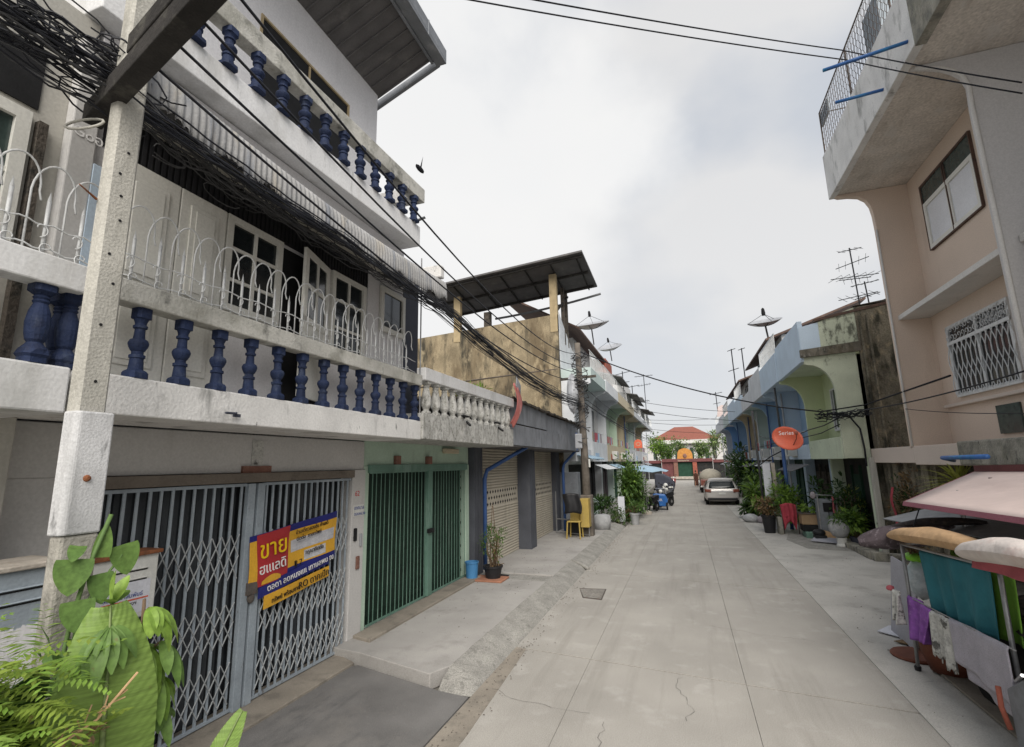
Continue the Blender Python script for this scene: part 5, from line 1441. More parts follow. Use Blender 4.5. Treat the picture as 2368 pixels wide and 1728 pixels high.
dish(-5.9, 46, 13.2, 1.15, (-.1, -.45, 1), 'smaller mesh dish lower behind the ochre house roof')
dish(5.0, 31, 10.4, .92, (-.1, -.35, 1), 'mesh dish with black feed above the blue row houses')
def antenna(x, y, z, h, arms, label, r=.016):
    T = thing('tv_antenna', label, 'antenna', (x, y, z), 'roof antennas')
    MB().tube([(x, y, z), (x - .06, y, z + h)], r * 1.5, 6).build('mast', 'cable', T)
    a_ = MB(); rr = random.Random(int(h * 100))
    for (t, ln, ang, nel, el) in arms:
        c = V((x - .06 * t, y, z + h * t)); d = V((math.cos(ang), math.sin(ang) * .4, rr.uniform(.05, .3))).normalized(); s_ = V((-d.y, d.x, rr.uniform(-.3, .3))).normalized()
        a_.tube([c - d * ln / 2, c + d * ln / 2], r, 5)
        for k in range(nel):
            q = c + d * ln * ((k + .5) / nel - .5); e_ = s_ + V((0, 0, .25))
            a_.tube([q - e_ * el / 2, q + e_ * el / 2], r * .5, 4)
    a_.build('element', 'cable', T)
    return T
antenna(6.0, 19, 7.4, 2.5, [(.97, .75, .3, 4, .6), (.78, 1.0, -.6, 5, .9), (.58, 1.5, .35, 6, 1.0), (.55, .9, 2.4, 4, .7), (.3, 1.2, .1, 5, .8)], 'tall crooked antenna with many arms on the mossy roof by the salmon wall', .014)
antenna(6.35, 19.2, 7.4, 1.3, [(.95, .9, .3, 3, .5), (.6, .8, .2, 3, .4)], 'short antenna just right of the tall crooked one', .014)
antenna(4.5, 45, 8.5, 3.6, [(.98, .7, .5, 2, .5), (.5, .9, .3, 3, .5)], 'left of two thin antennas over the blue row houses', .03)
antenna(5.3, 45, 8.5, 3.6, [(.98, .6, .5, 2, .4)], 'right of two thin antennas over the blue row houses', .03)
antenna(3.9, 60, 7.2, 3.2, [(.95, 1.4, .1, 5, .5), (.6, .8, .4, 3, .5)], 'low antenna with a long arm above the far right parapet', .03)
antenna(-4.0, 62, 6.8, 6.6, [(.97, 2.2, .4, 6, 1.0), (.8, 1.6, .2, 5, .9), (.5, 1.0, .9, 4, .7)], 'faint tall antenna beyond the red brick wall on the left', .03)

# ---------------- left: mailboxes
def mailbox(x, y0, y1, z0, z1, dpt, m, label, sign):
    T = thing('mailbox', label, 'mailbox', (x - dpt / 2, (y0 + y1) / 2, z0))
    MB().box(x - dpt, x, y0, y1, z0, z1 - .03).build('body', m, T, bevel=.012)
    MB().box(x - dpt - .02, x + .03, y0 - .02, y1 + .02, z1 - .03, z1 + .005).build('lid', 'rust' if sign else 'stoneface', T, bevel=.008)
    s_ = MB()
    for k in range(2):
        zz = z1 - .14 - k * .085
        s_.prism([(x, zz), (x + .016, zz - .006), (x, zz - .014)], 1, y0 + .12, y1 - .10)
    s_.build('louvre', m, T)
    MB().box(x, x + .003, y0 + .12, y1 - .1, z1 - .165, z1 - .155).box(x, x + .003, y0 + .12, y1 - .1, z1 - .25, z1 - .24).build('slot', 'black', T)
    if sign:
        sg_ = MB().box(x, x + .004, y0 + .10, y1 - .06, z0 + .05, z1 - .25).build('notice', 'paperwhite', T)
        n_ = x + .006
        MB().box(x + .004, n_, y0 + .11, y1 - .07, z0 + .165, z0 + .178).build('print', 'dishorange', sg_)
        text(sg_, 'lettering', 'สส ประชาสัมพันธ์', 'inkblue', (n_, y0 + .115, z0 + .195), (0, 1, 0), (0, 0, 1), .05, .001)
        text(sg_, 'lettering', 'เขตดอนหลวงฯ', 'inkblack', (n_, y0 + .14, z0 + .125), (0, 1, 0), (0, 0, 1), .045, .001)
        text(sg_, 'lettering', '02 55  ITE', 'inkblack', (n_, y0 + .14, z0 + .07), (0, 1, 0), (0, 0, 1), .05, .001)
    return T
mailbox(-4.2, 1.6, 2.44, 1.40, 2.16, .4, 'mailblue', 'peeling grey blue mailbox with two slots left of the near pole', False)
mailbox(-4.86, 3.02, 3.60, 1.44, 2.02, .22, 'mailwhite', 'white mailbox with a rusty lid and printed notice hung before the grey gate', True)
MB().box(-4.9, -4.5, 2.3, 3.0, 0, 1.5).build('garden_wall', 'greymoss', label='rough low wall behind the vines between the two mailboxes', cat='wall', bevel=.02)
MB().blob((-4.62, 8.0, 8.68), .05, .16, .05, 8, 6).add([(-4.62, 8.0, 8.7), (-4.62, 8.06, 8.7), (-4.55, 8.0, 8.95)], [(0, 1, 2)]).add([(-4.62, 8.04, 8.7), (-4.62, 8.1, 8.7), (-4.7, 8.25, 8.78)], [(0, 1, 2)]).build('bird', 'birddark', label='small dark bird flying just right of the upper balcony', cat='bird')
# pinkish plastic sheet caught on the balcony corner
pk = MB(); pk.grid(lambda u, v: V((-4.02 + .1 * math.sin(v * 3), 11.75 + .42 * u * (1 - .3 * abs(v - .6)) + .35 * math.sin(v * 2.2) - .25, 3.72 + 1.05 * v + .06 * math.sin(u * 6))), 8, 12)
pk.build('plastic_sheet', 'pinkplastic', label='torn pink plastic sheet flapping at the end of the mouldy balcony', cat='plastic sheet', smooth=True, solid=.006)
pk = MB(); pk.grid(lambda u, v: V((-4.05, 12.1 + .35 * u + .1 * v, 4.5 + .55 * v - .2 * u)), 4, 4); pk.build('board', 'dishgrey', label='grey board leaning above the pink plastic sheet', cat='board', solid=.012)

antenna(-4.2, 40, 7.0, 3.0, [(.95, 1.2, .4, 5, .7), (.7, 1.0, .1, 4, .6)], 'small antenna over the arched window house on the left', .025)
antenna(-4.4, 50, 6.9, 3.4, [(.97, 1.4, .2, 5, .7), (.6, .9, .8, 3, .5)], 'antenna rising beside the far left roof sheets', .028)
for i, (y0_, y1_, z_, m_) in enumerate(((36, 39.5, 7.75, 'roofgrey'), (41, 45, 8.15, 'dishgrey'), (48, 53, 7.8, 'woodrot'), (54, 59, 8.2, 'roofgrey'))):
    T = thing('shade_roof', ['grey sheet roof over the first far left terrace', 'pale sheet roof over the second far left terrace', 'dark rotten sheet roof farther along the left terraces', 'last grey sheet roof on the left terraces'][i], 'roof', (-3.8, y0_, 7), 'sheet roofs on the left terraces')
    MB().prism([(-2.9, z_ - .25), (-2.9, z_ - .2), (-5.6, z_ + .35), (-5.6, z_ + .3)], 1, y0_, y1_).build('sheet', m_, T)
    for yy in (y0_ + .2, y1_ - .2): MB().tube([(-3.7, yy, 6.6), (-3.7, yy, z_)], .03, 5).build('post', 'rustmetal', T)

# ================================================================ vehicles
def wheel(parent, x, y, r, wd, name='wheel'):
    o = MB().lathe([(r * .62, -wd / 2), (r * .93, -wd / 2), (r, -wd * .3), (r, wd * .3), (r * .93, wd / 2), (r * .62, wd / 2)], (x, y, r), 20, (1, 0, 0)).build(name, 'tyre', parent, smooth=False)
    rm = MB(); rm.lathe([(r * .62, -wd * .46), (r * .62, wd * .46)], (x, y, r), 20, (1, 0, 0))
    for k in range(5):
        a = k * 1.2566; c = V((x, y + r * .35 * math.cos(a), r + r * .35 * math.sin(a)))
        rm.obox(c, (1, 0, 0), (0, math.cos(a), math.sin(a)), (0, -math.sin(a), math.cos(a)), wd * .48, r * .26, r * .08)
    rm.build('rim', 'chrome', o)
    return o

def hatchback(x, y, w_, ln, h, body, label, cat='car'):
    T = thing('parked_car', label, cat, (x, y + ln / 2, 0))
    hw = w_ / 2
    # stations along y (0 rear .. 1 front): (t, zbottom, zbelt, zroof, half width belt, half width roof, half width sill)
    st = [(0.0, .42, .88, .90, .80, .78, .80), (.012, .30, .95, .99, .93, .86, .90), (.035, .24, 1.0, 1.10, .98, .84, .95), (.10, .22, 1.02, h - .10, 1.0, .70, .97), (.15, .22, 1.02, h - .015, 1.0, .70, .98), (.3, .2, .99, h, 1.0, .72, .99),
          (.48, .2, .96, h - .02, 1.0, .72, .99), (.58, .2, .94, h - .14, 1.0, .72, .99), (.72, .2, .92, .98, .99, .8, .98), (.9, .22, .84, .88, .95, .8, .93), (.98, .26, .7, .74, .84, .7, .8), (1.0, .36, .62, .64, .74, .6, .7)]
    b = MB(); vs = []; n = 12
    for (t, zb, zl, zr, wl, wr, ws) in st:
        yy = y + t * ln
        half = [(0, zb), (ws * .8, zb), (ws, zb + .1), (wl * 1.0, (zb + zl) / 2), (wl * .985, zl), (wr, zr - .05), (wr * .7, zr)]
        ring = [(hw * a, z) for a, z in half] + [(-hw * a, z) for a, z in reversed(half[1:])]
        ring.insert(7, (0, zr + .01))
        vs.append([V((x + a, yy, z)) for a, z in ring])
    n = len(vs[0])
    flat = [p for r_ in vs for p in r_]
    fs = [(i * n + k, i * n + (k + 1) % n, (i + 1) * n + (k + 1) % n, (i + 1) * n + k) for i in range(len(vs) - 1) for k in range(n)]
    fs += [tuple(range(n)), tuple((len(vs) - 1) * n + k for k in range(n))]
    b.add(flat, fs)
    o = b.build('body', body, T, smooth=True)
    s_ = o.modifiers.new('sub', 'SUBSURF'); s_.levels = 2; s_.render_levels = 2
    g_ = MB()
    g_.grid(lambda u, v: V((x + (u - .5) * (1.50 - .22 * v) * hw * 1.02, y + ln * (.034 + .066 * v) - .035 - .05 * math.sin(math.pi * u) * (1 - v * .5), 1.04 + (h - .19 - 1.04) * v)), 8, 4)
    g_.build('rear_window', 'glassdark', T, smooth=True, solid=.01)
    MB().grid(lambda u, v: V((x + (u - .5) * 1.4 * hw, y + .07 * ln + .13 * v - .03, h - .06 + .045 * v)), 6, 2).build('spoiler', body, T, solid=.03)
    for sg in (-1, 1):
        MB().grid(lambda u, v: V((x + sg * hw * (.99 - .36 * u), y - .015 + .16 * (1 - u) ** 2 - .02 * (v), .80 + .19 * v)), 6, 3).build('tail_light', 'taillight', T, smooth=True, solid=.03)
        MB().grid(lambda u, v: V((x + sg * hw * (1.0 - .22 * v ** 1.5), y + ln * (.2 + .42 * u), 1.03 + (h - .2 - 1.03) * v)), 6, 4).build('side_window', 'glassdark', T, solid=.012)
        MB().blob((x + sg * (hw + .09), y + ln * .62, 1.02), .1, .05, .07, 10, 6).build('wing_mirror', body, T, smooth=True)
        for t in (.18, .8): wheel(T, x + sg * (hw - .13), y + ln * t, .31, .2)
    MB().box(x - hw * .86, x + hw * .86, y - .015, y + .25, .30, .47).build('bumper', 'blackplastic', T, bevel=.04)
    pl = MB().box(x - .2, x + .2, y - .03, y + .02, .66, .78).build('licence_plate', 'mailwhite', T, bevel=.006)
    MB().box(x - hw * .6, x + hw * .6, y - .012, y + .05, .83, .87).build('chrome_strip', 'chrome', T, bevel=.006)
    return T
hatchback(2.02, 34.2, 2.02, 4.4, 1.64, 'carpaint', 'silver white hatchback parked on the right, tail towards the camera')
Pk = thing('pickup_truck', 'dark red pickup with a pale canvas load in front of the silver car', 'truck', (2.0, 49, 0))
MB().box(1.12, 2.9, 47, 49.2, .55, 1.15).build('bed', 'carred', Pk, bevel=.05)
MB().prism([(49.2, .5), (49.2, 1.2), (49.4, 1.75), (50.7, 1.75), (51.3, 1.15), (52.4, 1.0), (52.5, .5)], 0, 1.16, 2.86).build('cab', 'carred', Pk, bevel=.06)
MB().blob((2.0, 48.1, 1.35), .95, 1.2, .72, 14, 9, .05, 4).build('canvas_load', 'canvas', Pk, smooth=True)
for xx in (1.22, 2.75):
    for yy in (47.7, 51.6): wheel(Pk, xx, yy, .36, .22)
    MB().box(xx - .08, xx + .08, 46.97, 47.03, .75, 1.0).build('tail_light', 'taillight', Pk)

def motorbike(x, y, rz, m, label):
    T = thing('motorbike', label, 'motorbike', (x, y, 0), 'motorbikes on the left side')
    for yy in (-.62, .62):
        o = MB().lathe([(.2, -.04), (.27, -.045), (.3, 0), (.27, .045), (.2, .04)], (x, y + yy, .3), 18, (1, 0, 0)).build('wheel', 'tyre', T)
        MB().lathe([(.04, -.05), (.2, -.02), (.2, .02), (.04, .05)], (x, y + yy, .3), 12, (1, 0, 0)).build('rim', 'chrome', o)
    b = MB(); b.prism([(y - .75, .62), (y - .1, .5), (y + .25, .42), (y + .5, .85), (y + .42, .9), (y + .15, .6), (y - .1, .72), (y - .8, .82)], 0, x - .12, x + .12)
    b.build('body', m, T, bevel=.04)
    MB().prism([(y - .75, .8), (y + .05, .72), (y + .05, .78), (y - .3, .86), (y - .75, .9)], 0, x - .13, x + .13).build('seat', 'blackplastic', T, bevel=.03)
    MB().grid(lambda u, v: V((x + (u - .5) * .46, y + .34 + .12 * v + .1 * (2 * u - 1) ** 2, .38 + .5 * v)), 6, 3).build('leg_shield', m, T, solid=.03)
    MB().tube([(x, y + .62, .3), (x, y + .45, .9), (x, y + .4, 1.02)], .035, 6).build('fork', 'chrome', T)
    MB().tube([(x - .36, y + .28, 1.05), (x - .15, y + .4, 1.02), (x + .15, y + .4, 1.02), (x + .36, y + .28, 1.05)], .018, 6).build('handlebar', 'blackplastic', T)
    MB().blob((x, y + .5, .95), .12, .1, .12, 12, 8).build('headlight', 'mailwhite', T, smooth=True)
    for sg in (-1, 1):
        mi = MB(); mi.tube([(x + sg * .28, y + .32, 1.05), (x + sg * .34, y + .34, 1.22)], .01, 4); mi.blob((x + sg * .36, y + .34, 1.26), .07, .02, .05, 8, 6); mi.build('mirror', 'blackplastic', T)
    MB().tube([(x + .13, y - .1, .35), (x + .15, y - .8, .42)], .05, 8).build('exhaust', 'chrome', T)
    T.rotation_euler = (0, 0, rz)
    return T
motorbike(-1.95, 29.5, R(160), 'blackplastic', 'black motorbike parked nearest behind the climbing bush')
motorbike(-1.35, 33.0, R(150), 'blackplastic', 'black motorbike in the middle of the left row, beside a white helmet')
motorbike(-1.2, 35.2, R(165), 'chrome', 'silver motorbike behind the blue cart')
motorbike(-1.5, 37.8, R(170), 'washgrey', 'grey motorbike closest to the left houses')
motorbike(-1.6, 60.5, R(200), 'paintred', 'red motorbike parked far down by the gateway')
helm = MB(); helm.blob((-1.3, 33.3, 1.28), .14, .15, .15, 12, 8); helm.build('helmet', 'mailwhite', label='white helmet hung on the middle motorbike', cat='helmet', smooth=True)
Ct = thing('pushcart', 'bright blue front cart tub on wheels standing at the left kerb', 'cart', (-1.55, 31.1, 0))
MB().prism([(-1.98, .2), (-1.18, .2), (-1.16, .55), (-1.3, .86), (-1.95, .9), (-2.0, .6)], 1, 30.7, 31.6).build('tub', 'paintblue', Ct, bevel=.06)
for xx in (-1.95, -1.2):
    o = MB().lathe([(.12, -.04), (.21, -.045), (.23, 0), (.21, .045), (.12, .04)], (xx, 30.8, .23), 16, (1, 0, 0)).build('wheel', 'tyre', Ct)
    MB().lathe([(.02, -.05), (.12, -.03), (.12, .03), (.02, .05)], (xx, 30.8, .23), 10, (1, 0, 0)).build('hub', 'mailwhite', o)
MB().tube([(-1.9, 31.6, .85), (-1.85, 32.0, 1.15), (-1.3, 32.0, 1.15), (-1.25, 31.6, .85)], .025, 6).build('handle', 'chrome', Ct)
text(Ct, 'lettering', 'OR', 'inkwhite', (-1.75, 30.69, .5), (1, 0, 0), (0, 0, 1), .22)
Tk = thing('tricycle', 'dark blue covered tricycle beyond the motorbikes on the left', 'tricycle', (-1.9, 45, 0))
MB().prism([(-2.6, .3), (-1.1, .3), (-1.0, .9), (-1.3, 1.35), (-1.9, 1.7), (-2.6, 1.75)], 1, 44.5, 46.6).build('body', 'panelgrey', Tk, bevel=.1)
for xx in (-2.4, -1.2): wheel(Tk, xx, 44.9, .28, .14)
MB().box(-1.5, -1.15, 44.46, 44.52, .55, .7).build('bumper', 'mailwhite', Tk)
Um = thing('parasol', 'pale blue grey parasol open over the parked motorbikes', 'parasol', (-2.15, 28.3, 0))
um = MB(); nseg = 8
rim = [V((-2.15 + 1.25 * math.cos(2 * math.pi * k / 16), 28.3 + 1.25 * math.sin(2 * math.pi * k / 16), 2.28 - (.06 if k % 2 else 0))) for k in range(16)]
mid = [V((-2.15 + .65 * math.cos(2 * math.pi * k / 16), 28.3 + .65 * math.sin(2 * math.pi * k / 16), 2.47)) for k in range(16)]
um.add(rim + mid + [V((-2.15, 28.3, 2.58))], [(k, (k + 1) % 16, 16 + (k + 1) % 16, 16 + k) for k in range(16)] + [(16 + k, 16 + (k + 1) % 16, 32) for k in range(16)])
um.build('canopy', 'umbrella', Um, solid=.015)
MB().tube([(-2.15, 28.3, 0), (-2.15, 28.3, 2.56)], .022, 6).build('pole', 'chrome', Um)
rb = MB()
for k in range(8): rb.tube([V((-2.15, 28.3, 2.5)), rim[k * 2]], .008, 4)
rb.build('rib', 'chrome', Um)
MB().lathe([(.25, 0), (.25, .12), (.06, .2)], (-2.15, 28.3, 0), 14).build('base', 'stoneface', Um)

# far walker in a russet robe
Pz = thing('person', 'person in a long russet robe walking far down the street', 'person', (.95, 58, 0))
bm_ = MB()
px, py = .95, 58.0
def ring_body(prof, cx, cy, name, m, n=14):
    return MB().lathe(prof, (cx, cy, 0), n).build(name, m, Pz, smooth=True)
sk = bpy.data.meshes.new('body')
bmv = [(0, 0, .92), (0, 0, 1.15), (0, 0, 1.38), (0, 0, 1.48), (0, 0, 1.60), (0, 0, 1.70), (.10, 0, .88), (.12, .04, .48), (.12, .10, .06), (.12, -.06, .03), (-.10, 0, .88), (-.11, -.10, .48), (-.11, -.22, .10), (-.11, -.34, .05), (.19, 0, 1.38), (.24, .02, 1.10), (.22, -.10, .86), (.22, -.14, .78), (-.19, 0, 1.38), (-.25, .04, 1.10), (-.22, .08, .86), (-.22, .07, .78)]
bme = [(0, 1), (1, 2), (2, 3), (3, 4), (4, 5), (0, 6), (6, 7), (7, 8), (8, 9), (0, 10), (10, 11), (11, 12), (12, 13), (2, 14), (14, 15), (15, 16), (16, 17), (2, 18), (18, 19), (19, 20), (20, 21)]
rad = [.15, .14, .15, .06, .095, .085, .10, .065, .045, .035, .10, .065, .045, .035, .07, .048, .036, .03, .07, .048, .036, .03]
sk.from_pydata(bmv, bme, [])
so = bpy.data.objects.new('body', sk); COL.objects.link(so); so.parent = Pz; ORG[so.name] = ORG[Pz.name]
sm = so.modifiers.new('skin', 'SKIN')
for i, r_ in enumerate(rad): sk.skin_vertices[0].data[i].radius = (r_, r_ * .85)
sk.skin_vertices[0].data[0].use_root = True
ss = so.modifiers.new('sub', 'SUBSURF'); ss.levels = 2; ss.render_levels = 2
sk.materials.append(M['skin'])
rbm = MB(); nn = 18
prf = [(.22, .16), (.22, .4), (.21, .7), (.19, .95), (.19, 1.15), (.21, 1.32), (.17, 1.42), (.07, 1.5)]
rbm.lathe(prf, (0, 0, 0), nn)
rbm.v = [V((px + p.x * (1 + .06 * math.sin(9 * math.atan2(p.y, p.x)) * (1.5 - p.z)), py + p.y * .75, p.z)) for p in rbm.v]
rbm.build('robe', 'robe', Pz, smooth=True)
MB().blob((px, py + .02, 1.67), .098, .11, .10, 10, 7).build('hair', 'hair', Pz, smooth=True)

# ================================================================ plants
def pot(parent, x, y, z, r, h, m, name='pot'):
    MB().lathe([(r * .72, 0), (r * .95, h * .86), (r * 1.06, h * .87), (r * 1.06, h), (r * .9, h), (r * .85, h * .9)], (x, y, z), 18).build(name, m, parent, smooth=False)
def shrub(label, x, y, z, rad, n, size, m='leaf_mid', m2=None, potd=None, cat='plant', group=None, seed=0, bend=.4, asp=.42, stems=5, name='potted_plant', up=.5):
    T = thing(name, label, cat, (x, y, z), group)
    zb = z
    if potd:
        r_, h_, pm = potd; pot(T, x, y, z, r_, h_, pm); zb = z + h_ * .9
        MB().lathe([(r_ * .88, 0), (r_ * .88, .02)], (x, y, zb - .03), 14).build('soil', 'bark', T)
    rr = random.Random(seed); s_ = MB(); c = V((x, y, zb + rad[2]))
    for k in range(stems):
        a = rr.uniform(0, 6.28); q = c + V((math.cos(a) * rad[0] * .6, math.sin(a) * rad[1] * .6, rad[2] * rr.uniform(.1, .8)))
        b_ = V((x + rr.uniform(-.05, .05), y + rr.uniform(-.05, .05), zb)); s_.tube([b_, b_.lerp(q, .5) + V((rr.uniform(-.05, .05), rr.uniform(-.05, .05), .05)), q], .016, 5, True, .006)
    s_.build('stem', 'stembrown', T, smooth=True)
    f_ = MB(); f_.leaves(c, rad, n, size, seed, up, asp, bend, .3, zb + .02)
    f_.build('foliage', m, T)
    if m2:
        f_ = MB(); f_.leaves(c, (rad[0] * .9, rad[1] * .9, rad[2] * .9), n // 2, size * .9, seed + 77, up, asp, bend, .3, zb + .02)
        f_.build('foliage', m2, T)
    return T
# beside the shutters
T = shrub('wispy shrub tied to a cane in a black pot before the roller shutter', -4.42, 11.28, .13, (.27, .27, .46), 420, .075, 'leaf_mid', 'leaf_dry', (.22, .33, 'blackplastic'), seed=5, stems=9, asp=.4, bend=.2, up=1)
cn = MB(); cn.tube([(-4.5, 11.28, .4), (-4.42, 11.28, 1.85)], .008, 5); cn.tube([(-4.3, 11.3, .4), (-4.41, 11.29, 1.8)], .008, 5); cn.build('cane', 'stembrown', T)
MB().box(-4.85, -4.1, 10.95, 11.5, .15, .19).build('tile', 'terracotta', label='terracotta slab under the black potted shrub', cat='slab', bevel=.012)
Bk = thing('bucket', 'faded blue plastic bucket at the foot of the blue downpipe', 'bucket', (-4.9, 11.15, .15))
MB().lathe([(.13, 0), (.15, .36), (.165, .37), (.165, .40), (.145, .40), (.125, .05)], (-4.9, 11.15, .15), 18).build('tub', 'blueplastic', Bk)
MB().tube([(-4.9 + .16 * math.cos(t), 11.15 + .16 * math.sin(t), .53 - .12 * abs(math.sin(t))) for t in [k * math.pi / 8 for k in range(9)]], .006, 5).build('handle', 'steel', Bk)
# chair with a black jacket, rail bench and cabinet
Ch = thing('chair', 'yellow plastic chair by the leaning utility pole', 'chair', (-3.9, 18.1, .15))
for dx, dy in ((-.22, -.22), (.2, -.22), (-.2, .22), (.2, .22)):
    MB().tube([(-3.9 + dx * 1.15, 18.0 + dy * 1.15, .15), (-3.9 + dx, 18.0 + dy, .72)], .026, 7).build('leg', 'yellowplastic', Ch)
MB().box(-4.14, -3.66, 17.78, 18.25, .70, .75).build('seat', 'yellowplastic', Ch, bevel=.02)
MB().grid(lambda u, v: V((-4.12 + .44 * u, 18.24 + .08 * v + .03 * math.sin(math.pi * u), .72 + .68 * v)), 6, 5).build('backrest', 'yellowplastic', Ch, solid=.025)
MB().grid(lambda u, v: V((-4.2 + .6 * u + .04 * math.sin(v * 5), 17.74 - .05 * math.sin(u * 7) - .05 * math.sin(math.pi * u), 1.05 + .68 * v - .1 * abs(u - .5))), 12, 8).build('jacket', 'blackplastic', label='black jacket hung over the yellow chair', cat='jacket', solid=.03, smooth=True)
MB().box(-3.72, -3.4, 18.1, 18.5, .5, 1.5).build('board', 'yellowplastic', label='yellow panel standing between the chair and the pole', cat='board', bevel=.02)
Bh = thing('barrier', 'low metal rail frame around the dark basin by the pole', 'barrier', (-4.2, 18.8, .15))
for a_, b_ in (((-4.85, 19.1, .15), (-4.85, 19.1, 1.7)), ((-4.85, 19.1, .68), (-3.45, 18.3, .72)), ((-3.45, 18.3, .15), (-3.45, 18.3, .72)), ((-4.85, 19.1, .2), (-3.45, 18.3, .22))):
    MB().tube([a_, b_], .022, 6).build('rail', 'steel', Bh)
MB().box(-4.4, -3.6, 18.7, 19.2, .2, .65).build('basin', 'blackplastic', label='dark square basin inside the low metal rail', cat='basin', bevel=.03)
MB().box(-5.0, -4.2, 20.3, 20.8, .15, 2.4).build('cabinet', 'washgrey', label='grey metal cabinet behind the yellow chair', cat='cabinet', bevel=.02)
# left verge plants
G1 = 'plants on the left verge'
shrub('tall climbing bush with glossy leaves beside the parasol', -2.8, 26.2, 0, (.62, .75, 1.42), 2600, .2, 'leaf_mid', 'leaf_bright', None, group=G1, seed=11, stems=10, name='bush')
shrub('low dark green plant by the left shop counter', -3.7, 22.6, .1, (.6, .5, .45), 420, .17, 'leaf_dark', 'leaf_mid', (.3, .4, 'blackplastic'), group=G1, seed=12)
shrub('spilling grassy plant at the kerb below the climbing bush', -3.1, 23.2, .05, (.5, .5, .35), 420, .2, 'leaf_mid', 'leaf_pale', None, group=G1, seed=13, asp=.15, name='bush')
shrub('red brown leaved plant between the left pots', -2.7, 25.0, .0, (.5, .4, .45), 360, .16, 'leaf_dark', 'leaf_dry', None, group=G1, seed=14, name='bush')
shrub('flowering plant spilling from a white jar on the left verge', -2.35, 23.6, .0, (.38, .35, .3), 260, .14, 'leaf_mid', None, (.22, .5, 'potgrey'), group=G1, seed=15)
shrub('dark hedge block at the road edge before the motorbikes', -2.65, 27.6, 0, (.4, .6, .5), 500, .17, 'leaf_dark', 'leaf_mid', None, group=G1, seed=16, name='bush')
MB().lathe([(.3, 0), (.36, .3), (.33, .55), (.2, .6)], (-3.35, 20.6, .12), 16).build('stone_jar', 'potgrey', label='grey stone jar just beyond the leaning pole', cat='jar', smooth=True)
MB().box(-3.2, -2.9, 24.6, 24.75, 0, 1.15).build('board', 'paperwhite', label='white board propped among the left verge plants', cat='board')
# right verge
G2 = 'plants on the right verge'
shrub('broad bush just behind the silver car', 3.5, 30.0, 0, (.8, .9, 1.1), 900, .24, 'leaf_mid', 'leaf_bright', None, group=G2, seed=21, stems=9, name='bush')
shrub('dark bush against the far right shop fronts', 3.9, 42, 0, (1.2, 3.5, 1.5), 1100, .34, 'leaf_dark', 'leaf_mid', None, group=G2, seed=22, stems=8, name='bush')
shrub('glossy dark leaved plant beside the car wheel', 2.95, 27.0, 0, (.55, .5, .45), 420, .28, 'leaf_dark', 'leaf_mid', None, group=G2, seed=23, name='bush', asp=.55)
shrub('upright banana like plant beside the white board', 3.0, 26.0, 0, (.45, .4, .85), 160, .5, 'leaf_bright', 'leaf_mid', None, group=G2, seed=24, asp=.25, name='bush')
shrub('red stemmed plant rising from the black bin', 2.85, 21.75, 0, (.42, .4, .42), 420, .15, 'leaf_dry', 'leaf_mid', (.26, .68, 'blackplastic'), group=G2, seed=25)
shrub('big bright bush above the red cloth', 3.75, 22.6, .3, (.75, .6, .8), 950, .17, 'leaf_bright', 'leaf_mid', None, group=G2, seed=26, name='bush', stems=8)
shrub('dark tangled bush with yellow leaves in front of the pale green house', 5.0, 19.6, 0, (.55, .6, 1.05), 700, .17, 'leaf_dark', 'leaf_yellow', None, group=G2, seed=27, name='bush', stems=9)
shrub('black shrub mass behind the laundry rack', 4.7, 20.8, 0, (.6, .5, 1.0), 500, .2, 'leaf_dark', None, None, group=G2, seed=28, name='bush')
shrub('light green plant in the grey pot with a white rim', 4.92, 18.85, .0, (.38, .36, .42), 200, .22, 'leaf_bright', 'leaf_mid', (.2, .3, 'panelgrey'), group=G2, seed=29, asp=.5)
shrub('dry brown creeper on the mossy wall by the alley', 5.4, 15.9, .1, (.15, 1.2, 1.15), 900, .15, 'leaf_dry', 'leaf_dark', None, group=G2, seed=30, asp=.3, name='creeper')
Rf = thing('hanging_cloth', 'red rag caught in the dry creeper', 'rag', (5.2, 16.3, .9)); MB().grid(lambda u, v: V((5.22 + .03 * math.sin(v * 7), 16.25 + .16 * u + .05 * math.sin(v * 4), .95 + 1.0 * v)), 3, 8).build('cloth', 'clothred', Rf, solid=.006)
Wp = thing('potted_plant', 'fern like plant overflowing a white bowl on a pedestal', 'plant', (4.48, 18.8, 0), G2)
MB().lathe([(.15, 0), (.16, .05), (.13, .1), (.15, .26), (.15, .28)], (4.48, 18.8, 0), 16).build('pedestal', 'mailwhite', Wp)
MB().lathe([(.1, .28), (.2, .33), (.29, .5), (.30, .66), (.24, .82), (.22, .84)], (4.45, 18.8, 0), 18).build('bowl', 'potgrey', Wp, smooth=True)
MB().leaves((4.55, 18.75, .82), (.36, .34, .28), 420, .15, 41, .1, .25, .7).build('foliage', 'leaf_mid', Wp)
# bird's nest fern hung on the wall
Fn = thing('hanging_fern', 'spiky yellow green fern fixed to the wall above the pink awning', 'fern', (5.2, 12.9, 2.1))
f_ = MB(); rr = random.Random(3)
for k in range(70):
    a = rr.uniform(0, 6.28); el = rr.uniform(.1, 1.2)
    f_.leaf((5.35 + rr.uniform(-.05, .05), 12.9 + rr.uniform(-.06, .06), 2.12), (math.cos(a) * math.cos(el) - .3, math.sin(a) * math.cos(el), math.sin(el)), (rr.uniform(-.3, .3), 0, 1), rr.uniform(.5, .85), .055, .9, .2, 6)
f_.build('foliage', 'leaf_yellow', Fn); MB().lathe([(.06, 0), (.12, .1), (.1, .16)], (5.4, 12.9, 1.98), 10).build('root_ball', 'bark', Fn)
MB().leaves((5.3, 11.6, 1.55), (.25, .9, .3), 320, .12, 44, .3, .7, .3).build('hanging_plant', 'leaf_pale', label='row of small round leaved plants hanging under the pink awning', cat='plant')

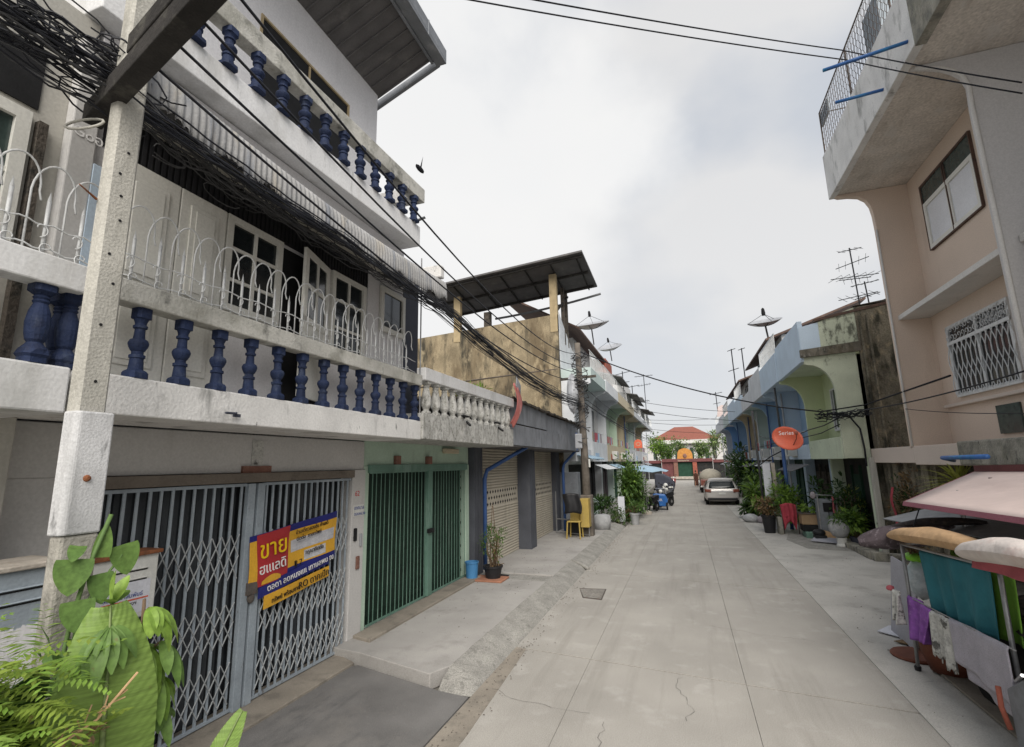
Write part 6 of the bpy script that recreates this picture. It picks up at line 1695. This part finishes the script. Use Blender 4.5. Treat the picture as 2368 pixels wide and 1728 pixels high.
# right verge objects
MB().blob((2.6, 25.3, .16), .36, .3, .2, 14, 8, .08, 5).build('sack', 'potgrey', label='lumpy pale sack lying at the right road edge', cat='sack', smooth=True)
MB().blob((3.05, 25.0, .14), .26, .24, .18, 12, 8, .08, 6).build('sack', 'clothgrey', label='smaller grey sack beside the pale one', cat='sack', smooth=True)
MB().box(3.1, 3.25, 21.3, 21.75, 0, .62).build('concrete_block', 'greymoss', label='mossy concrete block between the black bin and the red cloth', cat='block', bevel=.03)
rc2 = MB(); rc2.grid(lambda u, v: V((3.22 + .52 * u * (1 - .25 * v * v) + .08 * v, 21.35 - .10 * math.sin(math.pi * u) - .03 * math.sin(u * 19) , 1.08 - .92 * v * (1 - .28 * math.sin(math.pi * u) * (v > .6)) + .07 * math.sin(math.pi * u))), 22, 12)
rc2.build('hanging_cloth', 'clothred', label='red cloth draped over a stand at the right verge', cat='cloth', smooth=True, solid=.015)
MB().tube([(3.3, 21.5, 0), (3.3, 21.5, 1.05), (3.8, 21.5, 1.05), (3.8, 21.5, 0)], .02, 6).build('cloth_stand', 'rustmetal', label='thin metal stand under the red cloth', cat='stand')
Pb = thing('planter', 'tan planter box stacked on a green crate', 'planter', (4.05, 20.9, .42))
MB().box(3.78, 4.30, 20.7, 21.2, .44, .80).build('box', 'cardboard', Pb, bevel=.015)
MB().box(3.74, 4.34, 20.66, 21.24, .80, .84).build('rim', 'rustmetal', Pb, bevel=.01)
MB().leaves((4.0, 20.95, .95), (.25, .25, .15), 120, .12, 9).build('foliage', 'leaf_bright', Pb)
Gc = thing('crate', 'open green crate on the ground under the tan planter', 'crate', (4.05, 20.7, 0))
MB().box(3.82, 4.28, 20.45, 21.1, 0, .22).build('tub', 'greenmetal', Gc, bevel=.02); MB().box(3.78, 4.32, 20.62, 21.2, .22, .43).build('frame', 'black', Gc)
Wm = thing('washing_machine', 'old grey metal cabinet leaning by the laundry rack', 'machine', (4.55, 20.3, 0))
MB().box(4.25, 4.85, 20.1, 20.7, .25, 1.35).build('cabinet', 'washgrey', Wm, bevel=.03)
MB().box(4.36, 4.66, 20.07, 20.1, .95, 1.25).build('panel', 'black', Wm, bevel=.01)
MB().box(4.5, 4.515, 20.08, 20.1, .3, .95).build('seam', 'black', Wm)
for xx in (4.3, 4.8): MB().tube([(xx, 20.2, 0), (xx, 20.2, .25)], .03, 6).build('leg', 'steel', Wm)
Lr = thing('laundry_rack', 'metal laundry rack hung with striped clothes in front of the dark shop', 'rack', (4.7, 20.0, 0))
MB().tube([(4.15, 20.05, 1.52), (5.35, 19.9, 1.48)], .018, 6).build('rail', 'steel', Lr)
for xx in (4.2, 5.0, 5.3): MB().tube([(xx, 20.0, 0), (xx, 20.0, 1.5)], .018, 6).build('post', 'steel', Lr)
gcl = ['clothpink', 'clothgrey', 'ragwhite', 'clothgrey', 'clothpink', 'ragwhite', 'clothgrey']
clab = ['faded pink shirt at the near end of the laundry rack', 'grey shirt on the laundry rack', 'white streaked shirt on the laundry rack', 'narrow grey towel on the laundry rack', 'second pink garment on the laundry rack', 'pale strip of cloth on the laundry rack', 'last grey garment on the laundry rack']
for k in range(7):
    x0 = 4.62 + k * .105
    MB().grid(lambda u, v: V((x0 + .085 * u + .01 * math.sin(v * 6 + k), 19.93 - .05 * math.sin(u * 5), 1.47 - (.55 + .06 * (k % 3)) * v)), 4, 6).build('hanging_shirt', gcl[k], label=clab[k], cat='clothes', group='clothes on the laundry rack', solid=.012)
MB().blob((4.1, 20.1, 1.5), .1, .1, .12, 10, 8, .1).build('wrapped_knob', 'clothgrey', label='grey bundle tied on the rack corner', cat='bundle')
MB().box(3.95, 4.3, 19.75, 20.1, 0, .2).blob((4.1, 19.9, .28), .2, .18, .12).build('bag', 'blackplastic', label='black bag on the ground before the grey cabinet', cat='bag', bevel=.03)
bx_ = MB(); bx_.grid(lambda u, v: V((4.25 + .35 * u, 19.85 + .12 * v, .05 + .3 * v - .1 * u * v)), 3, 3); bx_.build('box', 'cushiontan', label='opened tan carton beside the black bag', cat='box', solid=.02)
bx_ = MB(); bx_.add([(3.75, 19.5, .06), (4.55, 19.0, .06), (4.75, 19.6, .12), (4.0, 20.1, .12)], [(0, 1, 2, 3)]); bx_.build('board', 'boardgrey', label='flat grey board lying at the verge', cat='board', solid=.02)

# ================================================================ the stall at the right
St = thing('stall_frame', 'thin metal pole frame of the cloth stall at the right', 'frame', (2.7, 7.2, 0))
po = MB(); po.tube([(2.66, 8.36, .03), (2.65, 8.24, .95), (2.65, 8.24, 1.62)], .022, 8); po.build('pole', 'steel', St, smooth=True)
MB().lathe([(.035, 0), (.04, .05), (.025, .07)], (2.66, 8.37, 0), 10).build('rubber_foot', 'blackplastic', St)
po = MB(); po.tube([(2.74, 6.18, .2), (2.7, 6.12, 1.0), (2.7, 6.1, 1.82)], .022, 8); po.build('pole', 'steel', St, smooth=True)
po = MB(); po.tube([(2.65, 8.24, 1.60), (2.70, 6.1, 1.70), (2.72, 4.6, 1.75)], .018, 6); po.tube([(2.62, 8.24, .95), (2.62, 7.2, .99), (2.62, 5.9, 1.05)], .008, 5); po.tube([(2.65, 8.24, 1.60), (3.5, 8.4, 1.66)], .018, 6)
po.build('rail', 'steel', St, smooth=True)
for yy in (8.2, 6.1):
    MB().tube([(3.4, yy + .1, 0), (3.4, yy + .1, 2.3)], .025, 6).build('pole', 'steel', St)
Aw = thing('awning', 'faded pink cart awning with a maroon edge over the clothes', 'awning', (3.4, 7, 2.1))
fa, fb, ba_, bb_ = V((2.80, 8.36, 2.14)), V((2.80, 3.4, 2.235)), V((4.15, 9.55, 2.50)), V((4.15, 4.4, 2.60))
def awp(u, v):
    p = fa.lerp(fb, u).lerp(ba_.lerp(bb_, u), v); p.z -= .05 * math.sin(math.pi * v) * math.sin(math.pi * u) ; return p
MB().grid(awp, 12, 8).build('canopy', 'awningpink', Aw, smooth=True, solid=.012)
MB().grid(lambda u, v: fa.lerp(fb, u) + V((-.008 - .02 * v, 0, .008 - .055 * v)), 16, 2).build('trim', 'awningtrim', Aw, solid=.01)
MB().grid(lambda u, v: ba_.lerp(bb_, u) + V((.01, 0, .10 * v)), 8, 2).build('back_trim', 'maroon', Aw, solid=.02)
MB().grid(lambda u, v: fa.lerp(ba_, u) + V((0, .008, .008 - .05 * v)), 8, 2).build('trim', 'awningtrim', Aw, solid=.01)
MB().tube([fa + V((.25, .15, 0)), (2.75, 8.3, 1.62)], .008, 5).build('stay', 'cable', Aw)
for yy in (8.6, 5.0): MB().tube([(3.9, yy, 0), (3.9, yy, 2.45)], .022, 6).build('post', 'rustmetal', Aw)

def hang(nm, m, label, y0, y1, x, ztop0, ztop1, zbot0, zbot1, cat='cloth', folds=5, amp=.03, taper=0, lean=0, solid=.008, jag=0, seed=0):
    rr = random.Random(seed); jt = [rr.uniform(-jag, jag) for _ in range(60)]
    def f_(u, v):
        w_ = (1 - taper * v)
        uu = .5 + (u - .5) * w_
        y = y0 + (y1 - y0) * uu + lean * v
        zt = ztop0 + (ztop1 - ztop0) * u; zb = zbot0 + (zbot1 - zbot0) * u + (jt[int(u * 40)] if v > .95 else 0)
        x_ = x - amp * (.3 + .7 * v) * math.sin(u * folds * 6.283 + 1.3 * v) - amp * .5 * math.sin(u * folds * 2.1 + 3)
        if v < .04: x_ += .02
        return V((x_, y, zt + (zb - zt) * v))
    return MB().grid(f_, 48, 16).build(nm, m, label=label, cat=cat, smooth=True, solid=solid)
hang('hanging_cloth', 'teal', 'large teal cloth hanging on the stall rail', 7.86, 6.30, 2.70, 1.60, 1.69, .92, .98, 'cloth', 4, .03, .13, -.10)
hang('hanging_cloth', 'lime', 'lime green cloth hanging behind the teal one', 7.42, 6.22, 2.86, 1.70, 1.72, .9, .98, 'cloth', 3, .03)
hang('hanging_cloth', 'clothgrey', 'mauve grey cloth hanging right of the stall pole', 6.0, 4.6, 2.95, 1.70, 1.75, 1.05, 1.12, 'cloth', 3, .03)
hang('blanket', 'towel', 'speckled lilac grey blanket over the low line', 7.06, 5.98, 2.60, 1.0, 1.06, .58, .50, 'blanket', 2, .02, .02, -.05, .015)
hang('blanket', 'towel', 'lower fold of grey blanket trailing under the speckled one', 6.95, 6.0, 2.64, .7, .75, .46, .36, 'blanket', 2, .02, .05, -.05, .012)
hang('rag', 'ragwhite', 'ragged black and white cloth on the low line', 7.56, 7.0, 2.60, .955, .99, .50, .44, 'rag', 3, .03, .1, 0, .01, .06, 4)
hang('bag', 'purple', 'purple net bag hanging from the low line beside the pole', 8.18, 7.52, 2.61, .97, .96, .44, .52, 'bag', 2, .05, .35, .08, .02)
hang('bag', 'ragwhite', 'crumpled white bag with a pink tag tied to the pole', 8.34, 8.14, 2.50, 1.0, .98, .62, .6, 'bag', 2, .05, .3, 0, .02)
MB().blob((2.50, 8.42, 1.0), .05, .05, .035, 8, 6, .1, 2).build('tag', 'clothpink', label='small pink tag at the tip of the white bag', cat='tag')
def bolster(a, b, r, m, label, nm='cushion', jit=.05, seed=1, flat=.7, bendz=.05):
    a, b = V(a), V(b); d = (b - a); u = d.cross(V((0, 0, 1))).normalized(); up = u.cross(d).normalized(); rr = random.Random(seed)
    ks = [rr.uniform(-1, 1) for _ in range(200)]
    def f_(p, q):
        t = p; rad = r * (math.sin(math.pi * min(max(t * .96 + .02, 0), 1)) ** .42) * (1 + jit * math.sin(t * 23 + seed) * .5)
        ang = q * 2 * math.pi
        c = a + d * t + V((0, 0, bendz * math.sin(math.pi * t)))
        k = 1 + jit * math.sin(ang * 3 + t * 11 + seed)
        return c + u * math.cos(ang) * rad * k + up * math.sin(ang) * rad * flat * k
    return MB().grid(f_, 26, 14).build(nm, m, label=label, cat='cushion', smooth=True)
bolster((2.28, 8.7, 1.55), (3.5, 8.45, 1.72), .20, 'bolster', 'mottled dark brown bolster lying across the end of the stall rail', 'bolster', .06, 2, .85)
bolster((2.62, 8.6, 1.76), (3.6, 8.2, 1.90), .08, 'darkstuff', 'dark brown roll behind the tan cushion', 'bolster', .05, 5)
bolster((2.62, 8.5, 1.68), (2.74, 6.35, 1.84), .16, 'cushiontan', 'long tan cushion resting along the stall rail', 'cushion', .05, 3, .66, .05)
bolster((2.60, 6.5, 1.78), (2.62, 4.9, 1.95), .19, 'cushionwhite', 'white and rose cushion at the right end of the stall rail', 'cushion', .03, 4, .62, .05)
hang('hanging_cloth', 'clothpink', 'rose cover under the white cushion', 6.35, 5.0, 2.62, 1.78, 1.84, 1.66, 1.72, 'cloth', 2, .02)
bd = MB(); bd.add([(2.9, 9.05, .02), (2.9, 9.98, .02), (3.02, 9.9, 1.18), (3.02, 8.98, 1.14)], [(0, 1, 2, 3)]); bd.build('board', 'boardgrey', label='grey board leaning upright behind the stall pole', cat='board', solid=.02)
bd = MB(); bd.add([(2.68, 9.9, .03), (2.95, 10.25, .03), (3.6, 10.2, .03), (3.2, 9.35, .03)], [(0, 1, 2, 3)]); bd.build('paper_sheet', 'paperwhite', label='white sheet lying flat on the concrete by the grey board', cat='sheet', solid=.012)
bd = MB(); bd.add([(2.75, 9.45, .03), (3.05, 9.2, .03), (3.3, 9.3, .03), (3.0, 9.6, .03)], [(0, 1, 2, 3)]); bd.build('sheet', 'leaf_dry', label='patterned mat scrap beside the white sheet', cat='mat', solid=.01)
MB().lathe([(.30, 0), (.31, .02), (.29, .04)], (2.84, 8.9, .006), 20).build('clay_disc', 'claypot', label='brown round lid on the ground by the stall foot', cat='lid')
MB().lathe([(.22, 0), (.30, .22), (.31, .5), (.28, .66), (.26, .66), (.26, .5)], (3.02, 8.35, .03), 20).build('jar', 'claypot', label='rust red clay jar under the purple bag', cat='jar', smooth=True)
MB().box(2.85, 3.6, 6.4, 8.45, .015, .045).build('stall_shade', 'beigecrete', label='thin dull sheet toned as shade under the stall goods', cat='board', bevel=.006)  # added sheet, its dull tone standing in for shadow under the goods
pbg = MB(); pbg.blob((3.0, 8.85, 1.05), .15, .16, .27, 14, 10, .08, 8); pbg.build('plastic_bag', 'plasticclear', label='pale clear bag hanging behind the stall pole', cat='bag', smooth=True)
pbg = MB(); pbg.blob((3.0, 8.85, 1.34), .16, .17, .06, 14, 8, .12, 9); pbg.build('plastic_bag', 'limebag', label='lime green bag top above the pale clear bag', cat='bag', smooth=True)
MB().leaves((3.05, 8.9, 1.5), (.16, .16, .16), 60, .12, 12).build('plant_cutting', 'leaf_dry', label='dry twig plant standing above the lime bag', cat='plant')
Hp = thing('cart', 'dark loaded cart behind the hanging clothes', 'cart', (3.3, 6.8, 0))
MB().box(2.95, 3.8, 5.2, 8.0, .35, 1.0).build('body', 'darkstuff', Hp, bevel=.03)
hp = MB(); r5 = random.Random(21)
for k in range(26): hp.blob((r5.uniform(2.95, 3.6), r5.uniform(5.3, 7.9), r5.uniform(.9, 1.12)), r5.uniform(.08, .2), r5.uniform(.08, .22), r5.uniform(.05, .12), 8, 6, .15, k)
hp.build('load', 'darkstuff', Hp)
for yy in (5.7, 7.5):
    MB().lathe([(.25, -.04), (.3, -.045), (.33, 0), (.3, .045), (.25, .04)], (3.05, yy, .33), 22, (1, 0, 0)).build('wheel', 'tyre', Hp)
bd = MB(); bd.add([(3.1, 10.3, 1.72), (4.2, 10.6, 1.95), (4.0, 7.0, 2.02), (3.3, 7.0, 1.80)], [(0, 1, 2, 3)]); bd.build('sheet_roof', 'gutter', label='grey plastic sheet sloping behind the cushions', cat='sheet', solid=.015)
Sc = thing('cart', 'grey metal cart corner with a red handle at the lower right edge', 'cart', (2.8, 5.2, 0))
MB().prism([(4.4, .15), (5.92, .15), (5.95, .72), (5.5, 1.0), (4.4, .95)], 0, 2.52, 3.2).build('body', 'washgrey', Sc, bevel=.02)
hd = MB(); hd.tube([(2.48, 5.98, .72), (2.47, 5.96, .56), (2.49, 5.92, .40)], .022, 8); hd.build('handle', 'brickred', Sc, smooth=True)
MB().tube([(2.5, 5.6, .95), (2.6, 5.95, .78)], .015, 6).build('rim', 'chrome', Sc)
MB().lathe([(.2, -.05), (.27, -.055), (.3, 0), (.27, .055), (.2, .05)], (2.5, 5.1, .3), 20, (1, 0, 0)).build('wheel', 'tyre', Sc)
MB().prism([(5.6, .02), (5.95, .02), (5.75, .34)], 0, 2.44, 2.5).build('fender', 'charcoal', Sc, bevel=.01)

# ================================================================ foreground plants at the lower left
Bp = thing('banana_plant', 'young banana plant with one large upright leaf at the lower left', 'plant', (-2.62, 1.78, 0))
sk_ = MB(); sk_.tube([(-2.66, 1.8, 0), (-2.63, 1.78, .6), (-2.61, 1.76, 1.05)], .05, 10, True, .022); sk_.build('stem', 'stemgreen', Bp, smooth=True)
def bleaf(name, base, tip, wd, facing, rib=True, wob=.01, seed=0):
    base, tip = V(base), V(tip); d = tip - base; fc = V(facing).normalized(); s_ = d.cross(fc).normalized(); n_ = s_.cross(d).normalized(); rr = random.Random(seed)
    NB = 44
    ph = [rr.uniform(0, 6.28) for _ in range(6)]
    def f_(u, v):
        t = v; hw = wd / 2 * min(1, (math.sin(math.pi * (t * .90 + .06))) ** .55 * 1.04)
        a = (u - .5) * 2
        p = base + d * t + s_ * hw * a
        # arch of the blade, fold at the rib, ribbing of the side veins
        p += n_ * (.10 * wd * abs(a) ** 1.2 - .16 * wd * a * a + .05 * math.sin(t * 2.6) + .0035 * math.sin(t * 150 - abs(a) * 26) + wob * math.sin(t * 9 + ph[0] + a * 2))
        p -= n_ * .25 * wd * (t ** 3)
        return p
    o = MB().grid(f_, 24, 150).build(name, 'leaf_banana', Bp, smooth=True)
    if rib:
        pts = [f_(.5, k / 24) - n_ * .004 for k in range(25)]
        MB().tube([p + n_ * .012 for p in pts], .019 if wd > .3 else .008, 6, True, .004).build('midrib', 'leaf_pale', o, smooth=True)
    return o
bleaf('leaf', (-2.62, 1.78, 1.0), (-2.56, 1.70, 2.13), .40, (.82, -.42, .35), seed=2)
bleaf('leaf', (-2.40, 2.12, 1.12), (-2.28, 2.22, 1.52), .13, (.5, -.6, .7), True, .005, 5)
Cv = thing('cassava_plant', 'leafy plant with drooping finger leaves in front of the grey gate', 'plant', (-2.75, 2.1, 0))
cs_ = MB(); rr = random.Random(8)
cs_.tube([(-2.9, 2.15, 0), (-2.85, 2.12, 1.0), (-2.76, 2.0, 1.85), (-2.72, 1.96, 2.1)], .02, 7, True, .008)
lv = MB(); lvd = MB()
def palm(c, d0, n, ln, wd, m_, droop, spread=1.1, sd_=0):
    r_ = random.Random(sd_); c = V(c); d0 = V(d0).normalized(); s_ = d0.cross(V((0, 0, 1))).normalized()
    for k in range(n):
        a = (k - (n - 1) / 2) / max(1, n - 1) * 2 * spread
        d = (d0 * math.cos(a) + s_ * math.sin(a) + V((0, 0, r_.uniform(-.1, .1)))).normalized()
        m_.leaf(c, d, (.3, -.3, 1), ln * r_.uniform(.75, 1.1) * (1 - .25 * abs(a) / spread), wd, droop * r_.uniform(.8, 1.2), .25, 8)
nodes = [((-2.60, 1.72, 2.05), (.5, -.3, -.4), 6, .27, .062, 1.6), ((-2.60, 1.90, 2.08), (.4, .3, -.1), 6, .25, .068, 2.4), ((-2.63, 1.92, 1.90), (.5, .1, -.7), 6, .28, .066, 1.2), ((-2.60, 1.98, 1.90), (.4, .5, -.4), 5, .26, .062, 1.8),
         ((-2.66, 1.76, 2.13), (.2, .1, 1), 4, .19, .066, .3), ((-2.62, 2.0, 1.74), (.4, .2, -.8), 5, .25, .055, 1.0), ((-2.64, 2.04, 1.58), (.4, .3, -.8), 4, .22, .055, .8)]
for i, (c, d, n, ln, wd, dr) in enumerate(nodes):
    palm(c, d, n, ln, wd, lv if i % 3 else lvd, dr, 1.0, i)
    cs_.tube([(-2.74, 1.96, max(.4, c[2] - .25)), V(c) * .6 + V((-2.74, 1.96, c[2] - .1)) * .4, c], .006, 5)
cs_.build('stem', 'stembrown', Cv, smooth=True); lv.build('foliage', 'leaf_bright', Cv, smooth=True); lvd.build('foliage', 'leaf_vine', Cv, smooth=True)
Vn = thing('vine', 'heart leaved vine climbing the foot of the near concrete pole', 'vine', (-3.45, 2.1, 0))
vs_ = MB(); vs_.tube([(-3.48, 2.05, .2), (-3.45, 2.0, 1.2), (-3.42, 2.05, 1.9), (-3.38, 2.08, 2.2), (-3.36, 2.16, 2.5)], .012, 6); vs_.tube([(-3.42, 2.05, 1.9), (-3.36, 2.25, 2.25)], .008, 5); vs_.build('stem', 'stemgreen', Vn, smooth=True)
heart = lambda t: (1.0 if t < .02 else (1.05 * (1 - t) ** .62 + .25 * math.sin(math.pi * t)))
hl = MB()
for (b_, d_, n_, ln, wd) in (((-3.40, 2.02, 2.26), (.1, -.15, -1), (.8, -.4, .2), .20, .17), ((-3.36, 2.25, 2.31), (.1, .2, -1), (.8, -.3, .3), .19, .15), ((-3.38, 2.14, 2.25), (.05, .05, 1), (.8, -.4, .3), .20, .09), ((-3.36, 2.14, 2.16), (.1, .1, -1), (.8, -.5, .2), .18, .12), ((-3.38, 2.05, 2.03), (.1, 0, -1), (.8, -.5, .3), .18, .15), ((-3.42, 2.04, 2.33), (.3, -.3, -.3), (.5, -.2, .9), .12, .08), ((-3.36, 2.1, 1.86), (.2, .1, -.9), (.7, -.5, .4), .15, .11)):
    hl.leaf(b_, d_, n_, ln, wd, .25, .12, 9, heart)
hl.build('foliage', 'leaf_vine', Vn, smooth=True)
dk = MB(); dk.leaves((-3.32, 1.95, 1.62), (.22, .3, .3), 130, .13, 15, .2, .5, .5); dk.build('foliage', 'leaf_mid', Vn)
Db = thing('bush', 'dark broad leaved bush under the grey blue mailbox', 'bush', (-3.3, 1.55, 0))
b_ = MB(); b_.leaves((-3.2, 1.58, 1.5), (.3, .4, .35), 150, .26, 16, .3, .5, .5, seg=4); b_.build('foliage', 'leaf_dark', Db, smooth=True)
st_ = MB(); st_.tube([(-3.3, 1.55, 0), (-3.25, 1.56, .8), (-3.2, 1.58, 1.5)], .02, 6); st_.build('stem', 'stembrown', Db)
Fb = thing('fern_bush', 'dense bright fern bush filling the lower left corner', 'bush', (-2.75, 1.3, 0))
fm = MB(); fd = MB(); rr = random.Random(23)
for k in range(330):
    a = rr.uniform(-1.2, 1.6); c = V((-2.78 + rr.gauss(0, .2), 1.28 + rr.gauss(0, .16), rr.uniform(1.15, 2.0)))
    d = V((.7 + rr.uniform(-.6, .6), rr.uniform(-.8, .6), rr.uniform(.1, 1.1))).normalized()
    ln = rr.uniform(.22, .42); p = c.copy(); q = d.copy(); tgt = fm if rr.random() < .72 else fd
    side = q.cross(V((0, 0, 1))).normalized()
    for j in range(11):
        t = j / 11; l_ = .075 * (1 - t) ** .7 + .012
        for sg in (-1, 1):
            dd = (side * sg + q * .55 + V((0, 0, rr.uniform(-.2, .25)))).normalized()
            tgt.leaf(p, dd, (rr.uniform(-.3, .3), rr.uniform(-.3, .3), 1), l_, .017, .3, .1, 2)
        q = (q - V((0, 0, .11))).normalized(); p = p + q * ln / 11
fm.build('foliage', 'leaf_fern', Fb); fd.build('foliage', 'leaf_bright', Fb)
bs = MB()
for k in range(14): bs.tube([(-2.85 + rr.uniform(-.2, .2), 1.3 + rr.uniform(-.2, .2), 0), (-2.8 + rr.uniform(-.3, .3), 1.3 + rr.uniform(-.3, .3), rr.uniform(1.0, 1.5))], .01, 5, True, .004)
bs.build('stem', 'stembrown', Fb)
Dt = thing('dry_twig', 'dry orange flower twig lying across the banana leaf', 'twig', (-2.5, 1.6, 1.6))
tw = MB(); tw.tube([(-2.56, 1.48, 1.62), (-2.45, 1.62, 1.72), (-2.42, 1.75, 1.86)], .005, 5)
for k in range(16):
    t = rr.random(); q = V((-2.56, 1.48, 1.62)).lerp(V((-2.43, 1.72, 1.8)), t); tw.tube([q, q + V((rr.uniform(-.03, .05), rr.uniform(-.04, .06), rr.uniform(-.05, .06)))], .003, 4)
tw.build('stem', 'cushiontan', Dt); tl = MB(); tl.leaves((-2.46, 1.60, 1.68), (.05, .12, .05), 60, .03, 4); tl.build('flower', 'leaf_dry', Dt)
